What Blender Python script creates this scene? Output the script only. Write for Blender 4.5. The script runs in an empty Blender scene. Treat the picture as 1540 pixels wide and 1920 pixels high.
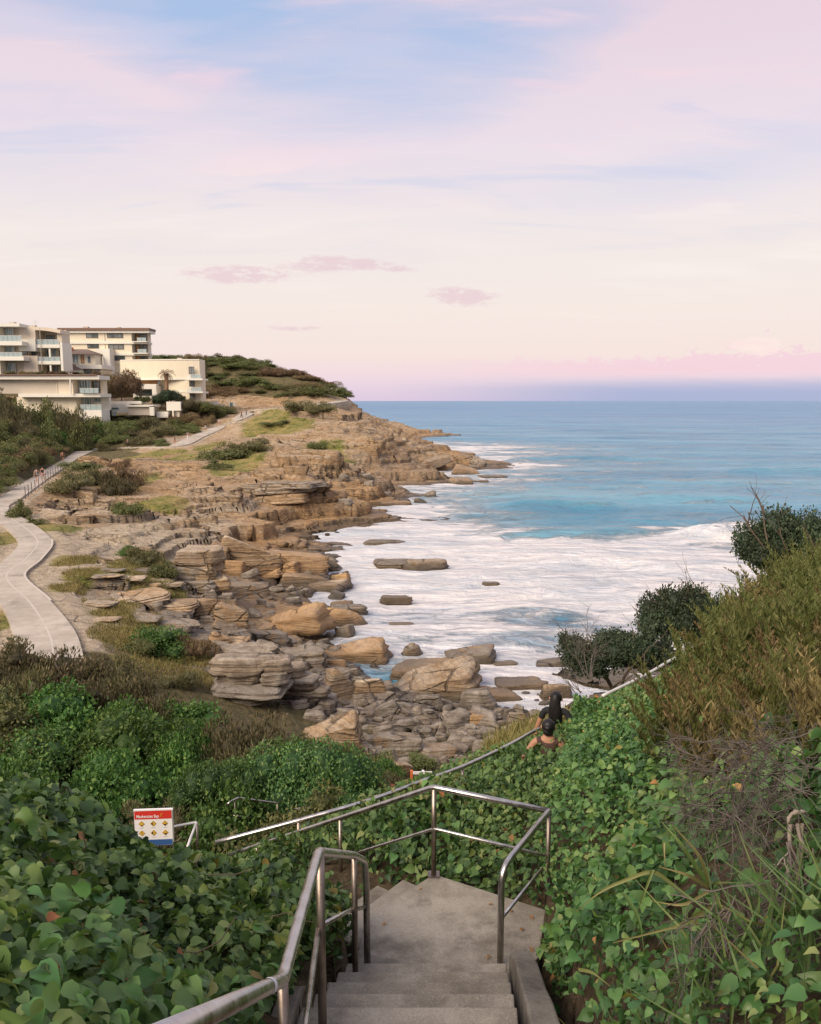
import bpy, math, random
import numpy as np
from mathutils import Vector, Matrix, Euler

SC = bpy.context.scene
COL = SC.collection
R = math.radians
rng = np.random.default_rng(7)
random.seed(7)

# ---------------------------------------------------------------- camera
EYE = 14.0                      # eye height above the sea (m)
PITCH = R(7.7)
F = 1544.0 / 1540.0             # focal length in units of the picture width
cam_d = bpy.data.cameras.new('camera')
cam = bpy.data.objects.new('camera', cam_d)
COL.objects.link(cam)
cam.location = (0, 0, EYE)
cam.rotation_euler = (math.pi / 2 - PITCH, 0, 0)
cam_d.sensor_fit = 'HORIZONTAL'
cam_d.sensor_width = 36.0
cam_d.lens = 36.0 * F
cam_d.clip_start = 0.1
cam_d.clip_end = 60000
SC.camera = cam

# ---------------------------------------------------------------- node helpers
def s2l(c):
    return tuple((v / 255 / 12.92) if v / 255 <= 0.04045 else ((v / 255 + 0.055) / 1.055) ** 2.4 for v in c)

class NT:
    """small wrapper that lets node sums be written as expressions"""
    def __init__(s, tree):
        s.t = tree; s.n = tree.nodes; s.l = tree.links
    def put(s, sock, v):
        if v is None: return
        if isinstance(v, bpy.types.NodeSocket): s.l.new(v, sock)
        elif isinstance(v, (tuple, list)):
            v = tuple(v)
            if sock.type == 'RGBA' and len(v) == 3: v = v + (1,)
            sock.default_value = v
        else: sock.default_value = v
    def m(s, op, a, b=None, c=None, clamp=False):
        n = s.n.new('ShaderNodeMath'); n.operation = op; n.use_clamp = clamp
        s.put(n.inputs[0], a); s.put(n.inputs[1], b); s.put(n.inputs[2], c)
        return n.outputs[0]
    def add(s, a, b): return s.m('ADD', a, b)
    def sub(s, a, b): return s.m('SUBTRACT', a, b)
    def mul(s, a, b): return s.m('MULTIPLY', a, b)
    def smooth(s, x, a, b, o0=0.0, o1=1.0):
        n = s.n.new('ShaderNodeMapRange'); n.interpolation_type = 'SMOOTHSTEP'
        s.put(n.inputs[0], x); s.put(n.inputs[1], a); s.put(n.inputs[2], b); s.put(n.inputs[3], o0); s.put(n.inputs[4], o1)
        return n.outputs[0]
    def mix(s, f, a, b, mode='MIX'):
        n = s.n.new('ShaderNodeMix'); n.data_type = 'RGBA'; n.blend_type = mode
        s.put(n.inputs[0], f); s.put(n.inputs[6], a); s.put(n.inputs[7], b)
        return n.outputs[2]
    def noise(s, vec, scale, detail=4, rough=0.55, dist=0.0):
        n = s.n.new('ShaderNodeTexNoise'); n.inputs['Scale'].default_value = scale
        n.inputs['Detail'].default_value = detail; n.inputs['Roughness'].default_value = rough
        n.inputs['Distortion'].default_value = dist
        if vec is not None: s.l.new(vec, n.inputs['Vector'])
        return n.outputs['Fac']
    def voro(s, vec, scale, feature='F1', rnd=1.0):
        n = s.n.new('ShaderNodeTexVoronoi'); n.feature = feature; n.inputs['Scale'].default_value = scale
        n.inputs['Randomness'].default_value = rnd
        if vec is not None: s.l.new(vec, n.inputs['Vector'])
        return n.outputs['Distance']
    def mapv(s, vec, scale=(1, 1, 1), rot=(0, 0, 0), loc=(0, 0, 0)):
        n = s.n.new('ShaderNodeMapping'); s.l.new(vec, n.inputs['Vector'])
        n.inputs['Scale'].default_value = scale; n.inputs['Rotation'].default_value = rot; n.inputs['Location'].default_value = loc
        return n.outputs[0]
    def ramp(s, fac, stops, interp='LINEAR'):
        n = s.n.new('ShaderNodeValToRGB'); cr = n.color_ramp; cr.interpolation = interp
        while len(cr.elements) < len(stops): cr.elements.new(0.5)
        for e, (p, c) in zip(cr.elements, stops):
            e.position = p; e.color = tuple(c) + (1,) if len(c) == 3 else c
        s.put(n.inputs[0], fac)
        return n.outputs[0]
    def attr(s, name, out='Fac'):
        n = s.n.new('ShaderNodeAttribute'); n.attribute_name = name
        return n.outputs[out]
    def comb(s, x, y, z):
        n = s.n.new('ShaderNodeCombineXYZ'); s.put(n.inputs[0], x); s.put(n.inputs[1], y); s.put(n.inputs[2], z)
        return n.outputs[0]
    def sep(s, v):
        n = s.n.new('ShaderNodeSeparateXYZ'); s.l.new(v, n.inputs[0]); return n.outputs
    def bump(s, h, strength=0.5, dist=0.1):
        n = s.n.new('ShaderNodeBump'); n.inputs['Strength'].default_value = strength; n.inputs['Distance'].default_value = dist
        s.l.new(h, n.inputs['Height']); return n.outputs[0]
    def pos(s): return s.n.new('ShaderNodeNewGeometry').outputs['Position']
    def nor(s): return s.n.new('ShaderNodeNewGeometry').outputs['Normal']
    def obj(s): return s.n.new('ShaderNodeTexCoord').outputs['Object']
    def rnd(s): return s.n.new('ShaderNodeObjectInfo').outputs['Random']

# ---------------------------------------------------------------- world, sun, exposure
SUN_EL, SUN_AZ = R(38), R(222)     # sun low behind the left shoulder (azimuth from +Y, clockwise)
world = bpy.data.worlds.new('World'); SC.world = world; world.use_nodes = True
wt = NT(world.node_tree); wt.n.clear()
sky = wt.n.new('ShaderNodeTexSky'); sky.sky_type = 'NISHITA'; sky.sun_disc = False
sky.sun_elevation = SUN_EL; sky.sun_rotation = SUN_AZ; sky.altitude = 10
d_ = wt.n.new('ShaderNodeTexCoord').outputs['Generated']
dx, dy, dz = wt.sep(d_)
deg = 180 / math.pi
el = wt.mul(wt.m('ARCSINE', dz), deg)
az = wt.mul(wt.m('ARCTAN2', dx, dy), deg)
elc = wt.m('MAXIMUM', el, 0.0)
e01 = wt.m('DIVIDE', elc, 90.0)
cream = wt.ramp(e01, [(0, s2l((226, 202, 222))), (1.3 / 90, s2l((236, 212, 222))), (3 / 90, s2l((242, 222, 216))), (6.5 / 90, s2l((242, 229, 221))),
                      (11.5 / 90, s2l((239, 228, 225))), (16 / 90, s2l((232, 219, 228))), (25 / 90, s2l((228, 207, 219))), (55 / 90, s2l((228, 218, 226))), (1, s2l((220, 220, 232)))])
blue = wt.ramp(e01, [(0, s2l((196, 206, 228))), (12 / 90, s2l((205, 210, 232))), (22 / 90, s2l((168, 191, 226))), (40 / 90, s2l((165, 190, 224))), (1, s2l((160, 186, 222)))])
# flat cloud sheet seen in perspective
inv = wt.m('DIVIDE', 1.0, wt.add(wt.m('MAXIMUM', dz, 0.0), 0.16))
pl = wt.comb(wt.mul(dx, inv), wt.mul(dy, inv), 0.0)
def streak(rot, sc, scale, det=6, rough=.58, dist=.3, loc=(0, 0, 0)):
    return wt.noise(wt.mapv(pl, sc, (0, 0, R(rot)), loc), scale, det, rough, dist)
n1 = streak(24, (.55, 1.7, 1), 1.5)
n2 = streak(16, (.62, 1.75, 1), 2.3, 6, .52, .5, (3, 1, 0))
n3 = streak(30, (.9, 1.3, 1), .8, 3, .5, .2, (7, 2, 0))
def gauss(a0, e0, sa, se, tilt=0.0, amp=1.0, warp=2.0):
    ca, sn = math.cos(R(tilt)), math.sin(R(tilt))
    wa = wt.sub(az, a0); we = wt.sub(wt.add(el, wt.mul(wt.sub(n2, .5), warp)), e0)
    u = wt.add(wt.mul(wa, ca / sa), wt.mul(we, sn / sa)); v = wt.add(wt.mul(wa, -sn / se), wt.mul(we, ca / se))
    q = wt.add(wt.mul(u, u), wt.mul(v, v))
    return wt.mul(wt.m('EXPONENT', wt.mul(q, -1.0)), amp)
b = wt.smooth(el, 8.0, 24.0)
b = wt.mul(b, wt.smooth(wt.add(wt.add(n1, wt.mul(wt.sub(n3, .5), .8)), wt.mul(wt.sub(n2, .5), .5)), .30, .74))
for g in [(-14, 22.6, 13, 2.4, -4, .34), (-6, 18.6, 11, 2.2, -6, .36), (7, 22.4, 9, 2.0, 14, .36), (20, 14.2, 10, 1.6, 6, .36), (-25, 24.5, 5, 2, 0, .45), (2, 15.0, 6, 1.0, 3, .18)]:
    b = wt.add(b, gauss(*g[:5], amp=g[5]))
for g in [(16, 18.6, 12, 2.4, 14, .75), (4, 25.6, 17, .9, -2, .8), (-22, 19.4, 9, 1.0, -3, .60), (-12, 25.8, 9, .8, -4, .6), (22, 23.0, 8, 1.3, 18, .4), (-4, 16.0, 10, .8, 3, .3)]:
    b = wt.sub(b, gauss(*g[:5], amp=g[5] * 1.25, warp=5.5))
b = wt.m('MULTIPLY_ADD', b, .80, 0.02, clamp=True)
skyc = wt.mix(b, cream, blue)
hl_ = wt.mul(wt.smooth(wt.add(n2, wt.mul(wt.sub(n1, .5), .4)), .50, .70), wt.smooth(el, 9, 19))
skyc = wt.mix(wt.mul(hl_, .75), skyc, s2l((244, 214, 222)))
sh_ = wt.mul(wt.smooth(n2, .47, .33), wt.smooth(el, 7, 16))
skyc = wt.mix(wt.mul(sh_, .42), skyc, s2l((190, 202, 231)))
# warm wisps low on the right, darker lilac puffs above the point
w = wt.mul(wt.smooth(n2, .5, .75), wt.mul(wt.smooth(el, 3, 9), wt.smooth(el, 19, 12)))
skyc = wt.mix(wt.mul(w, .45), skyc, s2l((250, 240, 232)))
puff = None
pn = wt.noise(wt.comb(wt.mul(az, .16), wt.mul(el, .62), 0.0), 1.6, 5, .6, .3)
for a0, e0, sa, se, tl, am in [(-11.6, 8.25, 3.9, .62, 1, 1.05), (-5.6, 9.05, 2.6, .55, -2, .95), (-1.6, 8.8, 2.2, .34, -6, .85), (3.6, 6.95, 2.6, .66, -4, 1.05), (-8.0, 4.8, 3.4, .25, 0, .6)]:
    g = gauss(a0, e0, sa, se, tl, am, .6)
    puff = g if puff is None else wt.add(puff, g)
pn2 = wt.noise(wt.comb(wt.mul(az, .42), wt.mul(el, 1.3), 0.0), 2.0, 6, .65, .3)
puff = wt.smooth(wt.add(wt.mul(puff, wt.add(pn, .30)), wt.mul(wt.sub(pn2, .5), wt.mul(puff, 2.6))), .20, .70)
skyc = wt.mix(wt.mul(puff, .75), skyc, s2l((228, 200, 206)))
# earth shadow in the east and the pink cloud bank along its top
east = wt.smooth(az, -4, 17)
band = wt.mul(wt.smooth(wt.add(el, wt.mul(wt.sub(n2, .5), .5)), 2.0, .5), wt.add(wt.mul(east, .88), .12))
skyc = wt.mix(wt.mul(band, .80), skyc, s2l((150, 170, 208)))
cn = wt.noise(wt.comb(wt.mul(az, .35), wt.mul(el, .8), 0.0), 2.2, 6, .62, .2)
top = wt.mul(wt.smooth(el, 1.3, 2.0), wt.smooth(wt.sub(el, wt.mul(wt.sub(cn, .35), wt.add(wt.mul(gauss(22.5, 3.2, 3.5, 3, 0, 5, 0), 1.0), 2.2))), 2.55, 2.15))
skyc = wt.mix(wt.mul(wt.mul(top, east), .75), skyc, s2l((240, 204, 217)))
head = wt.mul(wt.smooth(wt.mul(cn, gauss(22.5, 3.4, 2.6, .9, 0, 1, 0)), .3, .42), east)
skyc = wt.mix(wt.mul(head, .7), skyc, s2l((250, 230, 222)))
skyn = wt.mix(1.0, sky.outputs[0], (.085, .085, .085), 'MULTIPLY')
skyc = wt.mix(.06, skyc, skyn)
skyc = wt.mix(wt.smooth(el, -.05, -1.5), skyc, s2l((120, 140, 165)))
bg = wt.n.new('ShaderNodeBackground'); wt.l.new(skyc, bg.inputs[0]); bg.inputs[1].default_value = 1.0
wo = wt.n.new('ShaderNodeOutputWorld'); wt.l.new(bg.outputs[0], wo.inputs[0])

sun_d = bpy.data.lights.new('sun', 'SUN'); sun_d.energy = 4.3; sun_d.angle = R(42); sun_d.color = (1.0, .84, .66)
sun = bpy.data.objects.new('sun', sun_d); COL.objects.link(sun)
sdir = Vector((math.sin(SUN_AZ) * math.cos(SUN_EL), math.cos(SUN_AZ) * math.cos(SUN_EL), math.sin(SUN_EL)))
sun.rotation_euler = sdir.to_track_quat('Z', 'Y').to_euler(); sun.location = (-30, -30, 60)
SC.view_settings.view_transform = 'Standard'; SC.view_settings.look = 'None'
SC.view_settings.exposure = 0.12; SC.view_settings.gamma = 1.0
SC.view_settings.use_curve_mapping = False

# ---------------------------------------------------------------- maths helpers
cp_, sp_ = math.cos(PITCH), math.sin(PITCH)
def U(px, py, z=None, d=None):
    """place seen at a picture position, at height z above the sea or at distance d"""
    u = (px - 770) / 1544.0; v = (960 - py) / 1544.0
    r = (u, cp_ + v * sp_, -sp_ + v * cp_)
    t = (z - EYE) / r[2] if z is not None else d / r[1]
    return (u * t, r[1] * t, EYE + r[2] * t)
def hash2(ix, iy, seed):
    h = (ix.astype(np.int64) * 374761393 + iy.astype(np.int64) * 668265263 + seed * 974711) & 0xffffffff
    h = ((h ^ (h >> 13)) * 1274126177) & 0xffffffff
    h = ((h ^ (h >> 16)) * 2246822519) & 0xffffffff
    return ((h ^ (h >> 15)) & 0xffffff) / float(0xffffff)
def vn(x, y, seed=0):
    x = np.asarray(x, float); y = np.asarray(y, float)
    ix = np.floor(x); iy = np.floor(y); fx = x - ix; fy = y - iy
    fx = fx * fx * fx * (fx * (fx * 6 - 15) + 10); fy = fy * fy * fy * (fy * (fy * 6 - 15) + 10)
    a = hash2(ix, iy, seed); b_ = hash2(ix + 1, iy, seed); c = hash2(ix, iy + 1, seed); d = hash2(ix + 1, iy + 1, seed)
    return (a + (b_ - a) * fx) * (1 - fy) + (c + (d - c) * fx) * fy
def fbm(x, y, seed=0, octv=4, gain=.5):
    s = 0; a = 1; t = 0
    for i in range(octv):
        s = s + a * (vn(x, y, seed + i * 17) - .5); t += a; a *= gain; x = x * 2.03 + 13.7; y = y * 2.03 - 7.1
    return s / t * 2
def fbm3(p, seed=0, octv=3):
    return (fbm(p[:, 0] + p[:, 2] * .71, p[:, 1] - p[:, 2] * .53, seed, octv) + fbm(p[:, 1] + p[:, 0] * .3, p[:, 2] + 5.2, seed + 5, octv)) * .6
def worley(x, y, seed=0):
    """distance to nearest and second nearest cell point, and the cell's own random number"""
    ix = np.floor(x); iy = np.floor(y)
    d1 = np.full(x.shape, 9.0); d2 = np.full(x.shape, 9.0); cid = np.zeros(x.shape)
    for ox in (-1, 0, 1):
        for oy in (-1, 0, 1):
            cx = ix + ox; cy = iy + oy
            qx = cx + hash2(cx, cy, seed); qy = cy + hash2(cx, cy, seed + 1)
            d = np.hypot(qx - x, qy - y); c = hash2(cx, cy, seed + 2)
            nb = d < d1
            d2 = np.where(nb, d1, np.minimum(d2, d)); cid = np.where(nb, c, cid); d1 = np.where(nb, d, d1)
    return d1, d2, cid
def sstep(x, a, b_):
    t = np.clip((x - a) / (b_ - a), 0, 1); return t * t * (3 - 2 * t)
class RBF:
    """surface through scattered points, in (x/y, ln y) so near and far are treated alike"""
    def __init__(s, pts):
        p = np.array(pts, float); s.q = np.stack([p[:, 0] / p[:, 1], np.log(p[:, 1])], 1)
        n = len(p); D = np.linalg.norm(s.q[:, None] - s.q[None], axis=2)
        A = np.zeros((n + 3, n + 3)); A[:n, :n] = D - np.eye(n) * .004; A[:n, n] = 1; A[:n, n + 1:] = s.q; A[n:, :n] = A[:n, n:].T
        s.w = np.linalg.solve(A, np.concatenate([p[:, 2], np.zeros(3)])); s.n = n
    def __call__(s, x, y):
        x = np.asarray(x, float); y = np.maximum(np.asarray(y, float), .6); sh = x.shape
        a = (x / y).ravel(); l = np.log(y).ravel(); out = np.empty(a.size)
        for i in range(0, a.size, 60000):
            sl = slice(i, i + 60000)
            D = np.hypot(a[sl, None] - s.q[None, :, 0], l[sl, None] - s.q[None, :, 1])
            out[sl] = D @ s.w[:s.n] + s.w[s.n] + a[sl] * s.w[s.n + 1] + l[sl] * s.w[s.n + 2]
        return out.reshape(sh)

# ---------------------------------------------------------------- object helpers
def mesh_np(name, v, faces, mats=(), smooth=True, attrs=None, matidx=None):
    """v (n,3); faces: list of int arrays (m,k)"""
    me = bpy.data.meshes.new(name); v = np.asarray(v, np.float32)
    if not isinstance(faces, (list, tuple)): faces = [faces]
    me.vertices.add(len(v)); me.vertices.foreach_set('co', v.ravel())
    tot = sum(f.size for f in faces); nf = sum(len(f) for f in faces)
    me.loops.add(tot); me.polygons.add(nf)
    me.loops.foreach_set('vertex_index', np.concatenate([f.ravel() for f in faces]).astype(np.int32))
    ln = np.concatenate([np.full(len(f), f.shape[1]) for f in faces]); st = np.concatenate([[0], np.cumsum(ln)[:-1]])
    me.polygons.foreach_set('loop_start', st.astype(np.int32))
    me.polygons.foreach_set('use_smooth', np.full(nf, smooth))
    if matidx is not None: me.polygons.foreach_set('material_index', np.asarray(matidx, np.int32))
    for m_ in mats: me.materials.append(m_)
    for k, a in (attrs or {}).items():
        at = me.attributes.new(k, 'FLOAT', 'POINT'); at.data.foreach_set('value', np.asarray(a, np.float32))
    me.update(calc_edges=True); return me
def link(name, me, parent=None, loc=None, rot=None, scale=None):
    o = bpy.data.objects.new(name, me); COL.objects.link(o)
    if parent is not None: o.parent = parent
    if loc is not None: o.location = loc
    if rot is not None: o.rotation_euler = rot
    if scale is not None: o.scale = scale if hasattr(scale, '__len__') else (scale,) * 3
    return o
def tag(o, label=None, cat=None, group=None, kind=None):
    if label: o['label'] = label
    if cat: o['category'] = cat
    if group: o['group'] = group
    if kind: o['kind'] = kind
    return o
def empty(name, loc, label, cat, group=None, rz=0):
    o = bpy.data.objects.new(name, None); COL.objects.link(o); o.location = loc; o.rotation_euler.z = rz; o.empty_display_size = .2
    return tag(o, label, cat, group)
def grid_faces(nr, nc):
    i = np.arange(nr - 1)[:, None] * nc + np.arange(nc - 1)[None]
    return np.stack([i, i + 1, i + nc + 1, i + nc], 2).reshape(-1, 4)
class MB:
    """collects boxes, tubes and sheets into one mesh"""
    def __init__(s): s.v = []; s.f = []; s.n = 0
    def add(s, v, f):
        v = [tuple(map(float, q)) for q in v]
        s.v += v; s.f += [tuple(i + s.n for i in q) for q in f]; s.n += len(v)
    def box(s, x0, x1, y0, y1, z0, z1):
        s.add([(x0, y0, z0), (x1, y0, z0), (x1, y1, z0), (x0, y1, z0), (x0, y0, z1), (x1, y0, z1), (x1, y1, z1), (x0, y1, z1)],
              [(0, 3, 2, 1), (4, 5, 6, 7), (0, 1, 5, 4), (1, 2, 6, 5), (2, 3, 7, 6), (3, 0, 4, 7)])
    def prism(s, poly, z0, z1):
        n = len(poly)
        s.add([(p[0], p[1], z0) for p in poly] + [(p[0], p[1], z1) for p in poly],
              [tuple(range(n))[::-1], tuple(range(n, 2 * n))] + [(i, (i + 1) % n, n + (i + 1) % n, n + i) for i in range(n)])
    def tube(s, pts, r, sides=10, caps=True):
        pts = [Vector(p) for p in pts]; n = len(pts); rs = r if hasattr(r, '__len__') else [r] * n
        vs = []; fs = []; up = None
        for i, p in enumerate(pts):
            t = ((pts[min(i + 1, n - 1)] - pts[max(i - 1, 0)])).normalized()
            if up is None: up = Vector((0, 0, 1)) if abs(t.z) < .9 else Vector((1, 0, 0))
            a = t.cross(up).normalized(); up = a.cross(t).normalized()
            for k in range(sides):
                th = 2 * math.pi * k / sides
                vs.append(p + (a * math.cos(th) + up * math.sin(th)) * rs[i])
        for i in range(n - 1):
            for k in range(sides):
                k2 = (k + 1) % sides
                fs.append((i * sides + k, i * sides + k2, (i + 1) * sides + k2, (i + 1) * sides + k))
        if caps: fs += [tuple(range(sides))[::-1], tuple(range((n - 1) * sides, n * sides))]
        s.add(vs, fs)
    def build(s, name, mats, parent=None, smooth=False, bevel=0.0, origin=None):
        me = bpy.data.meshes.new(name)
        o0 = Vector(origin) if origin is not None else Vector((0, 0, 0))
        me.from_pydata([tuple(Vector(q) - o0) for q in s.v], [], s.f); me.update()
        for m_ in (mats if isinstance(mats, (list, tuple)) else [mats]): me.materials.append(m_)
        if smooth: me.polygons.foreach_set('use_smooth', [True] * len(me.polygons))
        o = link(name, me, parent, loc=o0 if origin is not None else None)
        if bevel:
            bv = o.modifiers.new('b', 'BEVEL'); bv.width = bevel; bv.segments = 2; bv.limit_method = 'ANGLE'; bv.angle_limit = R(40)
        return o
def smooth_line(pts, rad=.08, n=5):
    """round the corners of a polyline"""
    P = [Vector(p) for p in pts]; out = [P[0]]
    for i in range(1, len(P) - 1):
        a = P[i - 1] - P[i]; c = P[i + 1] - P[i]
        r1 = min(rad, a.length * .45, c.length * .45)
        p0 = P[i] + a.normalized() * r1; p1 = P[i] + c.normalized() * r1
        for k in range(n + 1):
            t = k / n; out.append(p0 * (1 - t) ** 2 + P[i] * 2 * t * (1 - t) + p1 * t * t)
    out.append(P[-1]); return out
# ---------------------------------------------------------------- materials
def new_mat(name):
    m_ = bpy.data.materials.new(name); m_.use_nodes = True; t = NT(m_.node_tree); t.n.clear()
    o = t.n.new('ShaderNodeOutputMaterial'); return m_, t, o
def principled(t, o, col, rough=.8, normal=None, metal=0.0, spec=.3, **kw):
    p = t.n.new('ShaderNodeBsdfPrincipled')
    t.put(p.inputs['Base Color'], col); t.put(p.inputs['Roughness'], rough); t.put(p.inputs['Metallic'], metal)
    t.put(p.inputs['Specular IOR Level'], spec)
    for k, v in kw.items(): t.put(p.inputs[k.replace('_', ' ')], v)
    if normal is not None: t.l.new(normal, p.inputs['Normal'])
    t.l.new(p.outputs[0], o.inputs[0]); return p
def plain(name, col, rough=.7, var=.12, scale=3.0, metal=0.0, spec=.3, bump=0.0):
    m_, t, o = new_mat(name); v = t.obj()
    n = t.noise(v, scale, 5, .6); n2_ = t.noise(v, scale * .23, 3, .5)
    f = t.add(t.mul(t.sub(n, .5), var * 2), t.mul(t.sub(n2_, .5), var * 1.5))
    c = t.mix(t.smooth(f, -.5, .5), tuple(x * .6 for x in col), tuple(min(1, x * 1.4) for x in col))
    principled(t, o, c, rough, t.bump(n, bump, .02) if bump else None, metal, spec); return m_
def foliage(name, cols, rough=.5, trans=.25, spec=.25, wscale=.8):
    """leaf material: every leaf carries its own 'tint' (0..1) and objects differ a little"""
    m_, t, o = new_mat(name)
    tint = t.attr('tint'); r = t.rnd()
    n = len(cols)
    c = t.ramp(tint, [(i / (n - 1), k) for i, k in enumerate(cols)])
    hsv = t.n.new('ShaderNodeHueSaturation'); t.l.new(c, hsv.inputs['Color'])
    t.put(hsv.inputs['Hue'], t.smooth(r, 0, 1, .485, .515)); t.put(hsv.inputs['Value'], t.smooth(r, 0, 1, .82, 1.18))
    hsv.inputs['Saturation'].default_value = .90
    p = t.n.new('ShaderNodeBsdfPrincipled'); t.l.new(hsv.outputs[0], p.inputs['Base Color'])
    p.inputs['Roughness'].default_value = rough; p.inputs['Specular IOR Level'].default_value = spec
    tr = t.n.new('ShaderNodeBsdfTranslucent')
    t.l.new(t.mix(1.0, hsv.outputs[0], (1.25, 1.3, .55), 'MULTIPLY'), tr.inputs[0])
    mx = t.n.new('ShaderNodeMixShader'); mx.inputs[0].default_value = trans
    t.l.new(p.outputs[0], mx.inputs[1]); t.l.new(tr.outputs[0], mx.inputs[2]); t.l.new(mx.outputs[0], o.inputs[0])
    return m_
M = {}
# sandstone of the headland: masks come as attributes of the sheet (grass, orange, dark, soil)
def rock_mat(name, sheet):
    m_, t, o = new_mat(name); P = t.pos() if sheet else t.obj()
    if not sheet:
        P2 = t.pos()
    else: P2 = P
    x, y, z = t.sep(P2)
    warp = t.noise(P2, .22, 3, .5); warp2 = t.noise(P2, 1.1, 3, .5)
    zz = t.add(t.add(z, t.mul(warp, 1.6 if sheet else .5)), t.mul(warp2, .35 if sheet else .10))
    strata = t.noise(t.comb(t.mul(x, .10), t.mul(y, .10), t.mul(zz, 2.6)), 1.0, 6, .62)
    strata2 = t.noise(t.comb(t.mul(x, .25), t.mul(y, .25), t.mul(zz, 9.0)), 1.0, 4, .6)
    gr = t.noise(P2, 2.3, 7, .65); gr2 = t.noise(P2, .35, 5, .6); fine = t.noise(P2, 14, 4, .7)
    pale = t.mix(t.smooth(gr, .3, .72), (.37, .28, .185), (.63, .515, .375))
    tan = t.mix(t.smooth(gr, .3, .7), (.27, .175, .095), (.50, .35, .205))
    orng = t.mix(t.smooth(gr2, .32, .66), (.33, .185, .085), (.50, .325, .165))
    grey = t.mix(t.smooth(gr, .3, .7), (.15, .13, .107), (.33, .29, .24))
    s = t.smooth(strata, .38, .62)
    c = t.mix(s, tan, pale)
    # upward faces stay paler, steep faces are mixed with darker brown
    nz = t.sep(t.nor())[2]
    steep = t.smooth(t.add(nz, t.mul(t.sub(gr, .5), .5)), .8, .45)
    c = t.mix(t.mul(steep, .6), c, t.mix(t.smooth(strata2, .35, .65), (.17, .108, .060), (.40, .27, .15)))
    if sheet:
        c = t.mix(t.mul(t.attr('orange'), t.smooth(t.add(strata2, t.mul(t.sub(gr2, .5), .6)), .2, .62)), c, orng)
        c = t.mix(t.mul(t.attr('dark'), t.smooth(gr, .25, .6)), c, grey)
    else:
        oi = t.rnd()
        c = t.mix(t.mul(t.attr('grey_stone'), .8), c, t.mix(t.smooth(t.add(gr, t.mul(t.sub(strata, .5), .6)), .3, .7), (.125, .112, .096), (.36, .325, .28)))
        # oxide and lichen differ from stone to stone
        c = t.mix(t.mul(t.attr('orange_stone', 'Fac'), t.smooth(gr2, .2, .6)), c, orng)
        c = t.mix(t.mul(t.smooth(oi, .35, .95), t.smooth(gr, .25, .6)), c, grey)
    bl = t.noise(t.comb(t.mul(x, .05), t.mul(y, .05), t.mul(zz, 3.4)), 1.0, 3, .5); line = t.smooth(t.m('ABSOLUTE', t.sub(bl, .5)), .035, .0)
    c = t.mix(t.mul(t.mul(line, t.smooth(gr2, .3, .6)), .6 if sheet else .35), c, (.085, .062, .043))
    # lichen spots and dark streaks
    c = t.mix(t.mul(t.smooth(t.noise(P2, 5.5, 5, .7), .58, .72), .5), c, (.09, .08, .07))
    c = t.mix(t.mul(t.smooth(t.noise(P2, 3.1, 6, .7), .60, .74), .45), c, (.56, .52, .44))
    crack = t.voro(t.mapv(P2, (.55, .55, 1.5)), .75, 'DISTANCE_TO_EDGE')
    ck = t.mul(t.smooth(t.add(crack, t.mul(t.sub(gr, .5), .08)), .035, .0), t.smooth(gr2, .47, .62))
    c = t.mix(t.mul(ck, .5), c, (.055, .043, .032))
    # wet foot at the tide line
    wet = t.smooth(t.add(z, t.mul(t.sub(gr2, .5), 1.2)), .75, .1)
    c = t.mix(t.mul(wet, .72), c, (.060, .052, .040))
    if sheet:
        gs = t.attr('grass'); so = t.attr('soil')
        soil = t.mix(t.smooth(gr, .3, .7), (.37, .29, .195), (.57, .475, .35))
        c = t.mix(t.smooth(t.add(so, t.mul(t.sub(gr2, .5), .7)), .35, .65), c, soil)
        gcol = t.mix(t.smooth(gr2, .33, .62), t.mix(t.smooth(gr, .35, .65), (.30, .215, .075), (.40, .31, .13)), t.mix(t.smooth(gr, .35, .65), (.13, .15, .035), (.26, .235, .07)))
        c = t.mix(t.smooth(t.add(gs, t.add(t.mul(t.sub(gr2, .5), .8), t.mul(t.sub(fine, .5), .5))), .42, .62), c, gcol)
        veg = t.attr('veg')
        vcol = t.mix(t.smooth(gr, .3, .7), (.09, .085, .035), (.20, .155, .08))
        c = t.mix(t.smooth(t.add(veg, t.mul(t.sub(gr, .5), .6)), .4, .6), c, vcol)
    h = t.add(t.add(t.sub(t.mul(strata2, 1.1), t.mul(ck, 1.2)), t.mul(gr, .8)), t.add(t.mul(fine, .25), t.mul(strata, .8)))
    rgh = t.smooth(wet, 0, 1, .9, .35)
    principled(t, o, c, rgh, t.bump(h, 1.0, .40 if sheet else .22), 0, .2)
    return m_
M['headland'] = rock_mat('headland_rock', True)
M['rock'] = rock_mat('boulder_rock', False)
# sea
m_, t, o = new_mat('sea_water'); P = t.pos(); x, y, z = t.sep(P)
dist = t.m('POWER', t.add(t.mul(x, x), t.mul(y, y)), .5)
far = t.smooth(dist, 150, 900)
w1 = t.noise(t.mapv(P, (.35, 1.0, 1)), .55, 5, .62); w2 = t.noise(t.mapv(P, (.3, 1, 1), (0, 0, .12)), .055, 6, .62)
w3 = t.noise(t.mapv(P, (.35, 1, 1), (0, 0, -.1)), .009, 6, .65)
hh = t.add(t.mul(w1, .95), t.add(t.mul(w2, 3.2), t.mul(w3, 18.0)))
shal = t.attr('shallow')
deep = t.mix(t.smooth(w2, .35, .65), (.055, .175, .300), (.125, .285, .400))
deep = t.mix(t.mul(far, .75), deep, t.mix(t.smooth(w3, .3, .7), (.055, .165, .335), (.11, .255, .43)))
teal = t.mix(t.smooth(w2, .3, .7), (.055, .205, .30), (.15, .33, .41))
c = t.mix(shal, deep, teal)
fm = t.attr('foam')
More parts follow.
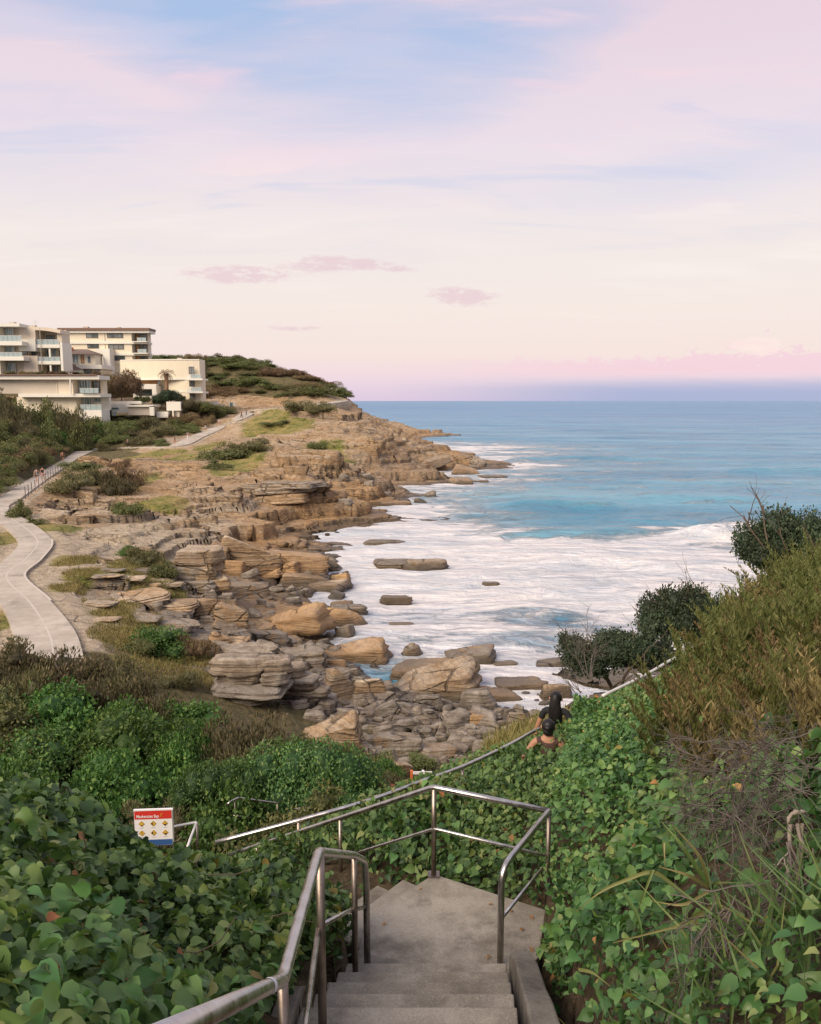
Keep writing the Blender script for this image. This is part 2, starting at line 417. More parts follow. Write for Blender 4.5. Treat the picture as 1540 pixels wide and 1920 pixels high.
fn = t.noise(t.mapv(P, (.5, 1.05, 1), (0, 0, .15)), .16, 8, .66, .7); fn2 = t.noise(t.mapv(P, (.6, 1, 1)), .75, 6, .68, .9)
web = t.voro(t.add(t.mapv(P, (.55, 1, 1)), t.mul(fn2, 1.2)) if False else t.mapv(P, (.55, 1, 1)), .38, 'DISTANCE_TO_EDGE')
lace = t.smooth(t.add(web, t.mul(t.sub(fn2, .5), .55)), .16, -.02)
f0 = t.add(fm, t.add(t.mul(t.sub(fn, .5), 1.3), t.mul(t.sub(fn2, .5), .65)))
foam = t.m('MAXIMUM', t.smooth(f0, .42, .80), t.mul(t.mul(lace, t.smooth(fm, .34, .75)), .6), clamp=True)
# flecks of foam streaks on open water
fl = t.mul(t.smooth(t.noise(t.mapv(P, (.20, .9, 1), (0, 0, .1)), .34, 7, .74, .8), .57, .70), t.smooth(dist, 420, 90))
foam = t.m('MAXIMUM', foam, t.mul(fl, .62), clamp=True)
fn3 = t.noise(t.mapv(P, (.28, 1.2, 1), (0, 0, .1)), .42, 7, .7, 1.2)
foamc = t.mix(t.smooth(t.add(t.add(t.mul(fn2, .6), t.mul(fn3, .8)), t.mul(t.sub(fn, .5), .9)), .50, .86), (.52, .555, .60), (.73, .70, .69))
c = t.mix(foam, c, foamc)
principled(t, o, c, t.smooth(foam, 0, 1, .30, .9), t.bump(t.add(hh, t.mul(foam, t.mul(t.add(fn2, fn3), .6))), .95, 1.0), 0, t.mul(t.smooth(foam, 0, .6, .24, .05), t.smooth(dist, 300, 1500, 1.0, .35)))
M['sea'] = m_
# concrete
def concrete(name, lo, hi, sc=1.0, agg=.35):
    m_, t, o = new_mat(name); P = t.pos()
    a = t.noise(P, .9 * sc, 6, .62); b_ = t.noise(P, 6 * sc, 5, .6); v = t.voro(P, 75 * sc); v2 = t.noise(P, 95 * sc, 3, .6)
    c = t.mix(t.smooth(t.add(a, t.mul(t.sub(b_, .5), .5)), .32, .68), lo, hi)
    c = t.mix(t.mul(t.smooth(v2, .56, .66), agg), c, tuple(k * .42 for k in lo)); c = t.mix(t.mul(t.smooth(v2, .42, .34), agg), c, tuple(min(.8, k * 1.5) for k in hi))
    c = t.mix(t.mul(t.smooth(t.noise(P, 2.2 * sc, 6, .7), .50, .72), .7), c, tuple(k * .5 for k in lo))
    principled(t, o, c, .9, t.bump(t.add(v2, b_), .35, .006), 0, .2); return m_
M['concrete'] = concrete('concrete_step', (.20, .175, .140), (.345, .31, .255))
M['concrete_old'] = concrete('concrete_kerb', (.15, .132, .108), (.27, .245, .205))
M['path'] = concrete('concrete_path', (.35, .305, .25), (.47, .415, .35), .3, .12)
M['pathline'] = plain('path_paint', (.475, .425, .36), .8, .15)
# stainless steel
m_, t, o = new_mat('brushed_steel'); P = t.obj()
a = t.noise(t.mapv(P, (3, 3, 3)), 4, 5, .6)
principled(t, o, t.mix(t.smooth(a, .3, .7), (.46, .425, .39), (.60, .57, .54)), t.smooth(a, .3, .7, .24, .38), t.bump(a, .06, .01), 1.0, .5); M['steel'] = m_
m_, t, o = new_mat('tarnished_steel'); P = t.obj(); a = t.noise(P, 5, 5, .6)
principled(t, o, t.mix(t.smooth(a, .3, .7), (.17, .13, .10), (.34, .29, .25)), .38, None, .9, .5); M['steel_post'] = m_
m_, t, o = new_mat('galvanised_rail'); P = t.obj(); a = t.noise(P, 3, 4, .6)
principled(t, o, t.mix(t.smooth(a, .3, .7), (.55, .53, .50), (.72, .70, .66)), .45, None, .25, .5); M['rail_pale'] = m_
# soils
m_, t, o = new_mat('leaf_litter_soil'); P = t.pos(); a = t.noise(P, 6, 6, .65); b_ = t.noise(t.mapv(P, (1, 4, 1), (0, 0, .6)), 16, 4, .7)
c = t.mix(t.smooth(a, .3, .7), (.045, .034, .02), (.12, .088, .055)); c = t.mix(t.mul(t.smooth(b_, .55, .7), .6), c, (.26, .19, .12))
principled(t, o, c, .95, t.bump(t.add(a, b_), .8, .04), 0, .15); M['soil'] = m_
# foliage families (base colours of the plants themselves)
M['vine'] = foliage('vine_leaf', [(.030, .082, .022), (.060, .150, .034), (.105, .215, .046), (.19, .29, .062), (.29, .33, .09)], .48, .25, .32)
M['vine_mid'] = foliage('vine_leaf_mid', [(.030, .082, .026), (.056, .145, .036), (.095, .205, .046), (.165, .275, .062), (.26, .31, .09)], .50, .28, .3)
M['vine_warm'] = foliage('vine_leaf_warm', [(.045, .085, .022), (.085, .150, .032), (.145, .205, .045), (.22, .26, .065), (.30, .26, .09)], .42, .25, .4)
M['dead_leaf'] = foliage('withered_leaf', [(.20, .075, .02), (.34, .15, .035), (.40, .24, .06)], .6, .2)
M['yellow_leaf'] = foliage('yellow_leaf', [(.12, .12, .02), (.22, .19, .03), (.26, .20, .04)], .5, .25)
M['lush'] = foliage('lush_shrub_leaf', [(.034, .085, .016), (.062, .145, .022), (.115, .205, .034), (.20, .27, .055)], .5, .25)
M['heath'] = foliage('heath_shrub_leaf', [(.080, .078, .036), (.135, .122, .056), (.205, .170, .085), (.33, .26, .155)], .65, .2)
M['rusty'] = foliage('rusty_shrub_leaf', [(.115, .082, .042), (.195, .130, .068), (.27, .175, .095), (.37, .25, .15)], .65, .2)
M['olive'] = foliage('olive_shrub_leaf', [(.070, .088, .028), (.120, .138, .040), (.18, .185, .056), (.26, .245, .09)], .6, .2)
M['darkcrown'] = foliage('dark_tree_leaf', [(.020, .036, .018), (.036, .060, .028), (.062, .088, .040), (.12, .14, .075)], .5, .15)
M['fern_green'] = foliage('feathery_leaf_green', [(.055, .072, .018), (.100, .120, .028), (.155, .165, .045), (.24, .22, .09)], .6, .3)
M['fern_brown'] = foliage('feathery_leaf_brown', [(.082, .064, .024), (.145, .108, .038), (.22, .160, .060), (.33, .25, .115)], .65, .25)
M['strap'] = foliage('strap_leaf', [(.035, .080, .020), (.080, .135, .030), (.155, .175, .045), (.30, .24, .11)], .5, .2)
M['grass'] = foliage('grass_blade', [(.12, .115, .03), (.22, .185, .06), (.32, .25, .095), (.17, .19, .045)], .7, .3)
M['bark'] = plain('bark', (.12, .09, .065), .9, .3, 9, bump=.5)
M['deadwood'] = plain('dead_twig', (.135, .115, .10), .9, .3, 14, bump=.4)
M['palewood'] = plain('bleached_branch', (.23, .195, .16), .9, .3, 14, bump=.4)
M['palmtrunk'] = plain('palm_trunk', (.25, .15, .085), .9, .3, 6, bump=.5)
# buildings
M['render_white'] = plain('white_render', (.74, .69, .60), .85, .06, .6)
M['render_cream'] = plain('cream_render', (.72, .64, .49), .85, .07, .5)
M['render_sand'] = plain('sand_render', (.64, .55, .43), .85, .07, .5)
M['render_grey'] = plain('grey_render', (.50, .44, .36), .85, .07, .5)
M['rooftile'] = plain('dark_roof', (.17, .125, .10), .9, .18, 4)
M['roofedge'] = plain('brown_fascia', (.20, .12, .085), .8, .1, 2)
M['frame'] = plain('window_frame', (.12, .09, .07), .6, .1, 2)
M['frame_w'] = plain('white_frame', (.7, .68, .62), .6, .05, 2)
M['curtain'] = plain('orange_curtain', (.50, .27, .12), .85, .15, 6)
m_, t, o = new_mat('window_glass'); a = t.noise(t.obj(), .35, 3, .5)
principled(t, o, t.mix(t.smooth(a, .35, .65), (.05, .07, .075), (.20, .22, .21)), .12, None, 0, .6); M['glass'] = m_
m_, t, o = new_mat('teal_glass'); a = t.noise(t.mapv(t.obj(), (1.6, 1, .3)), .8, 3, .5)
principled(t, o, t.mix(t.smooth(a, .38, .62), (.09, .17, .19), (.32, .42, .43)), .12, None, 0, .6); M['tglass'] = m_
m_, t, o = new_mat('balustrade_glass')
p = principled(t, o, (.55, .66, .66), .08, None, 0, .5); p.inputs['Transmission Weight'].default_value = .45; M['bglass'] = m_
# small things
M['white'] = plain('white_board', (.78, .76, .74), .5, .04, 5)
M['red'] = plain('red_board', (.56, .035, .025), .5, .06, 5)
M['bluep'] = plain('blue_board', (.035, .10, .27), .5, .06, 5)
M['yellow'] = plain('yellow_diamond', (.62, .38, .05), .5, .06, 5)
M['black'] = plain('black_print', (.03, .027, .025), .6, .05, 5)
M['alu'] = plain('aluminium_edge', (.55, .56, .54), .4, .05, 5, .6)
M['orange'] = plain('orange_paint', (.62, .17, .05), .6, .1, 8)
M['skin_tan'] = plain('skin_tanned', (.36, .185, .115), .55, .06, 6)
M['skin'] = plain('skin_light', (.50, .29, .20), .55, .06, 6)
M['hair'] = plain('black_hair', (.012, .010, .010), .45, .2, 30)
M['cloth_black'] = plain('black_cloth', (.016, .017, .018), .85, .2, 14, bump=.3)
M['cloth_brown'] = plain('brown_cloth', (.065, .034, .028), .85, .2, 14, bump=.3)
M['cloth_white'] = plain('white_cloth', (.70, .68, .67), .85, .1, 14, bump=.3)
M['cloth_blue'] = plain('navy_cloth', (.05, .07, .13), .85, .1, 14)
M['cloth_red'] = plain('red_cloth', (.40, .07, .05), .85, .1, 14)
M['cloth_grey'] = plain('grey_cloth', (.20, .20, .21), .85, .1, 14)
# ---------------------------------------------------------------- the lie of the land
PATH = [U(95, 1260, z=5.1), U(85, 1195, z=5.0), U(50, 1135, z=5.0), U(6, 1085, z=5.0), U(42, 1052, z=5.0), U(66, 1022, z=5.0), U(52, 1000, z=5.0), U(22, 978, z=5.0), U(-3, 962, z=5.0), U(-6, 950, z=5.0),
        U(18, 936, z=5.0), U(60, 907, z=5.0), U(105, 878, z=4.95), U(143, 855, z=4.8), U(165, 845, z=4.8), U(205, 841, z=5.0), U(265, 839, z=5.4), U(330, 836, z=5.9), U(370, 819, z=6.8),
        U(410, 802, z=8.2), U(450, 784, z=10.2), U(472, 772, z=11.4), U(502, 767, z=12.1), U(560, 762, z=12.7), U(610, 757, z=13.3), U(645, 751.5, d=228)]
CTRL = list(PATH)
def cz(*l):
    for px, py, z in l: CTRL.append(U(px, py, z=z))
def cd(*l):
    for px, py, d in l: CTRL.append(U(px, py, d=d))
# slope between path, houses and headland hill
CTRL += [(-62, 100, 9), (-75, 130, 12), (-90, 165, 13), (-70, 172, 9.2), (-52, 170, 7.4), (-62, 192, 11.0), (-46, 192, 11.4), (-110, 200, 14), (-50, 208, 13), (-120, 130, 17),
         (-54, 262, 26.5), (-75, 266, 27), (-35, 256, 22.8), (-23, 246, 17.4), (-60, 228, 13.6), (-40, 224, 13.8), (-100, 262, 26), (-20, 300, 8), (0, 300, -3), (-50, 330, 20), (-150, 300, 26),
         (-38, 60, 6.8), (-30, 45, 5.6), (-24, 34, 5.4), (-55, 80, 9.5), (-48, 110, 5.5), (-60, 135, 6.5), (0, 262, -3), (10, 232, -3), (22, 212, -2.5), (45, 187, -4), (-9, 235, 6)]
# rock plateau and sea cliff
cz((150, 1020, 4.8), (250, 1000, 4.6), (330, 978, 4.4), (400, 985, 4.2), (452, 1012, 2.0), (500, 990, 1.7), (600, 962, 1.1), (650, 952, .7), (200, 1060, 4.7), (160, 1110, 4.7), (220, 1130, 4.5),
   (430, 972, 2.2), (500, 955, 2.0), (563, 945, 2.0), (625, 917, 1.9), (700, 887, 1.9), (770, 872, 1.8), (480, 978, 1.6), (560, 976, 1.1), (620, 942, 1.3), (700, 905, 1.0), (790, 882, .8), (850, 860, .75), (905, 864, .55), (735, 895, 1.1),
   (100, 962, 5.0), (180, 955, 4.9))
cd((440, 924, 85), (450, 900, 97), (450, 870, 115), (480, 830, 165), (500, 800, 190), (563, 880, 97.5), (560, 842, 120), (560, 800, 165), (625, 850, 115), (640, 800, 160), (640, 772, 200), (700, 830, 140),
   (700, 800, 165), (698, 777, 203), (738, 812, 180), (762, 824, 156), (786, 846, 166), (650, 745, 230), (300, 900, 100), (330, 940, 80), (250, 930, 82), (300, 870, 120), (200, 880, 110), (150, 890, 95), (380, 850, 135), (400, 890, 100))
# waterline shelf, sea bed
cz((520, 1022, -.5), (600, 1012, -.5), (560, 1018, -.6), (650, 1060, -.9), (640, 1000, -1), (720, 970, -1.4), (800, 930, -1.2), (900, 900, -1.2), (1000, 950, -3), (1000, 850, -2.5), (945, 872, -1.2), (1100, 800, -4), (800, 1250, -.7),
   (950, 1240, -1), (720, 1180, -1.2), (800, 1100, -1.5), (1000, 1100, -2), (1110, 1250, -1.5), (770, 1000, -1.5), (690, 1130, -.8), (860, 1180, -1.2), (1200, 1150, -2), (1300, 1000, -3), (600, 1190, -.2), (880, 1268, -.5), (1000, 1275, -.5))
# cove: ledges, red rock shelf, boulder beach
cz((420, 1062, 2.0), (470, 1042, 1.5), (345, 1050, 4.2), (300, 1040, 4.4), (365, 1082, 2.5), (330, 1112, 3.7), (300, 1130, 4.3), (400, 1110, 2.3), (450, 1090, 1.7), (520, 1082, 1.1), (585, 1088, .6), (400, 1160, 3.0), (450, 1150, 2.2), (550, 1150, 1.3),
   (628, 1150, .6), (330, 1180, 4.3), (400, 1202, 3.6), (480, 1202, 2.5), (560, 1212, 1.5), (640, 1225, 1.1), (700, 1245, .5), (270, 1230, 4.5), (350, 1262, 4.3), (400, 1292, 3.8), (480, 1262, 3.3), (560, 1292, 2.3), (640, 1272, 1.8), (720, 1290, 1.4),
   (800, 1300, 1.1), (880, 1308, .9), (960, 1306, .8), (1040, 1306, .7), (600, 1350, 2.5), (700, 1350, 2.1), (800, 1360, 1.9), (900, 1360, 1.7), (1000, 1352, 1.4), (650, 1402, 3.0), (750, 1422, 2.6), (850, 1420, 2.4), (930, 1392, 2.2), (700, 1450, 3.6), (810, 1456, 3.4),
   (1100, 1330, .8), (1200, 1330, .5))
# valley floor below the stairs
CTRL += [(-4, 13, 5.7), (-1.6, 16, 5.3), (-6, 12.5, 5.8), (-12, 27, 4.8), (-8, 20, 4.9), (-14, 20, 5.9), (-6, 24, 4.3), (-2, 20, 4.3), (-9, 14, 6.0), (-14, 14, 7.2), (-20, 28, 5.6), (-22, 20, 7.5), (-5, 9.5, 7.2), (-9, 9, 8.4), (1.5, 18, 5.4), (4, 18, 5.8), (8, 22, 5.5), (12, 30, 2.0)]
# the vegetated bank we stand on (surface that the vines cover)
cd((0, 1540, 4.2), (100, 1560, 4.5), (200, 1610, 5.0), (260, 1665, 5.6), (330, 1665, 6.0), (415, 1655, 7.0), (500, 1660, 7.2), (285, 1670, 7.5), (330, 1670, 9), (120, 1560, 5), (0, 1600, 3.4), (0, 1750, 2.6), (0, 1900, 2.1), (200, 1650, 4.0), (200, 1900, 2.35), (400, 1750, 3.8), (400, 1900, 2.8), (520, 1715, 4.7),
   (560, 1650, 5.6), (630, 1660, 6.0), (640, 1720, 5.2), (560, 1800, 4.1), (500, 1900, 3.3), (-200, 1600, 3.4), (-200, 1900, 2.0), (700, 1640, 7.3), (760, 1565, 7.9), (700, 1535, 8.1), (860, 1500, 8.5), (980, 1488, 8.9), (900, 1600, 7.6), (980, 1590, 7.3),
   (940, 1440, 10.6), (880, 1440, 11.5), (800, 1475, 11), (990, 1440, 9.6), (930, 1410, 13), (1010, 1690, 6.1), (1030, 1560, 6.4), (1025, 1640, 6.1), (1100, 1500, 6.9), (1100, 1400, 8.4), (1050, 1515, 8.7), (1062, 1318, 12.8), (1140, 1345, 12.3),
   (1250, 1335, 9.6), (1200, 1600, 5.0), (1100, 1700, 4.9), (1110, 1785, 4.3), (1240, 1900, 3.1), (1300, 1900, 2.7), (1300, 1700, 3.6), (1300, 1500, 5.2), (1300, 1300, 9.8), (1400, 1240, 9.6), (1420, 1150, 11.5), (1540, 1120, 10), (1540, 1250, 7.4),
   (1540, 1400, 5.0), (1540, 1600, 3.5), (1540, 1900, 2.2), (1330, 1300, 13), (1240, 1335, 13.4), (1180, 1330, 13), (1700, 1100, 10), (1800, 1300, 5.5), (1800, 1700, 2.4), (1500, 1085, 14), (1300, 1290, 16.5), (1180, 1305, 17), (1120, 1325, 15))
CTRL += [(-.5, 1.0, 12.2), (.6, 1.0, 12.2), (0, 4.0, 10.6), (0, 6.2, 9.6), (.8, 6.5, 9.6), (.98, 3.3, 10.8), (1.0, 4.3, 10.4), (1.04, 5.2, 9.95), (1.12, 5.9, 9.72), (1.28, 6.5, 9.66), (-.78, 3.0, 10.95), (-.76, 4.1, 10.72), (-.66, 5.4, 9.95), (-.62, 6.2, 9.65), (.95, 2.0, 11.5), (-3, 1, 12.2), (-6, 1, 12.3), (-6, 3, 11.2), (-6, 6, 10.0), (-1.6, .7, 12.5), (-5, .7, 12.7), (2.2, 1.2, 12.7), (4, 1, 13.6), (3.2, 2.2, 13.0), (6, 2, 13.8), (6, 5, 12.7), (6, .7, 14.2), (1.6, .7, 12.9), (9, 9, 12.4), (12, 6, 13.8), (-12, 5, 11), (-14, 10, 9.5), (4, 26, 2.2), (9, 17, 8.2)]
G = RBF(CTRL)

# distance along/to the concrete path
PP = np.array([p for p in PATH])
def resample(P, step):
    P = np.array(P, float)
    # Catmull-Rom through the points
    out = []
    for i in range(len(P) - 1):
        p0 = P[max(i - 1, 0)]; p1 = P[i]; p2 = P[i + 1]; p3 = P[min(i + 2, len(P) - 1)]
        n = max(2, int(np.linalg.norm(p2 - p1) / step))
        for k in range(n):
            t = k / n
            out.append(.5 * ((2 * p1) + (-p0 + p2) * t + (2 * p0 - 5 * p1 + 4 * p2 - p3) * t * t + (-p0 + 3 * p1 - 3 * p2 + p3) * t ** 3))
    out.append(P[-1]); return np.array(out)
PC = resample(PP, 1.2)
def path_near(x, y):
    dm = np.full(x.shape, 1e9); zz = np.zeros(x.shape)
    for c in PC:
        d = np.hypot(x - c[0], y - c[1]); m = d < dm; dm = np.where(m, d, dm); zz = np.where(m, c[2], zz)
    return dm, zz

def blobs(x, y, lst):
    """soft patches round places given as (px, py, z, radius across, radius along)"""
    s = np.zeros(x.shape)
    for px, py, z, rx, ry in lst:
        c = U(px, py, z=z); s = np.maximum(s, np.exp(-(((x - c[0]) / rx) ** 2 + ((y - c[1]) / ry) ** 2) ** 1.0))
    return s
GRASS = [(210, 1125, 4.6, 1.4, 2.2), (240, 1150, 4.6, 2.0, 2.0), (300, 1250, 4.4, 2.6, 1.7), (350, 1265, 4.2, 2.0, 1.4), (250, 1195, 4.5, 2.0, 2.4), (140, 1050, 4.8, 1.4, 3.0), (160, 1075, 4.8, 1.2, 2.2), (130, 1100, 4.8, 1.0, 2.0), (300, 1090, 4.4, 1.8, 3.0),
         (270, 1055, 4.5, 1.8, 5.0), (0, 1010, 5.0, 2.0, 8), (0, 1160, 5.0, 1.2, 3), (450, 870, 5.3, 4.0, 14), (430, 885, 5.0, 3.0, 8), (280, 850, 5.2, 9, 8), (350, 860, 5.2, 5, 10), (250, 900, 5.2, 3, 10), (400, 840, 5.6, 4, 10), (500, 800, 8.5, 6, 16),
         (540, 780, 11, 6, 14), (100, 985, 5, 2.0, 4), (600, 775, 12, 6, 14), (310, 925, 5, 3, 5), (320, 1205, 4.3, 2.2, 2.2)]
SOIL = [(130, 1020, 4.8, 2.2, 7), (180, 1015, 4.8, 2.5, 6), (110, 1080, 4.9, 1.6, 6), (150, 1130, 4.8, 1.6, 3.5), (170, 1170, 4.8, 1.4, 2), (30, 1180, 5, 1.5, 3), (20, 1040, 5, 1.2, 4), (110, 1110, 4.9, 1.6, 3), (90, 1050, 4.9, 1.5, 6), (250, 990, 4.6, 4, 5)]
BOUL = [(700, 1360, 2.2, 5.5, 4.5), (820, 1350, 1.8, 5, 4), (600, 1330, 2.6, 3, 4), (900, 1350, 1.5, 4, 4), (560, 1280, 2.6, 3.5, 4), (470, 1270, 3.2, 3, 3)]
# irregular beds of the sandstone
_b = [-3.0]
_r = np.random.default_rng(11)
while _b[-1] < 32: _b.append(_b[-1] + _r.choice([.25, .42, .65, 1.0, 1.6], p=[.22, .27, .25, .16, .10]))
BED = np.array(_b); HARD = _r.random(len(BED))
def terrace(z, sharp=.035, tread=.10):
    i = np.clip(np.searchsorted(BED, z) - 1, 0, len(BED) - 2)
    a = BED[i]; h = BED[i + 1] - a; t = np.clip((z - a) / h, 0, 1)
    r = sstep(t, .5 - sharp, .5 + sharp)
    return a + h * (t * tread + r * (1 - tread)), HARD[i]
def land(x, y, full=True):
    z0 = G(x, y)
    dp, zp = path_near(x, y)
    rocky = sstep(y, 26, 32) * sstep(dp, 1.6, 4.5 + 7 * sstep(y, 110, 140))
    hill = sstep(z0, 13.5, 16.5)
    veg = np.maximum(np.maximum(hill, sstep(-x - 43 - (y - 100) * .07 + 6 * fbm(x * .06, y * .06, 44), -3, 3) * sstep(y, 85, 100) * sstep(y, 215, 195)), sstep(y, 31, 27))
    gr = np.maximum(blobs(x, y, GRASS), 0); so = np.maximum(blobs(x, y, SOIL), sstep(dp, 3.2, 1.3) * .8)
    bou = blobs(x, y, BOUL)
    soft = np.clip(np.maximum.reduce([gr * .85, so * .6, veg, bou * .6]), 0, 1)
    k = rocky * (1 - soft)
    # blocks between joints: wide blocks on the plateau
    wx = x + 1.2 * fbm(x * .3, y * .3, 3); wy = y + 1.2 * fbm(x * .3, y * .3, 4)
    d1, d2, c1 = worley(wx / 10.0 + wy * .03, wy / 4.2, 21)
    e1, e2, c2 = worley(wx / 4.6, wy / 1.7 + wx * .06, 31)
    z = z0 + k * ((c1 - .5) * 1.15 + (c2 - .5) * .45 + fbm(x * .035, y * .05, 9, 2) * 1.9 + fbm(x * .14, y * .2, 10, 2) * .5)
    tilt = fbm(x * .03, y * .03, 15, 2) * 1.2 + x * .012
    tz, hd = terrace(z + tilt)
    z = z + (tz - tilt - z) * np.clip(k * 1.25, 0, 1) * .96
    z -= k * (.10 * sstep(d2 - d1, .07, 0) + .07 * sstep(e2 - e1, .08, .0)) * sstep(z, -.4, .5)
    z += rocky * (.14 * fbm(x * .5, y * .9, 51, 4) + (1 - k) * .05 * fbm(x * 2, y * 2, 52, 3)) + bou * .35 * fbm(x * .5, y * .5, 61, 3)
    z += veg * sstep(y, 80, 100) * sstep(dp, 3, 9) * .8 * fbm(x * .15, y * .15, 71, 3)
    pm = sstep(dp, 2.6, 1.35); z = z + (zp - .06 - z) * pm * sstep(y, 24, 27)
    if not full: return z
    return z, dict(z0=z0, k=k, gr=gr, so=so, veg=veg, bou=bou, hd=hd, dp=dp)
NR, NC = 760, 560
ys = 23.5 * (335 / 23.5) ** np.linspace(0, 1, NR); aa = np.linspace(-.66, .34, NC)
Y, A = np.meshgrid(ys, aa, indexing='ij'); X = A * Y
Z, mk = land(X, Y)
# hard beds jut out, soft beds are undercut: push faces along the fall line
gy, gx = np.gradient(Z); dyx = np.gradient(Y, axis=0); dxx = np.gradient(X, axis=1)
sx = gx / dxx; sy = (gy - sx * np.gradient(X, axis=0)) / dyx
sl = np.hypot(sx, sy) + 1e-6; st = np.clip(sl, 0, 1.6) / 1.6
jut = (vn(Z * 1.5 + 40, fbm(X * .03, Y * .03, 5) * 1.2, 77) - .40) * 1.7
px_ = -sx / sl * st * jut * mk['k']; py_ = -sy / sl * st * jut * mk['k']
lim = .9
V = np.stack([X + np.clip(px_, -lim, lim), Y + np.clip(py_, -lim, lim), Z], 2).reshape(-1, 3)
zz0 = mk['z0']
orange = np.clip(sstep(zz0, 2.9, 1.5) * sstep(Y, 40, 52) + .75 * sstep(zz0, 4.4, 2.2) * sstep(X, -13, -7) * sstep(Y, 41, 48) * sstep(Y, 120, 80), 0, 1) * .95
orange = np.clip(orange + .55 * sstep(fbm(X * .05, Y * .05, 91, 3), .02, .3) * sstep(Y, 70, 90) + .25 * sstep(Y, 90, 110), 0, 1)
dark = np.clip(sstep(Y, 46, 36) * .85 * sstep(X, -14, -10.5) * sstep(Y, 28, 32) * sstep(zz0, .6, 1.2) + .55 * sstep(fbm(X * .06, Y * .04, 92, 3), .12, .34) + .5 * sstep(st * jut, -.03, -.25), 0, 1)  # last term paints overhang shade into the undercut beds
hl = bpy.data.materials['headland_rock']
me = mesh_np('headland', V, grid_faces(NR, NC), [hl], True, dict(grass=(mk['gr'] * sstep(mk['z0'], .9, 2.2)).ravel(), soil=mk['so'].ravel(), orange=orange.ravel(), dark=dark.ravel(), veg=mk['veg'].ravel()))
tag(link('headland', me), 'layered sandstone headland with ledges and cliff curving round the cove', 'headland', kind='structure')
def Zat(x, y):
    """height of the built land at one spot"""
    return float(land(np.array([float(x)]), np.array([float(y)]), False)[0])
def Zs(x, y): return land(np.asarray(x, float), np.asarray(y, float), False)

# near bank: bare soil under the creepers
NRn, NCn = 190, 190
yn = .7 * (25.5 / .7) ** np.linspace(0, 1, NRn); an = np.tan(np.linspace(R(-62), R(60), NCn))
Yn, An = np.meshgrid(yn, an, indexing='ij'); Xn = An * Yn
STAIR = [(-.62, .2), (-.62, 4.1), (-.45, 5.6), (-.60, 6.3), (-3.2, 7.9), (-2.6, 8.9), (.19, 7.12), (1.2, 6.6), (1.03, 5.7), (1.03, 4.1), (1.0, .2)]
WALK = [(-2.6, 8.0), (-.3, 8.3), (.8, 8.7), (1.6, 9.6), (2.1, 11.0), (3.2, 13.0), (5.2, 15.5), (8, 17.6)]   # walkway beyond the rail
WALKC = resample([(p[0] * 1.0 + .55, p[1] - .35, 0) for p in WALK], .4)
def seg_in(poly, x, y):
    ins = np.zeros(x.shape, bool); n = len(poly)
    for i in range(n):
        x0, y0 = poly[i]; x1, y1 = poly[(i + 1) % n]
        c = ((y0 > y) != (y1 > y)) & (x < (x1 - x0) * (y - y0) / (y1 - y0 + 1e-9) + x0); ins ^= c
    return ins
def near_surface(x, y):
    z = G(x, y) + .10 * fbm(x * 1.3, y * 1.3, 5, 3) * sstep(y, 1.5, 3)
    return z
Zn = near_surface(Xn, Yn) - .22 * sstep(Yn, 23.2, 18)
ins = seg_in(STAIR, Xn, Yn); zst = np.interp(Yn, [.5, 2.6, 4.1, 5.6], [12.0, 10.7, 10.7, 9.7]) - .32 - 1.1 * sstep(Xn, -.5, -2.6) * (Yn > 6); Zn = np.where(ins, np.minimum(Zn, zst), Zn)
Zn -= .12 * sstep(Yn, 23.6, 25.4)
me = mesh_np('ground', np.stack([Xn, Yn, Zn], 2).reshape(-1, 3), grid_faces(NRn, NCn), [M['soil']], True)
tag(link('ground', me), 'dark soil and leaf litter of the bank below the creepers', 'ground', kind='structure')

# ---------------------------------------------------------------- sea
FO = [U(*p[:2], z=0)[:2] + (p[2],) for p in [(520, 1020, .8), (600, 1012, 1), (650, 1060, 1.1), (640, 990, 1.05), (720, 970, 1.05), (800, 960, .85), (760, 920, .8), (850, 890, .75), (900, 915, .6), (950, 870, .9), (1000, 880, .5), (830, 838, .9),
      (790, 820, .35), (780, 780, .0), (900, 820, .15), (1000, 950, .35), (900, 980, .6), (1050, 985, .42), (1000, 930, .3), (1100, 910, .40), (1200, 940, .30), (1200, 980, .28), (1120, 860, .45), (1000, 850, .55), (1250, 858, .38), (1400, 850, .3), (1500, 875, .12),
      (1400, 900, .42), (1500, 940, .35), (1300, 940, .28), (1400, 965, .25), (1330, 992, 1.2), (1420, 1000, 1.1), (1260, 992, 1.0), (1160, 990, .38), (1150, 1010, .8), (900, 1010, 1.0), (800, 1010, 1.1), (800, 1100, .82), (700, 1120, .9), (900, 1060, 1.02), (1000, 1040, 1.1),
      (1100, 1050, 1.15), (1200, 1040, 1.1), (1350, 1040, .9), (1450, 1050, .85), (1300, 1080, 1.1), (1150, 1100, 1.1), (1000, 1110, .85), (1060, 1150, .7), (950, 1160, .72), (880, 1170, .75), (800, 1180, .82), (1000, 1210, .78), (900, 1220, .9), (700, 1200, .9), (750, 1240, .8), (950, 1260, .9), (1050, 1270, .95),
      (1200, 800, .06), (1000, 790, .04), (1400, 800, .05), (1000, 765, -.1), (1400, 765, -.1), (1600, 900, .3), (1700, 1000, .7), (1700, 1200, 1.0), (1400, 1200, 1.0), (640, 1190, .75), (560, 1195, .55), (735, 1262, .5), (860, 1270, .75)]]
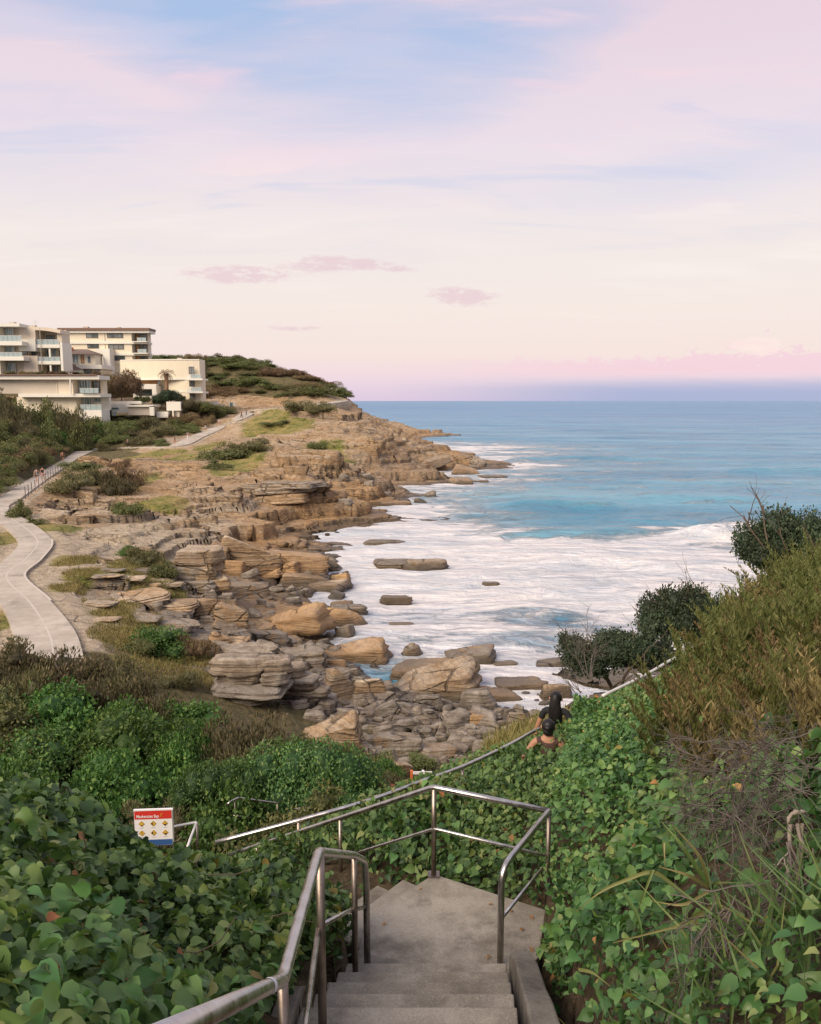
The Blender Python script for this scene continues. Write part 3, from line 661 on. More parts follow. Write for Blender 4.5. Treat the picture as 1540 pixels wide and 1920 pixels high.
SH = [U(*p[:2], z=0)[:2] + (p[2],) for p in [(1000, 950, 1), (900, 950, .9), (1100, 940, .9), (1200, 985, .8), (1300, 980, .7), (1000, 985, 1), (900, 1000, .9), (1200, 900, .45), (1000, 880, .6), (900, 850, .4), (1300, 860, .25), (1100, 820, .12), (1400, 930, .4), (1000, 780, 0), (1400, 780, 0), (1500, 880, .5),
      (800, 1100, .5), (1000, 1150, .5), (1200, 1100, .5), (700, 1200, .7), (735, 1262, 1), (900, 1250, .5), (800, 790, .1)]]
FOAM = RBF(FO); SHAL = RBF(SH)
NS, NA = 640, 460
ysea = 30 * (40000 / 30) ** (np.linspace(0, 1, NS) ** 1.75); asea = np.tan(np.linspace(R(-30), R(40), NA))
Yw, Aw = np.meshgrid(ysea, asea, indexing='ij'); Xw = Aw * Yw
def crest(pts, w_front, w_back, h):
    """a swell whose crest runs along pts; steep on the side towards the shore"""
    P = np.array([U(px, py, z=0)[:2] for px, py in pts]); o = np.argsort(P[:, 0]); P = P[o]
    yc = np.interp(Xw, P[:, 0], P[:, 1]); e = sstep(Xw, P[0, 0] - 3, P[0, 0] + 3) * sstep(Xw, P[-1, 0] + 4, P[-1, 0] - 3)
    d = Yw - yc + 1.2 * fbm(Xw * .12, Yw * .05, 33, 2)
    return h * e * np.where(d < 0, np.exp(-(d / w_front) ** 2), np.exp(-(d / w_back) ** 2)), d, e
damp = sstep(Yw, 1500, 500)
Zw = damp * (.50 * fbm(Xw * .022 + 3, Yw * .105, 81, 3) + .20 * fbm(Xw * .18, Yw * .34, 82, 3) * sstep(Yw, 700, 250) + .10 * fbm(Xw * .6, Yw * .9, 83, 3) * sstep(Yw, 250, 100))
br, bd, be = crest([(1275, 1001), (1340, 1005), (1418, 1007)], .55, 2.4, 1.35)
Zw += br * (1 + .25 * fbm(Xw * .5, Yw * .3, 85, 3))
foam_a = np.clip(FOAM(Xw, Yw), -.2, 1.3)
sh_a = np.clip(SHAL(Xw, Yw), 0, 1) * .8
foam_a = np.where((np.abs(bd) < 6), foam_a * (1 - be * sstep(bd, 1.2, 2.2) * sstep(bd, 6, 4)) , foam_a)
foam_a = foam_a - .42 * be * sstep(bd, -9, -5) * sstep(bd, -1.2, -3)  # foam thinned ahead of the breaker, standing for the shadow beneath it
foam_a = np.maximum(foam_a, 1.35 * be * sstep(bd, -3.5, -1.5) * sstep(bd, .9, .2))
for pts, wf, wb, h in [([(925, 1003), (1080, 998), (1232, 994)], 1.6, 4, .65), ([(1380, 886), (1460, 884), (1600, 884)], 2.2, 6, .9), ([(940, 950), (1060, 945), (1150, 948)], 3, 7, .7), ([(1200, 936), (1330, 934), (1430, 938)], 3, 7, .6), ([(940, 868), (1060, 860), (1250, 864)], 4, 10, .8), ([(1000, 1060), (1150, 1050), (1300, 1075)], 1.5, 4, .45), ([(900, 1150), (1000, 1140), (1100, 1160)], 1.2, 3, .35)]:
    c_, d__, e_ = crest(pts, wf, wb, h); Zw += c_
    face = e_ * sstep(d__, -wf * 1.6, -wf * .5) * sstep(d__, wf * .6, 0); sh_a = np.clip(sh_a + .35 * face, 0, 1)
    if Yw.min() < 200 and h > .6: foam_a = foam_a - .35 * face
me = mesh_np('sea', np.stack([Xw, Yw, Zw], 2).reshape(-1, 3), grid_faces(NS, NA), [M['sea']], True, dict(foam=foam_a.ravel(), shallow=sh_a.ravel()))
tag(link('sea', me), 'blue green sea breaking into white foam in the cove', 'sea', kind='structure')
# deep sea bed far out is never seen; the sheet above reaches the horizon

# ---------------------------------------------------------------- coastal path
def ribbon(C, half, lift, name, mat, par=None, z_edge=0.0):
    T = np.gradient(C[:, :2], axis=0); T /= np.linalg.norm(T, axis=1)[:, None]; Nn = np.stack([-T[:, 1], T[:, 0]], 1)
    n = len(C); hw = half if hasattr(half, '__len__') else np.full(n, half)
    L = np.c_[C[:, :2] + Nn * hw[:, None], C[:, 2] + lift]; Rr = np.c_[C[:, :2] - Nn * hw[:, None], C[:, 2] + lift]
    Lb = L - [0, 0, .35]; Rb = Rr - [0, 0, .35]
    v = np.stack([Lb, L, Rr, Rb], 1).reshape(-1, 3)
    return link(name, mesh_np(name, v, grid_faces(n, 4), [mat], False), par)
PF = resample(PP, .5)
hw = .98 + .10 * sstep(PF[:, 1], 36, 30) + .5 * sstep(PF[:, 1], 130, 155)
pth = ribbon(PF, hw, .09, 'path', M['path']); tag(pth, 'pale concrete coastal path winding along the rock plateau', 'path', kind='structure')
def offset_line(C, off, w, lift, i0, i1, name):
    S = C[i0:i1]; T = np.gradient(S[:, :2], axis=0); T /= np.linalg.norm(T, axis=1)[:, None]; Nn = np.stack([-T[:, 1], T[:, 0]], 1)
    a = np.c_[S[:, :2] + Nn * (off + w), S[:, 2] + lift]; b_ = np.c_[S[:, :2] + Nn * (off - w), S[:, 2] + lift]
    o = link(name, mesh_np(name, np.stack([a, b_], 1).reshape(-1, 3), grid_faces(len(S), 2), [M['pathline']], False), pth)
nn = int(np.argmin(np.abs(PF[:, 1] - 66)))
offset_line(PF, -.15, .045, .096, 4, nn, 'painted_line'); offset_line(PF, -1.0, .06, .096, 20, nn - 30, 'painted_line')
# ---------------------------------------------------------------- concrete stairs
ZL = 9.70                                    # landing level
stairs = empty('concrete_stairs', (.1, 4.6, ZL), 'grey concrete stairs stepping down to a corner landing between the creepers', 'stairs')
def part_mb(mb, name, mat, par, smooth=False, bevel=0.0, origin=None):
    """mesh in world coordinates hung under an empty that is not at the world's origin"""
    o = mb.build(name, mat, None, smooth, bevel, origin)
    o.parent = par; o.matrix_parent_inverse = Matrix.Translation(par.location).inverted() if par.rotation_euler.z == 0 else (Matrix.Translation(par.location) @ Matrix.Rotation(par.rotation_euler.z, 4, 'Z')).inverted()
    return o
def lr(y):                                   # left and right edge of the flight
    t = (y - 4.1) / 1.44
    return -.60 + .13 * t, .585 + .12 * t
# upper flight under the viewer, then the flat stretch, then five treads down to the landing
def tread(y0, y1, z, th=.34, skew=0.0):
    mb = MB(); l0, r0 = lr(y0); l1, r1 = lr(y1)
    mb.prism([(l0, y0), (r0, y0 + skew * .3), (r1, y1 + skew * .3), (l1, y1)], z - th, z)
    return part_mb(mb, 'step', M['concrete'], stairs, bevel=.012)
zz_ = 10.70
for i in range(7):
    tread(2.62 - .29 * (i + 1) - .01, 2.62 - .29 * i, zz_ + .185 * (i + 1), .5)
tread(2.61, 4.12, zz_, .5)
for i in range(4):
    tread(4.12 + .36 * i - .02, 4.12 + .36 * (i + 1), zz_ - .2 * (i + 1), .5)
LANDP = [(-.465, 5.53), (.735, 5.56), (1.0, 5.9), (1.16, 6.50), (.215, 7.04), (-.37, 6.40)]
mb = MB(); mb.prism(LANDP, ZL - .4, ZL); part_mb(mb, 'landing', M['concrete'], stairs, bevel=.012)
mb = MB(); mb.prism([(-.464, 5.54), (.72, 5.57), (.42, 5.68), (-.40, 5.92)], ZL + .002, ZL + .022); part_mb(mb, 'landing_patch', M['concrete_old'], stairs)
# second flight turns left and runs down through the creepers
fd = Vector((-.80, .60, 0)); fn_ = Vector((-.60, -.80, 0)); c0 = Vector((.20, 7.03, 0))
for i in range(9):
    a = c0 + fd * (.31 * i) + fd * .02; b2 = c0 + fd * (.31 * (i + 1)) + fd * .03
    w_ = 1.0
    mb = MB(); mb.prism([(a.x, a.y), (b2.x, b2.y), (b2.x + fn_.x * w_, b2.y + fn_.y * w_), (a.x + fn_.x * w_, a.y + fn_.y * w_)], ZL - .175 * (i + 1) - .4, ZL - .175 * (i + 1))
    part_mb(mb, 'step', M['concrete'], stairs, bevel=.01)
# kerb wall on the right of the flight
kerb = MB()
kp = [((.735, 5.72), (.89, 5.80), 9.86), ((.725, 5.36), (.90, 5.34), 10.08), ((.69, 4.85), (.87, 4.8), 10.30), ((.645, 4.3), (.82, 4.3), 10.60), ((.60, 3.6), (.79, 3.6), 10.85), ((.60, 2.5), (.79, 2.5), 10.95)]
vs = []
for a, b2, zt in kp: vs += [(a[0], a[1], zt - 1.2), (a[0] + .012, a[1], zt), (b2[0], b2[1], zt - .015), (b2[0], b2[1], zt - 1.2)]
n = len(kp); fs = [(4 * i + k, 4 * i + k + 1, 4 * i + k + 5, 4 * i + k + 4) for i in range(n - 1) for k in range(3)] + [(0, 1, 2, 3)[::-1], tuple(range(4 * n - 4, 4 * n))]
kerb.add(vs, [f[::-1] for f in fs])
ko = kerb.build('kerb_wall', M['concrete_old'], None, bevel=.015, origin=(.75, 4.5, 9.8)); tag(ko, 'low weathered concrete kerb wall beside the steps on the right', 'kerb')
kl = MB()
for a, zt in [((-.60, 4.15), 10.72), ((-.66, 3.6), 10.9), ((-.66, 2.6), 11.0)]: pass
vs = []
for (a0, a1, y_, zt) in [(-.60, -.70, 4.75, 10.35), (-.62, -.74, 4.3, 10.68), (-.63, -.76, 3.6, 10.86), (-.63, -.76, 2.6, 10.92)]: vs += [(a0, y_, zt - 1), (a0, y_, zt), (a1, y_, zt), (a1, y_, zt - 1)]
kl.add(vs, [(4 * i + k, 4 * i + k + 4, 4 * i + k + 5, 4 * i + k + 1) for i in range(3) for k in range(3)] + [(0, 1, 2, 3), (12, 15, 14, 13)])
ko = kl.build('kerb_edge', M['concrete_old'], None, bevel=.012, origin=(-.65, 3.8, 10.5)); tag(ko, 'narrow concrete edging half hidden in creeper left of the steps', 'kerb')
# walkway beyond, mostly hidden by the creepers
wk = resample([(p[0] + .5, p[1] - .55, 8.35 - .02 * i) for i, p in enumerate(WALK) if i > 2], .4)
wo_ = ribbon(wk, .55, 0.0, 'walkway', M['concrete']); tag(wo_, 'narrow concrete walkway along the bank behind the handrail', 'walkway', kind='structure')
# lower path by the sign
lp = resample([U(590, 1532, d=15.2), U(615, 1526, d=15.6), U(650, 1516, d=16.3), U(700, 1500, d=17.6)], .4)
lo_ = ribbon(lp, .5, .05, 'lower_path', M['path']); tag(lo_, 'short stretch of concrete path at the bottom of the bank', 'path', kind='structure')

# ---------------------------------------------------------------- handrails
def px(x, y, d): return Vector(U(x, y, d=d))
def rail(parent, name, pts, r, mat, rad=.09, sides=14):
    mb = MB(); mb.tube(smooth_line(pts, rad), r, sides); return part_mb(mb, name, mat, parent, smooth=True, origin=pts[0])
def post(parent, top, zb, r=.021, mat=None, plate=False):
    mb = MB(); mb.tube([(top[0], top[1], zb), (top[0], top[1], top[2])], r, 12); o = part_mb(mb, 'post', mat or M['steel_post'], parent, smooth=True, origin=(top[0], top[1], zb))
    if plate:
        f = MB(); f.box(top[0] - .055, top[0] + .055, top[1] - .055, top[1] + .055, zb - .002, zb + .010)
        po = f.build('base_plate', mat or M['steel_post'], None, bevel=.004)
        po.parent = o; po.matrix_parent_inverse = (Matrix.Translation(par_loc(o))).inverted()
    return o
def par_loc(o): return Vector(o.location)
RAD = .0255
# left rail: down the upper flight, level, then down to the landing with a bent end
p0 = px(352, 1921, 1.52); p0 = p0 + (p0 - px(530, 1838, 2.75)) * .9
p1 = px(530, 1838, 2.75); p2 = px(597, 1598, 3.92); p3 = px(664, 1604, 5.35); p4 = px(684, 1614, 5.62); p5 = Vector((p4.x, p4.y, 9.9))
lrail = empty('stair_handrail', (p2.x, p2.y, 10.7), 'stainless handrail on the left of the steps with a bent end by the landing', 'handrail')
rail(lrail, 'top_rail', [p0, p1, p2, p3, p4, p4 + Vector((.01, .03, -.25)), Vector((p4.x + .012, p4.y + .035, 9.74))], RAD, M['steel'], .05)
rail(lrail, 'lower_rail', [Vector((p1.x + .03, p1.y - .3, p1.z - .42)), Vector((p1.x + .035, p1.y + .02, p1.z - .52)), px(597, 1738, 3.93)], .014, M['steel'], .05)
rail(lrail, 'lower_rail', [px(600, 1737, 3.94), px(655, 1708, 5.3), px(683, 1701, 5.62)], .014, M['steel'], .05)
post(lrail, (p1.x, p1.y, p1.z), 10.3); post(lrail, (p2.x + .008, p2.y, p2.z), 10.45, .023, plate=False); post(lrail, (p3.x, p3.y + .02, p3.z), 9.75, .021)
mb = MB(); q = p0 + (p1 - p0) * .865; q2 = p0 + (p1 - p0) * .885; mb.tube([q, q2], RAD + .0012, 14, False)
part_mb(mb, 'tape_band', M['white'], lrail, smooth=True)
# rail round the landing: right post, far corner, corner post, then down the second flight
r1 = Vector((.70, 5.80, 9.70)); rt = px(941, 1628, 5.80); rc = px(1030, 1521, 6.55); rp = px(813, 1476, 7.02); re = px(468, 1591, 8.75); rf = re + (re - rp) * .15
cr = empty('landing_handrail', (.2, 7.0, ZL), 'stainless handrail round the landing corner and down the second flight', 'handrail')
rail(cr, 'top_rail', [Vector((rt.x, rt.y, 9.66)), rt, rc, ], RAD, M['steel'], .16)
rail(cr, 'top_rail', [rc, rp, re, rf], RAD, M['steel'], .05)
rail(cr, 'lower_rail', [px(944, 1718, 5.82), px(1022, 1622, 6.5)], .014, M['steel'])
rail(cr, 'lower_rail', [px(1022, 1604, 6.52), px(815, 1554, 7.0), px(612, 1617, 8.0), px(500, 1655, 8.7)], .014, M['steel'], .04)
post(cr, (rp.x + .006, rp.y, rp.z - .01), ZL, .023, plate=True)
post(cr, (rc.x, rc.y, rc.z), ZL - .2, .02)
for t in (.45, .95):
    q = rp + (re - rp) * t; post(cr, q, q.z - .9, .02)
# walkway rail curving away to the people
wr = [px(405, 1580, 8.25), px(560, 1539, 8.3), px(700, 1499, 8.5), px(790, 1466, 8.9), px(868, 1438, 9.5), px(955, 1397, 10.5), px(1016, 1363, 11.6)]
wrl = resample([tuple(v) for v in wr], .25)
wrail = empty('walkway_handrail', (wr[2].x, wr[2].y, 8.6), 'long curved stainless handrail of the walkway running up to the two walkers', 'handrail')
rail(wrail, 'top_rail', [Vector(v) for v in wrl], .0255, M['steel'], .02, 12)
for q in (wr[1], wr[2], wr[4], wr[5]): post(wrail, q, q.z - .95, .021)
# further rail of the walkway
fr = [px(1130, 1305, 14.0), px(1210, 1266, 14.9), px(1270, 1231, 15.9), px(1312, 1208, 16.8), px(1342, 1197, 17.4)]
frail = empty('upper_handrail', (fr[0].x, fr[0].y, 8.0), 'pale handrail emerging from the bank below the dark shrubs', 'handrail')
rail(frail, 'top_rail', [Vector(v) for v in resample([tuple(v) for v in fr], .3)], .030, M['rail_pale'], .02, 10)
for q in (fr[1], fr[3]): post(frail, q, q.z - .95, .021)
# little rail by the hedge
h = [px(427, 1512, 15.0), px(428, 1506, 15.0), px(446, 1496, 15.1), px(520, 1506, 15.6), px(534, 1500, 15.9)]
hr = empty('hedge_handrail', (h[2].x, h[2].y, 5.7), 'thin steel handrail with a hooked end in front of the rounded hedge', 'handrail')
rail(hr, 'top_rail', h, .021, M['steel'], .06, 10)
rail(hr, 'lower_rail', [px(438, 1529, 15.1), px(483, 1535, 15.4)], .012, M['steel'])
post(hr, h[2] + Vector((-.06, 0, -.03)), 5.6, .016); post(hr, h[3], 5.5, .016)
# rail behind the sign
s_ = [px(328, 1550, 12.7), px(369, 1542, 12.9), px(358, 1570, 12.3), px(352, 1588, 12.0)]
sr = empty('sign_handrail', (s_[1].x, s_[1].y, 6.2), 'pale bent handrail end sticking out beside the beach sign', 'handrail')
rail(sr, 'top_rail', [px(236, 1566, 12.9), px(262, 1558, 12.8)] + s_, .022, M['rail_pale'], .05, 10)
post(sr, s_[1], 6.0, .02, M['steel_post'])

# ---------------------------------------------------------------- signs
def text_mesh(body, size, font_w=1.0, extrude=.0008):
    cu = bpy.data.curves.new('lettering', 'FONT'); cu.body = body; cu.size = size; cu.extrude = extrude; cu.align_x = 'LEFT'; cu.resolution_u = 2; cu.offset = size * .018
    ob = bpy.data.objects.new('lettering', cu); COL.objects.link(ob)
    dg = bpy.context.evaluated_depsgraph_get(); dg.update(); me = bpy.data.meshes.new_from_object(ob.evaluated_get(dg))
    bpy.data.objects.remove(ob); return me
tl = px(252, 1518, 12.4); br_ = px(324, 1576, 12.4)
W_ = br_.x - tl.x; H_ = W_ * 1.02
sg = empty('beach_sign', (tl.x + W_ / 2, 12.4, 5.9), 'white beach sign with red header and six yellow warning diamonds standing in the creepers', 'sign', rz=R(4))
def on(o, par=sg): o.parent = par; return o
zc = tl.z - 5.9     # top, local
mb = MB(); mb.box(-W_ / 2, W_ / 2, -.012, .012, zc - H_, zc - .012); on(mb.build('board', M['white']))
mb = MB(); mb.box(-W_ / 2 - .006, W_ / 2 + .016, -.018, .018, zc - .012, zc + .01); on(mb.build('top_edge', M['white']))
mb = MB(); mb.box(W_ / 2, W_ / 2 + .02, -.022, .022, zc - H_ - .5, zc - .012); on(mb.build('post', M['alu']))
mb = MB(); mb.box(-W_ / 2 - .02, -W_ / 2 - .0, -.022, .022, zc - H_ - .5, zc - .5); on(mb.build('post', M['alu']))
mb = MB(); mb.box(-W_ / 2 + .006, W_ / 2 - .006, -.015, -.010, zc - .155, zc - .014); hd_ = on(mb.build('header_panel', M['red']))
t_ = link('lettering', text_mesh('Mackenzies Bay', .068), hd_); t_.data.materials.append(M['white']); t_.rotation_euler = (math.pi / 2, 0, 0); t_.location = (-W_ / 2 + .035, -.0165, zc - .128)
tw = max(v.co.x for v in t_.data.vertices); t_.scale = (.60 * W_ / tw, 1, 1)
# bird-like council mark beside the words
mb = MB()
for k, (ax, az_, bx, bz) in enumerate([(.68, .118, .72, .062), (.70, .125, .715, .085), (.72, .085, .76, .052), (.745, .11, .73, .075), (.765, .125, .775, .12)]):
    x0 = -W_ / 2 + ax * W_; x1 = -W_ / 2 + bx * W_; mb.tube([(x0, -.0162, zc - az_), (x1, -.0162, zc - bz)], .0028, 5)
o = mb.build('emblem', M['yellow'], None); o.parent = hd_
mb = MB(); mb.box(-W_ / 2 + .006, W_ / 2 - .006, -.015, -.010, zc - H_ + .004, zc - .505); ft = on(mb.build('footer_panel', M['bluep']))
for r_ in range(2):
    for c_ in range(3):
        cx = -W_ / 2 + W_ * (.19 + .31 * c_); czz = zc - .232 - .158 * r_; a = .050
        mb = MB(); mb.add([(cx - a, -.0125, czz), (cx, -.0125, czz - a), (cx + a, -.0125, czz), (cx, -.0125, czz + a), (cx - a, -.016, czz), (cx, -.016, czz - a), (cx + a, -.016, czz), (cx, -.016, czz + a)], [(4, 5, 6, 7), (0, 1, 5, 4), (1, 2, 6, 5), (2, 3, 7, 6), (3, 0, 4, 7)])
        dm = on(mb.build('warning_diamond', M['yellow']))
        mb = MB(); b0 = .043; t0 = .0375
        for (ux, uz) in ((-1, 1), (1, 1), (1, -1), (-1, -1)):      # thin black border
            ax_, az2 = (ux * b0, 0) if ux * uz < 0 else (0, uz * b0)
        y_ = -.0168
        ring = [(-b0, 0), (0, -b0), (b0, 0), (0, b0)]; rin = [(-t0, 0), (0, -t0), (t0, 0), (0, t0)]
        mb.add([(cx + q[0], y_, czz + q[1]) for q in ring + rin], [(k, (k + 1) % 4, 4 + (k + 1) % 4, 4 + k) for k in range(4)])
        # swimmer / cliff / wave silhouettes
        if c_ == 1: mb.add([(cx - .034, y_, czz), (cx - .004, y_, czz - .03), (cx - .004, y_, czz - .006), (cx - .012, y_, czz + .004), (cx - .004, y_, czz + .014), (cx - .012, y_, czz + .022)], [(0, 1, 2, 3, 4, 5)]); mb.add([(cx + .004, y_, czz + .006), (cx + .016, y_, czz + .002), (cx + .014, y_, czz + .012)], [(0, 1, 2)])
        elif c_ == 2: mb.add([(cx - .026, y_, czz - .010), (cx, y_, czz - .036), (cx + .026, y_, czz - .010), (cx + .008, y_, czz - .004), (cx - .008, y_, czz - .012)], [(0, 1, 2, 3, 4)])
        elif r_ == 0: mb.add([(cx - .014, y_, czz - .024), (cx, y_, czz - .036), (cx + .014, y_, czz - .024), (cx, y_, czz - .018)], [(0, 1, 2, 3)])
        else: mb.add([(cx - .010, y_, czz + .014), (cx + .010, y_, czz + .014), (cx + .004, y_, czz + .002), (cx + .002, y_, czz - .018), (cx - .002, y_, czz - .018), (cx - .004, y_, czz + .002)], [(5, 4, 3, 2, 1, 0)])
        o = mb.build('symbol', M['black'], None); o.parent = dm
        mb = MB(); mb.box(cx - .032, cx + .032, -.0135, -.0115, czz - .074, czz - .069); o = on(mb.build('caption_line', M['cloth_grey']))
# small warning sign seen nearly edge on
wc = px(652, 1487, 16.5)
ws = empty('warning_sign', (wc.x, wc.y, 5.4), 'small tilted red and white warning sign seen almost edge on beside the hedge', 'sign', rz=R(62))
zt = px(648, 1470, 16.5).z - 5.4; hb = .34
mb = MB(); mb.box(-.20, .20, -.008, .008, zt - hb, zt); o = mb.build('board', M['white'], ws)
mb = MB(); mb.box(-.198, .198, -.012, -.007, zt - .10, zt - .002); o = mb.build('header_panel', M['red'], ws)
mb = MB(); mb.box(-.15, .16, -.0115, -.008, zt - .19, zt - .165); mb.box(-.10, .16, -.0115, -.008, zt - .225, zt - .205); o = mb.build('print', M['red'], ws)
mb = MB(); mb.tube([(0, .016, -.3), (0, .016, zt - .02)], .016, 8); mb.build('post', M['steel_post'], ws, True)
# white and orange barrier at the foot of the rocks
bc = px(772, 1458, 20.5); gz = bc.z - .25
bar = empty('barrier', (bc.x, bc.y, gz), 'low white barrier with orange posts at the edge of the boulders', 'barrier')
for k, (x_, h_, mm) in enumerate([(0, .45, 'orange'), (.30, .45, 'white'), (.50, .38, 'orange')]):
    mb = MB(); mb.box(x_ - .035, x_ + .035, -.035, .035, -.2, h_); mb.build('post', M[mm], bar, bevel=.008)
mb = MB(); mb.box(.037, .54, -.06, -.037, .36, .44); mb.build('rail_board', M['white'], bar, bevel=.006)
mb = MB(); mb.box(.54, .74, -.03, .03, .24, .32); mb.build('rail_board', M['yellow'], bar, bevel=.006)
# ---------------------------------------------------------------- boulders and slabs
import bmesh
def ico(sub):
    bm = bmesh.new(); bmesh.ops.create_icosphere(bm, subdivisions=sub, radius=1.0); bm.verts.ensure_lookup_table()
    v = np.array([q.co[:] for q in bm.verts]); f = np.array([[q.index for q in p.verts] for p in bm.faces]); bm.free(); return v, f
IV, IF = ico(4); IV3, IF3 = ico(3)
def rock_mesh(seed, kind, orange, hi=True, grey=0.0):
    r = np.random.default_rng(seed); v, f = (IV, IF) if hi else (IV3, IF3)
    nP = {'slab': 12, 'block': 11, 'round': 22, 'wedge': 10}[kind]
    n = r.normal(size=(nP, 3)); n /= np.linalg.norm(n, axis=1)[:, None]
    d = r.uniform(.72, 1.0, nP)
    if kind in ('slab', 'wedge'):
        tl_ = r.uniform(-.12, .12, 2) + (np.array([.28, .1]) if kind == 'wedge' else 0)
        n = np.vstack([n[:nP - 6] * [1, 1, .25], [[tl_[0], tl_[1], 1], [-.04, .05, -1], [1, .25, .1], [-1, .1, .15], [.15, 1, .1], [.1, -1, .2]]]); n /= np.linalg.norm(n, axis=1)[:, None]
        d = np.concatenate([r.uniform(.85, 1.1, nP - 6), [r.uniform(.40, .5), .5, .95, .95, .8, .8]])
    elif kind == 'block':
        n = np.vstack([n[:nP - 6], [[.1, .12, 1], [0, 0, -1], [1, .2, .1], [-1, .1, .2], [.2, 1, .1], [-.1, -1, .2]]]); n /= np.linalg.norm(n, axis=1)[:, None]
        d = np.concatenate([r.uniform(.8, 1.0, nP - 6), [.62, .62, .85, .85, .72, .72]])
    q = v @ n.T; q = np.maximum(q, 1e-3) / d[None]
    p = 34.0 if kind != 'round' else 12.0
    rad = 1.0 / (np.sum(q ** p, axis=1) ** (1 / p))
    w = v * rad[:, None]
    w = w * (1 + .10 * fbm3(w * 1.3 + seed, seed, 2) + .05 * fbm3(w * 4 + seed, seed + 3, 3) + .03 * fbm3(w * 11 + seed, seed + 6, 2))[:, None]
    # bedding grooves
    bed = vn(w[:, 2] * 8 + .25 * fbm3(w * 1.2, seed + 9, 2) + 50, w[:, 0] * .2 + seed, seed + 4) - .5; bed = np.sign(bed) * np.abs(bed * 2) ** .5 * .5
    hor = np.hypot(w[:, 0], w[:, 1])[:, None] + 1e-6
    w[:, :2] *= (1 + .13 * bed[:, None] * (0.4 if kind == 'round' else 1.0))
    me = mesh_np('boulder', w, f, [M['rock']], True, dict(orange_stone=np.full(len(w), orange), grey_stone=np.full(len(w), grey)))
    return me
ROCKS = {}
sd = 100
for kind in ('slab', 'block', 'round', 'wedge'):
    for org in (0.0, .9):
        ROCKS[kind, org] = [rock_mesh(sd + i, kind, org) for i in range(3)]; sd += 10
SMALL = [rock_mesh(300 + i, k, 0.05, False, 1.0) for i, k in enumerate(['slab', 'block', 'slab', 'wedge', 'block', 'slab', 'round'])]
def put_rock(me, name, px_, py_, w_px, h_px, label, cat='rock', group=None, z=None, rz=0, tilt=(0, 0), yl=None, sink=.18, up=0.0):
    """a stone seen w_px wide and h_px high whose foot stands at (px_, py_)"""
    if z is None:
        # walk along the sight line until it meets the land
        u_ = (px_ - 770) / 1544.0
        dd = 22 * (260 / 22) ** np.linspace(0, 1, 500); P_ = np.array([U(px_, py_, d=q) for q in dd]); lz = np.maximum(Zs(P_[:, 0], P_[:, 1]), -.25)
        i = np.argmax(P_[:, 2] <= lz); c = P_[i]; c[2] = lz[i]
    else: c = np.array(U(px_, py_, z=z))
    dep = c[1] * 1.02
    w = w_px / 1544 * dep; hgt = h_px / 1544 * dep
    sx = w / 2 / .93; sz = hgt / 2 / .6 * 1.05; sy = yl if yl else sx * random.uniform(.6, .85)
    o = link(name, me, None, (c[0], c[1] + sy * .45, c[2] + hgt * (.5 - sink) + up), (tilt[0], tilt[1], rz), (sx, sy, sz))
    return tag(o, label, cat, group)
def K(k, o, i): return ROCKS[k, o][i % 3]
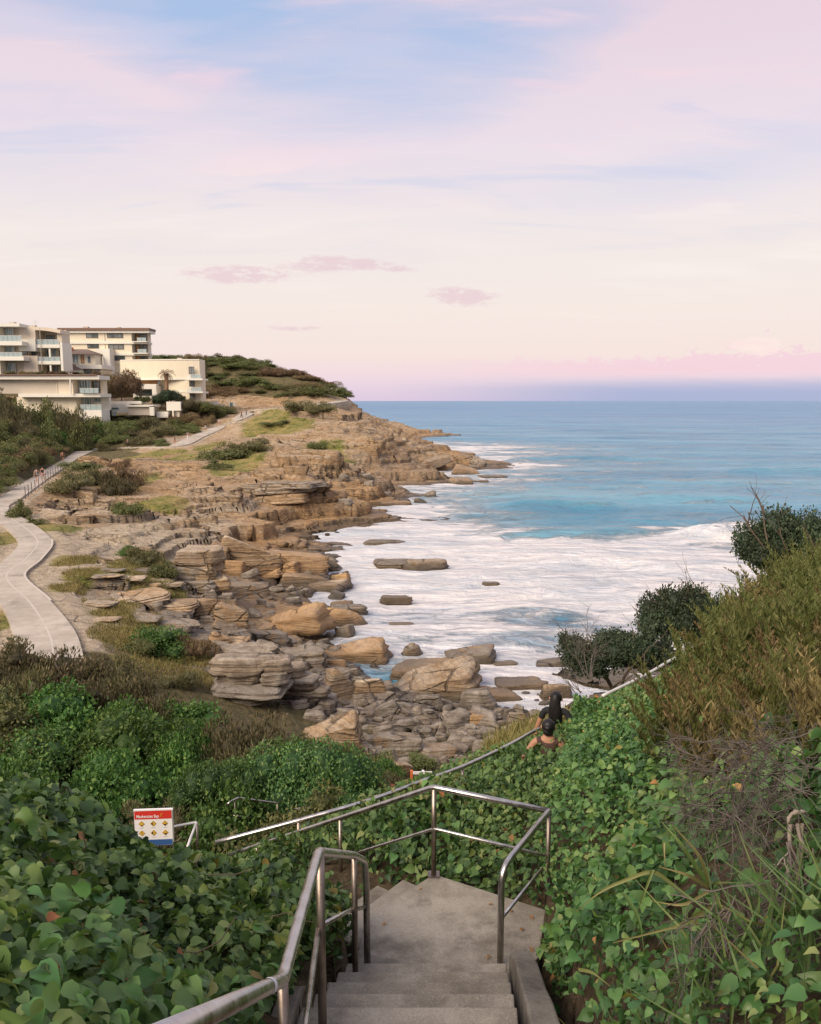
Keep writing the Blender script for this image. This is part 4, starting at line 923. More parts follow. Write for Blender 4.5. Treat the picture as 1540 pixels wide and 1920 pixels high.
# the stones one can name
NAMED = [
 ('slab', .9, 0, 548, 1072, 120, 44, 'long red orange boulder at the mouth of the cove inlet', .03, (0, .06)),
 ('wedge', 0, 1, 462, 1072, 100, 62, 'dark pointed boulder left of the long red one', .2, (.1, .1)),
 ('wedge', .9, 0, 884, 1251, 86, 40, 'big tan wedge shaped slab standing in the surf', 3.0, (0, .05)),
 ('round', .9, 1, 776, 1240, 42, 28, 'rounded yellow boulder in the foam', .4, (0, 0)),
 ('slab', .9, 1, 797, 1276, 115, 36, 'long flat topped orange boulder at the water edge', .05, (0, -.05)),
 ('round', 0, 0, 856, 1283, 32, 22, 'small dark boulder at the end of the flat topped orange one', .2, (0, 0)),
 ('slab', .9, 2, 826, 1254, 52, 16, 'low brown rock between the yellow boulder and the wedge slab', .3, (0, 0)),
 ('slab', 0, 2, 822, 1242, 36, 8, 'thin dark ledge just behind the low brown rock', 0, (0, 0)),
 ('wedge', .9, 1, 668, 1250, 118, 48, 'large sloping tan slab with a dark wet end', 3.1, (0, .06)),
 ('slab', 0, 0, 1034, 1256, 58, 20, 'lone brown block lying in the foam below the bare twigs', .05, (0, -.16)),
 ('slab', 0, 1, 1000, 1222, 76, 14, 'low wet rock awash beyond the lone brown block', .1, (0, 0)),
 ('slab', 0, 2, 752, 1182, 48, 14, 'small dark rock awash alone in the foam', 0, (0, 0)),
 ('slab', .9, 0, 742, 1132, 54, 14, 'brownish flat rock awash further out than the dark one', .2, (0, .03)),
 ('slab', 0, 1, 745, 1066, 90, 13, 'near half of the long wet reef ledge', .05, (0, .02)),
 ('slab', 0, 2, 800, 1072, 76, 26, 'dark outer end of the long wet reef ledge', .2, (0, .02)),
 ('slab', 0, 0, 722, 1024, 74, 10, 'thin wet ledge reaching out below the cliff', .2, (0, .02)),
 ('slab', .9, 1, 742, 952, 48, 10, 'small brown rock in the foam under the orange shelf', .1, (0, .02)),
 ('slab', 0, 1, 924, 899, 52, 8, 'thin dark rock showing near the tip of the point', .05, (0, .02)),
 ('slab', 0, 2, 921, 1098, 30, 6, 'tiny dark rock breaking the foam far from the shore', .05, (0, .02)),
 ('wedge', 0, 2, 815, 1316, 165, 62, 'very large grey sloping slab across the boulder beach', 3.05, (.05, .10)),
 ('wedge', 0, 0, 632, 1312, 62, 58, 'upright grey boulder with ribbed side', .5, (.1, .4)),
 ('block', 0, 1, 690, 1310, 64, 40, 'pale faceted boulder beside the upright ribbed one', .2, (0, -.1)),
 ('slab', 0, 1, 560, 1250, 90, 30, 'flat overhanging ledge block above the dark gap', .1, (0, 0)),
 ('wedge', 0, 1, 625, 1398, 96, 52, 'broad grey boulder at the top of the shrubs', 3.2, (0, .08)),
 ('block', 0, 0, 742, 1416, 98, 38, 'heavy dark block low on the boulder beach', .1, (0, 0)),
 ('wedge', 0, 2, 740, 1480, 74, 30, 'brown angular rock behind the handrail beside the barrier', .4, (0, .1)),
 ('slab', 0, 2, 820, 1424, 80, 26, 'dark flat block at the foot of the boulder beach', .1, (0, .05)),
 ('slab', .9, 0, 975, 1302, 96, 26, 'long orange brown rock along the near water line', .1, (0, -.04)),
 ('block', 0, 1, 1040, 1318, 62, 36, 'brown boulder beside the bank where the twigs begin', .4, (0, 0)),
 ('slab', .9, 2, 925, 1322, 90, 30, 'cracked orange rock between the grey slab and the water', .2, (0, .08)),
 ('round', 0, 2, 1012, 1386, 40, 24, 'rounded grey boulder by the grassy edge near the walkers', .2, (0, 0)),
 ('slab', 0, 1, 945, 1257, 50, 16, 'dark wet rock with a notch near the shore', .2, (0, .05)),
 ('slab', 0, 0, 918, 1268, 26, 12, 'small grey rock left of the dark notched one', .2, (0, .02)),
 ('slab', 0, 2, 938, 1284, 40, 10, 'low pale rock awash near the shore', .2, (0, .02)),
 ('slab', .9, 1, 930, 1293, 34, 12, 'small orange rock at the edge of the foam', .1, (0, .05)),
 ('slab', 0, 1, 897, 1281, 24, 7, 'flat dark stone awash beside the grey slab', .1, (0, 0)),
 ('wedge', 0, 2, 998, 1283, 18, 10, 'tiny pointed dark rock at the near water line', .1, (0, 0)),
 ('slab', .9, 2, 510, 1068, 60, 12, 'thin reddish plank of rock leaning below the long red boulder', 2.7, (0, .25)),
 ('wedge', .9, 0, 570, 1100, 80, 26, 'tan rock at the foot of the red boulder', .1, (0, .05)),
 ('slab', 0, 0, 610, 1112, 70, 22, 'grey brown ledge running down into the foam', 2.9, (0, .1)),
 ('slab', 0, 1, 652, 1158, 66, 24, 'wet dark rock at the corner of the cove', .1, (0, .06)),
 ('round', .9, 2, 640, 1182, 72, 28, 'rounded orange boulder on the corner of the inlet', .2, (0, .08)),
 ('wedge', .9, 1, 560, 1190, 110, 50, 'big brown sloping rock above the inlet', 2.9, (0, .12)),
 ('slab', .9, 0, 450, 1120, 90, 30, 'orange brown slab in the middle of the cove', .3, (0, .05)),
 ('block', 0, 1, 390, 1165, 60, 46, 'square grey block below the terrace', .5, (0, .05)),
 ('wedge', .9, 2, 430, 1172, 58, 44, 'reddish cracked block next to the square grey one', .2, (0, .05)),
 ('slab', 0, 1, 430, 1226, 80, 30, 'pinkish flat rock leaning above the grass end', 3.0, (0, .15)),
 ('slab', .9, 0, 500, 1212, 66, 34, 'brown boulder sitting above the overhanging ledge', .4, (0, .06)),
]
for k, og, i, x_, y_, w_, h_, lab, rz, tl2 in NAMED:
    me = K(k, og, i)
    up = 0
    wz = None
    o = put_rock(me, 'boulder' if h_ > 18 else 'rock', x_, y_, w_, h_, lab, 'boulder' if h_ > 18 else 'rock', None, None, rz, tl2)
# outcrops: beds of stone lying on one another, each bed a piece
GREYSL = [rock_mesh(340 + i, 'slab', 0.0, True, .75) for i in range(4)]; PALESL = [rock_mesh(360 + i, 'slab', 0.05, True, 0.0) for i in range(4)]
def outcrop(px_, py_, w_px, h_px, n, label, pool, seed, lean=.0, narrow=.25):
    r = np.random.default_rng(seed); dd = 22 * (260 / 22) ** np.linspace(0, 1, 600); P_ = np.array([U(px_, py_, d=q) for q in dd]); lz = Zs(P_[:, 0], P_[:, 1]); i = int(np.argmax(P_[:, 2] <= lz)); c = P_[i]
    w = w_px / 1544 * c[1]; h = h_px / 1544 * c[1] * 1.1; root = empty('rock_outcrop', (c[0], c[1] + w * .22, lz[i]), label, 'rock outcrop'); z = -.38 * h; step = h * 1.30 / n
    for k in range(n):
        t = k / max(1, n - 1); wk = w * (1 - narrow * t) * r.uniform(.72, 1.10); hk = step * r.uniform(.9, 2.0)
        for m in range(1 if r.random() < .45 else 2):
            ww = wk * (1.0 if m == 0 else r.uniform(.4, .6)); ox = (lean * t * w + r.normal() * .09 * w) + (0 if m == 0 else r.choice([-1, 1]) * w * .33)
            link('bed', pool[r.integers(len(pool))], root, (ox, r.normal() * .04 * w + t * w * .10 - (.10 * w if m else 0), z + hk * .5), (r.normal() * .035, r.normal() * .03 - .02, r.choice([0, math.pi]) + r.normal() * .12), (ww * .54, ww * r.uniform(.36, .46), hk * .95))
        z += step
    return root
outcrop(448, 1318, 150, 66, 5, 'stacked grey sandstone outcrop beside the dry grass', GREYSL, 1, .04)
outcrop(455, 1258, 130, 30, 4, 'upper shelf of grey beds between the dry grass and the overhanging ledge', GREYSL, 2, .05)
outcrop(545, 1320, 120, 56, 5, 'rough broken grey outcrop above the boulder beach', GREYSL, 3, .06, .4)
outcrop(352, 1092, 100, 48, 4, 'pale undercut ledge block at the edge of the rock terrace', PALESL, 4, .03)
outcrop(520, 940, 120, 26, 4, 'overhanging layered cliff corner above the orange shelf', PALESL, 12, .08, .0)
# loose boulders of the beach, alike in the photo
rb = np.random.default_rng(5)
ZONES = [  # (x0,x1,y0,y1,n,wmin,wmax, label, group)
 (590, 925, 1318, 1436, 150, 24, 78, 'grey flat sided boulder jammed among others on the boulder beach', 'loose grey boulders of the beach'),
 (560, 760, 1285, 1340, 34, 16, 44, 'grey boulder above the middle of the boulder beach', 'loose boulders at the top of the beach'),
 (880, 1040, 1310, 1372, 34, 16, 46, 'brown boulder between the grey beach stones and the walkers', 'brown boulders near the walkers'),
 (380, 650, 1056, 1205, 84, 14, 46, 'orange brown stone lying on the floor of the cove', 'orange stones of the cove floor'),
 (400, 640, 1200, 1300, 40, 16, 46, 'grey brown stone on the slope above the boulder beach', 'stones on the slope above the beach'),
 (600, 720, 1235, 1290, 10, 24, 60, 'brown stone near the dark wet end of the sloping slab', 'brown stones by the sloping slab'),
 (180, 345, 1070, 1175, 30, 40, 110, 'pale thin ledge stone on the terrace beside the path', 'pale ledge stones of the terrace'),
 (640, 900, 872, 945, 12, 18, 50, 'low brown rock on the orange shelf under the cliff', 'rocks on the orange shelf')]
for x0, x1, y0, y1, n, wa, wb, lab, grp in ZONES:
    got = []
    tries = 0
    while len(got) < n and tries < n * 30:
        tries += 1
        x_ = rb.uniform(x0, x1); y_ = rb.uniform(y0, y1); w_ = wa + (wb - wa) * rb.random() ** 1.6
        if x_ < 600 + (y_ - 1360) * .9 and y0 > 1300 and y_ > 1360: continue
        if any(math.hypot(x_ - a, (y_ - b2) * 2.0) < .37 * (w_ + c) for a, b2, c in got): continue
        got.append((x_, y_, w_))
        org = .9 if ('orange' in lab or 'brown' in lab and rb.random() < .6) else 0.0
        if 'ledge' in lab: me = K('slab', 0, rb.integers(3)); hh_ = w_ * rb.uniform(.09, .15)
        else:
            me = SMALL[rb.integers(len(SMALL))] if org == 0 or w_ < 34 else K(rb.choice(['slab', 'block', 'wedge']), .9, rb.integers(3)); hh_ = w_ * rb.uniform(.36, .70)
        put_rock(me, 'boulder', x_, y_, w_, hh_, ('large ' if w_ > wa + .6 * (wb - wa) else 'small ' if w_ < wa + .25 * (wb - wa) else 'mid sized ') + lab, 'boulder', grp, None, rb.uniform(-.6, .6) + (math.pi if rb.random() < .5 else 0), (rb.uniform(-.2, .35), rb.uniform(-.42, .42)) if 'ledge' not in lab else (rb.uniform(-.08, .1), rb.uniform(-.1, .1)), sink=.25)
# ---------------------------------------------------------------- plants
def proj(p):
    p = np.atleast_2d(np.asarray(p, float)); X_, Y_, Z_ = p[:, 0], p[:, 1], p[:, 2] - EYE
    dp = Y_ * cp_ - Z_ * sp_; v = Y_ * sp_ + Z_ * cp_
    return 770 + 1544 * X_ / dp, 960 - 1544 * v / dp, dp
def norm(a): return a / (np.linalg.norm(a, axis=-1, keepdims=True) + 1e-9)
def leaves(P, ax, nr, L, W, tint, shape='ovate', curl=.25):
    """one mesh's worth of leaves: P foot, ax direction, nr face normal"""
    ax = norm(ax); sd = norm(np.cross(nr, ax)); nr = norm(np.cross(ax, sd))
    if shape == 'ovate':
        T = np.array([(0.04, 0, 0), (.20, .42, .13), (.22, 0, .02), (.20, -.42, .13), (.58, .33, .10), (.60, 0, .02), (.58, -.33, .10), (1.05, 0, -.22)])
        F3 = np.array([(0, 2, 1), (0, 3, 2), (4, 5, 7), (5, 6, 7)]); F4 = np.array([(1, 2, 5, 4), (2, 3, 6, 5)])
    elif shape == 'heart':
        T = np.array([(.05, 0, 0), (.02, .25, .07), (.10, 0, .01), (.02, -.25, .07), (.22, .47, .13), (.26, 0, .03), (.22, -.47, .13), (.52, .40, .12), (.54, 0, .03), (.52, -.40, .12), (.80, .17, .02), (.80, 0, -.03), (.80, -.17, .02), (1.06, 0, -.22)])
        F3 = np.array([(0, 2, 1), (0, 3, 2), (10, 11, 13), (11, 12, 13)]); F4 = np.array([(3 * i + a, 3 * i + a + 1, 3 * i + a + 4, 3 * i + a + 3) for i in range(3) for a in (1, 2)])
    elif shape == 'diamond':
        T = np.array([(0, 0, 0), (.45, .42, .10), (1, 0, -.12), (.45, -.42, .06)]); F3 = np.zeros((0, 3), int); F4 = np.array([(0, 3, 2, 1)])
    elif shape == 'blade':
        T = np.array([(0, .5, 0), (0, -.5, 0), (.5, .38, .0), (.5, -.38, .0), (1, 0, -.2)]); F3 = np.array([(2, 3, 4)]); F4 = np.array([(0, 1, 3, 2)])
    n = len(P); k = len(T); L = np.broadcast_to(L, n); W = np.broadcast_to(W, n)
    v = P[:, None] + ax[:, None] * (T[None, :, 0:1] * L[:, None, None]) + sd[:, None] * (T[None, :, 1:2] * W[:, None, None]) + nr[:, None] * (T[None, :, 2:3] * (L * curl / .25)[:, None, None])
    off = (np.arange(n) * k)[:, None, None]
    f = [(F4[None] + off).reshape(-1, 4)]
    if len(F3): f.append((F3[None] + off).reshape(-1, 3))
    return v.reshape(-1, 3), f, np.repeat(np.broadcast_to(tint, n), k)
def join(parts):
    V_, F_, T_ = [], {}, []; o = 0
    for v, f, t in parts:
        V_.append(v); T_.append(t)
        for q in f: F_.setdefault(q.shape[1], []).append(q + o)
        o += len(v)
    return np.concatenate(V_), [np.concatenate(q) for q in F_.values()], np.concatenate(T_)
def shrub_mesh(seed, mat, n=3400, leaf=.085, style='round', flat=.75, gaps=.0, core=True):
    """crown of many small leaves on a cluster of uneven lobes; unit radius, foot at z = 0"""
    r = np.random.default_rng(seed); nl = 15
    c = r.normal(size=(nl, 3)) * [.42, .42, .26]; c[:, 2] = np.abs(c[:, 2]) * 1.15 + .16; R_ = r.uniform(.26, .48, nl)
    which = r.integers(nl, size=n); d = norm(r.normal(size=(n, 3)) + [0, 0, .35])
    rad = R_[which] * (1 - .42 * r.random(n) ** 2.2)
    P = c[which] + d * rad[:, None]; P[:, 2] *= flat
    P += .05 * r.normal(size=P.shape); keep = P[:, 2] > -.05
    cl = fbm3(P * 4.5 + seed, seed, 2)
    keep &= cl > (-.55 + gaps)
    P, d, cl = P[keep], d[keep], cl[keep]; n = len(P)
    if style == 'spiky': ax = d * .5 + r.normal(size=(n, 3)) * .35 + [0, 0, .9]; nr = norm(np.cross(ax, r.normal(size=(n, 3)))); Lf = leaf * r.uniform(.8, 1.7, n); Wf = Lf * .42
    else: ax = r.normal(size=(n, 3)) + d * .5 - [0, 0, .1]; nr = d + r.normal(size=(n, 3)) * .55 + [0, 0, .35]; Lf = leaf * r.uniform(.7, 1.3, n); Wf = Lf * .8
    tint = np.clip(.36 + .26 * cl + .24 * r.normal(size=n), 0, 1)
    parts = [leaves(P, ax, nr, Lf, Wf, tint, 'diamond')]
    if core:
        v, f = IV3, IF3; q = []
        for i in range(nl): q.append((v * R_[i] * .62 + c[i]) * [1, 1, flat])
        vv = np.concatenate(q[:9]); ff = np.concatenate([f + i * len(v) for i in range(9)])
        # coarse inner mass that closes the crown; dark tint paints its inner shade
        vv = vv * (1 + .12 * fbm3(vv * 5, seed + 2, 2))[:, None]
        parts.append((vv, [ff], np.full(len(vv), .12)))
    V_, F_, T_ = join(parts)
    return mesh_np('shrub_crown', V_, F_, [mat], False, dict(tint=T_))
IV3, IF3 = ico(2)
SHR = {}
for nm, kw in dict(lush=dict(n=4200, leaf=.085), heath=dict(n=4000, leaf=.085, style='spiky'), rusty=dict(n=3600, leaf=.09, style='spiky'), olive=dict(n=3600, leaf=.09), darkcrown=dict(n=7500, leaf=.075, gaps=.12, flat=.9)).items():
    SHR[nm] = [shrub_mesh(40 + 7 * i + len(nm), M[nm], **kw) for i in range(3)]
def shrub(kind, x, y, z, rad, h, label, group=None, name=None, sink=.12):
    o = link(name or (kind + '_shrub'), SHR[kind][random.randrange(3)], None, (x, y, z - sink * h), (random.uniform(-.1, .1), random.uniform(-.1, .1), random.uniform(0, 6.28)), (rad, rad * random.uniform(.85, 1.15), h))
    return tag(o, label, 'shrub', group)
rs = np.random.default_rng(3)
# valley between the bank and the path
SIL = np.array([(-200, 1225), (0, 1222), (60, 1200), (100, 1186), (150, 1192), (200, 1216), (260, 1242), (330, 1278), (400, 1312), (470, 1345), (560, 1372), (620, 1398), (690, 1432), (760, 1470), (840, 1475)])
LAB = dict(lush='lush green rounded shrub in the hollow behind the beach sign', heath='grey brown heath shrub on the upper edge of the scrub below the winding path',
           rusty='rust brown dry shrub among the green scrub left of the boulder beach', olive='olive green shrub in the scrub left of the boulder beach')
got = []
for t in range(6000):
    y = rs.uniform(13.2, 29.5); x = rs.uniform(-.62, .06) * y
    if len(got) > 150: break
    if any((x - a) ** 2 + (y - b2) ** 2 < (.62 * (rr + .95)) ** 2 for a, b2, rr in got): continue
    z = float(G(np.array([x]), np.array([y]))[0]); rad = rs.uniform(.75, 1.25) * (.8 + y * .012); h = rs.uniform(1.0, 1.7)
    px0, py0, _ = proj((x, y, z + h * .85)); px0 = px0[0]; py0 = py0[0]
    if px0 > 700 or px0 < -120: continue
    if py0 < np.interp(px0 + 30, SIL[:, 0], SIL[:, 1]) + 2: continue
    if np.hypot(lp[:, 0] - x, lp[:, 1] - y).min() < 1.35: continue
    if abs(x - (tl.x + W_ / 2)) < .9 and 11 < y < 14.2: continue
    if y < 15.4 and 395 < px0 < 560 and py0 < 1538: continue
    if y > 26 and path_near(np.array([x]), np.array([y]))[0][0] < 1.9: continue
    n_ = fbm(np.array([px0 * .007]), np.array([py0 * .012]), 8, 2)[0]
    if py0 < 1288 - .02 * px0: kind = 'heath' if n_ > -.4 else 'rusty'
    elif px0 > 400 and py0 < 1395: kind = 'heath' if n_ < -.1 else 'olive'
    elif py0 > 1470 and 200 < px0 < 410: kind = 'heath'; h *= .75
    elif n_ < -.55: kind = 'heath'
    elif n_ < -.32: kind = 'olive'
    else: kind = 'lush'
    got.append((x, y, rad)); shrub(kind, x, y, z, rad, h, ('tall ' if h > 1.4 else 'low ') + LAB[kind], kind + ' scrub in the hollow below the path')
# single shrubs that stand out
def at(px_, py_, w_px, h_px, kind, label, group=None):
    u_ = (px_ - 770) / 1544.0; dd = 11 * (290 / 11) ** np.linspace(0, 1, 700); P_ = np.array([U(px_, py_, d=q) for q in dd])
    lz = np.where(P_[:, 1] > 24, Zs(P_[:, 0], P_[:, 1]), G(P_[:, 0], P_[:, 1])); i = int(np.argmax(P_[:, 2] <= lz)); c = P_[i]
    w = w_px / 1544 * c[1]; h = h_px / 1544 * c[1]
    return shrub(kind, c[0], c[1] + w * .25, lz[i], w * .55, h * 1.12, label, group)
at(305, 1222, 110, 52, 'lush', 'bright green bush in the dry grass beside the stacked outcrop')
at(352, 1232, 80, 40, 'rusty', 'brown bush touching the bright green bush in the dry grass')
at(255, 1226, 70, 24, 'olive', 'low olive bush at the grassy edge left of the bright green bush')
at(262, 1060, 62, 36, 'heath', 'brown heath clump on the rock terrace right of the path bend')
at(300, 1082, 60, 26, 'olive', 'low yellow green clump hanging at the terrace edge')
at(240, 1048, 44, 22, 'lush', 'small green tuft at the left end of the terrace clump')
at(335, 1295, 70, 32, 'heath', 'dark heath bush at the foot of the dry grass bank')
at(30, 972, 46, 34, 'olive', 'olive shrub at the corner of the fence')
at(60, 985, 30, 16, 'olive', 'small green tuft below the fence corner')
for i, (a, b2, w_, h_, k, lb) in enumerate([(120, 922, 84, 34, 'heath', 'grey brown shrub on the mound below the fenced path'), (165, 912, 66, 36, 'heath', 'tall brown shrub on top of the rock mound'), (208, 930, 66, 52, 'heath', 'wispy grey shrub falling over the rock mound'), (235, 918, 60, 42, 'rusty', 'brown bush on the right shoulder of the rock mound'),
      (150, 884, 80, 16, 'olive', 'low olive scrub along the path above the rock mound'), (230, 965, 60, 26, 'olive', 'olive tuft under the wispy grey shrub'), (225, 880, 50, 14, 'rusty', 'low brown bush beside the level stretch of path'), (430, 862, 100, 26, 'olive', 'grassy olive scrub on the ledge above the cliff'),
      (470, 850, 80, 26, 'heath', 'brown scrub at the back of the grassy ledge'), (400, 880, 60, 16, 'olive', 'low scrub at the left end of the grassy ledge'), (595, 842, 40, 16, 'olive', 'green tuft high on the cliff'), (600, 775, 60, 20, 'heath', 'low scrub near the top of the headland below the path'), (560, 778, 70, 22, 'heath', 'low brown scrub beside the far end of the path'), (520, 800, 60, 10, 'olive', 'thin grass clump on the upper rock shelf')]):
    at(a, b2, w_, h_, k, lb)
# rounded hedge of creeper, bigger leaves
def hedge_mesh(seed, n=11000):
    r = np.random.default_rng(seed); c = np.array([(-1.6, 0, .5), (-.9, .1, .75), (-.2, 0, .85), (.5, .05, .88), (1.1, 0, .8), (1.55, .1, .55), (-.5, -.5, .4), (.4, -.55, .42), (1.2, -.4, .35), (-1.3, -.4, .3)]); R_ = np.array([.6, .65, .62, .62, .6, .5, .55, .55, .5, .5])
    w = r.integers(len(c), size=n); d = norm(r.normal(size=(n, 3)) + [0, -.3, .3]); P = c[w] + d * (R_[w] * (1 - .2 * r.random(n) ** 2))[:, None]
    P += .04 * r.normal(size=P.shape); P = P[P[:, 2] > -.1]; d = d[:len(P)] * 0 + norm(P - [0, .2, .35]); n = len(P)
    cl = fbm3(P * 2.5, seed, 2); t = np.clip(.4 + .2 * cl + .22 * r.normal(size=n), 0, 1)
    a = leaves(P, r.normal(size=(n, 3)) + [0, -.4, -.5], d + r.normal(size=(n, 3)) * .5 + [0, 0, .3], .075 * r.uniform(.7, 1.3, n), .062 * r.uniform(.8, 1.2, n), t, 'diamond')
    vv = np.concatenate([IV3 * R_[i] * .70 + c[i] for i in range(len(c))]); ff = np.concatenate([IF3 + i * len(IV3) for i in range(len(c))])
    V_, F_, T_ = join([a, (vv, [ff], np.full(len(vv), .1))]); return mesh_np('hedge', V_, F_, [M['vine_mid']], False, dict(tint=T_))  # filling lobes take a near-darkest leaf tint as painted inner shade
hm = hedge_mesh(4); hc = U(560, 1500, d=15.9)
tag(link('hedge', hm, None, (hc[0], 16.6, 5.2), (0, 0, .05), (.86, .9, 1.12)), 'rounded bright green hedge of creeper above the lower path', 'hedge')
hc = U(440, 1500, d=15.9); tag(link('hedge', hm, None, (hc[0] - .3, 16.3, 5.4), (0, 0, 3.3), (.55, .7, .8)), 'darker low creeper mound behind the hooked handrail', 'hedge')
c = U(728, 1452, d=20.5); shrub('lush', c[0], 20.8, c[2] - .1, .42, .52, 'small round green cushion bush behind the handrail near the barrier'); c = U(790, 1438, d=23); shrub('olive', c[0], 23.4, c[2] - .2, .5, .55, 'olive cushion bush at the foot of the boulders')
c = U(690, 1435, d=21); shrub('olive', c[0], 21.5, c[2] - .5, .7, .8, 'olive bush between the rounded hedge and the green cushion'); c = U(655, 1425, d=21); shrub('rusty', c[0], 21.8, c[2] - .5, .7, .8, 'brown bush behind the right end of the rounded hedge')
c = U(700, 1465, d=19); shrub('heath', c[0], 19.5, c[2] - .4, .6, .6, 'brown bush just left of the brown angular rock')
# scrub of the hillside behind the path and of the headland
HL = {'lush': 'green wind shaped bush on the slope between the path and the houses', 'olive': 'olive wind shaped bush on the slope between the path and the houses', 'heath': 'grey brown bush on the slope between the path and the houses', 'rusty': 'rust brown bush on the slope between the path and the houses'}
got = []
for t in range(9000):
    if len(got) >= 270: break
    y = rs.uniform(84, 196); x = rs.uniform(-.62, -.205) * y
    dpv, zpv = path_near(np.array([x]), np.array([y]))
    rad = rs.uniform(1.5, 3.0) * (.62 + y / 350)
    if dpv[0] < rad * .62 + 1.5: continue
    if x > np.interp(y, [84, 100, 140, 155, 175, 196], [-44, -46, -62, -50, -45, -41]): continue
    if any((x - a) ** 2 + (y - b2) ** 2 < (.46 * (rad + rr)) ** 2 for a, b2, rr in got): continue
    z = Zat(x, y); h = rad * rs.uniform(.75, 1.1)
    px0, py0, _ = proj((x, y, z + h * .8)); px0 = px0[0]; py0 = py0[0]
    lim_ = np.interp(px0, [-300, 0, 60, 100, 150, 190, 230, 300, 330, 360, 400, 440, 470], [690, 722, 748, 742, 775, 782, 778, 778, 757, 742, 752, 768, 772])
    if py0 < lim_: 
        h *= .55; py0 = proj((x, y, z + h * .8))[1][0]
        if py0 < lim_: continue
    if px0 < -160: continue
    n_ = fbm(np.array([px0 * .012]), np.array([py0 * .02]), 28, 2)[0] + rs.normal() * .12
    kind = 'rusty' if n_ < -.08 else 'heath' if n_ < .14 else 'olive' if n_ < .62 else 'lush'
    if py0 > 845 and px0 < 110: kind = 'olive' if n_ > -.1 else 'rusty'
    got.append((x, y, rad)); shrub(kind, x, y, z, rad, h, ('large ' if rad > 2.0 else 'small ') + HL[kind], kind + ' scrub on the slope under the houses')
for px_, pt_, d_, wpx in [(-40, 712, 150, 80), (5, 722, 148, 70), (40, 735, 152, 60), (72, 744, 156, 56), (102, 742, 160, 56), (128, 752, 158, 50), (150, 772, 152, 46), (20, 750, 138, 60), (85, 765, 142, 50), (175, 784, 160, 40), (205, 782, 165, 44)]:
    c_ = U(px_, pt_, d=d_); zb = Zat(c_[0], d_); k_ = ['olive', 'olive', 'heath'][int(px_) % 3]
    shrub(k_, c_[0], d_, zb, wpx * d_ / 1544 * .56, (c_[2] - zb) * 1.02, HL[k_], k_ + ' scrub on the slope under the houses')
for q in PF[::4]:
    if not (72 < q[1] < 150): continue
    for off_ in (-2.9, -4.9):
        j_ = int(np.argmin(np.hypot(PF[:, 0] - q[0], PF[:, 1] - q[1]))); tt_ = PF[min(j_ + 1, len(PF) - 1)] - PF[max(j_ - 1, 0)]; nn_ = np.array([-tt_[1], tt_[0]]) / np.hypot(tt_[0], tt_[1])
        bx_ = q[:2] + nn_ * (-off_ + rs.normal() * .4)
        if path_near(np.array([bx_[0]]), np.array([bx_[1]]))[0][0] < 1.9: continue
        k_ = ['olive', 'heath', 'rusty', 'olive'][rs.integers(4)]; shrub(k_, bx_[0], bx_[1], Zat(bx_[0], bx_[1]), rs.uniform(1.1, 1.6), rs.uniform(.8, 1.5), k_ + ' low bush lining the landward edge of the fenced path' if 0 else {'olive': 'olive', 'heath': 'grey brown', 'rusty': 'rust brown'}[k_] + ' low bush lining the landward edge of the fenced path', k_ + ' bushes lining the path')
HH = {'olive': 'olive low scrub covering the headland hill', 'rusty': 'rust brown low scrub covering the headland hill', 'heath': 'grey brown low scrub covering the headland hill'}
got = []
for t in range(9000):
    if len(got) >= 185: break
    y = rs.uniform(214, 276); x = rs.uniform(-112, -12)
    dpv, _ = path_near(np.array([x]), np.array([y])); rad = rs.uniform(2.2, 4.6)
    if dpv[0] < rad * .8 + 2.6: continue
    if any((x - a) ** 2 + (y - b2) ** 2 < (.43 * (rad + rr)) ** 2 for a, b2, rr in got): continue
    z = Zat(x, y)
    if z < 14.6: continue
    h = rad * rs.uniform(.42, .7); px0, py0, _ = proj((x, y, z + h * .8))
    n_ = fbm(np.array([x * .06]), np.array([z * .14]), 38, 2)[0] + rs.normal() * .1
    kind = 'rusty' if n_ < -.04 else 'heath' if n_ < .16 else 'olive'
    got.append((x, y, rad)); shrub(kind, x, y, z, rad, h, HH[kind], kind + ' scrub of the headland hill')
for px_, py_, w_, h_ in [(455, 672, 16, 12), (420, 668, 12, 10), (470, 676, 14, 12), (500, 684, 18, 12), (385, 668, 22, 12), (365, 664, 26, 14), (350, 668, 20, 14), (408, 676, 16, 10), (530, 690, 14, 9)]:
    c = U(px_, py_ + h_ * .8, d=258); s_ = 258 / 1544
    shrub('rusty' if px_ < 400 else 'olive', c[0], 258, c[2], w_ * s_ * .6, h_ * s_ * 1.15, 'bushy treetop breaking the skyline of the headland hill', 'skyline bushes of the headland', name='skyline_bush', sink=.25)

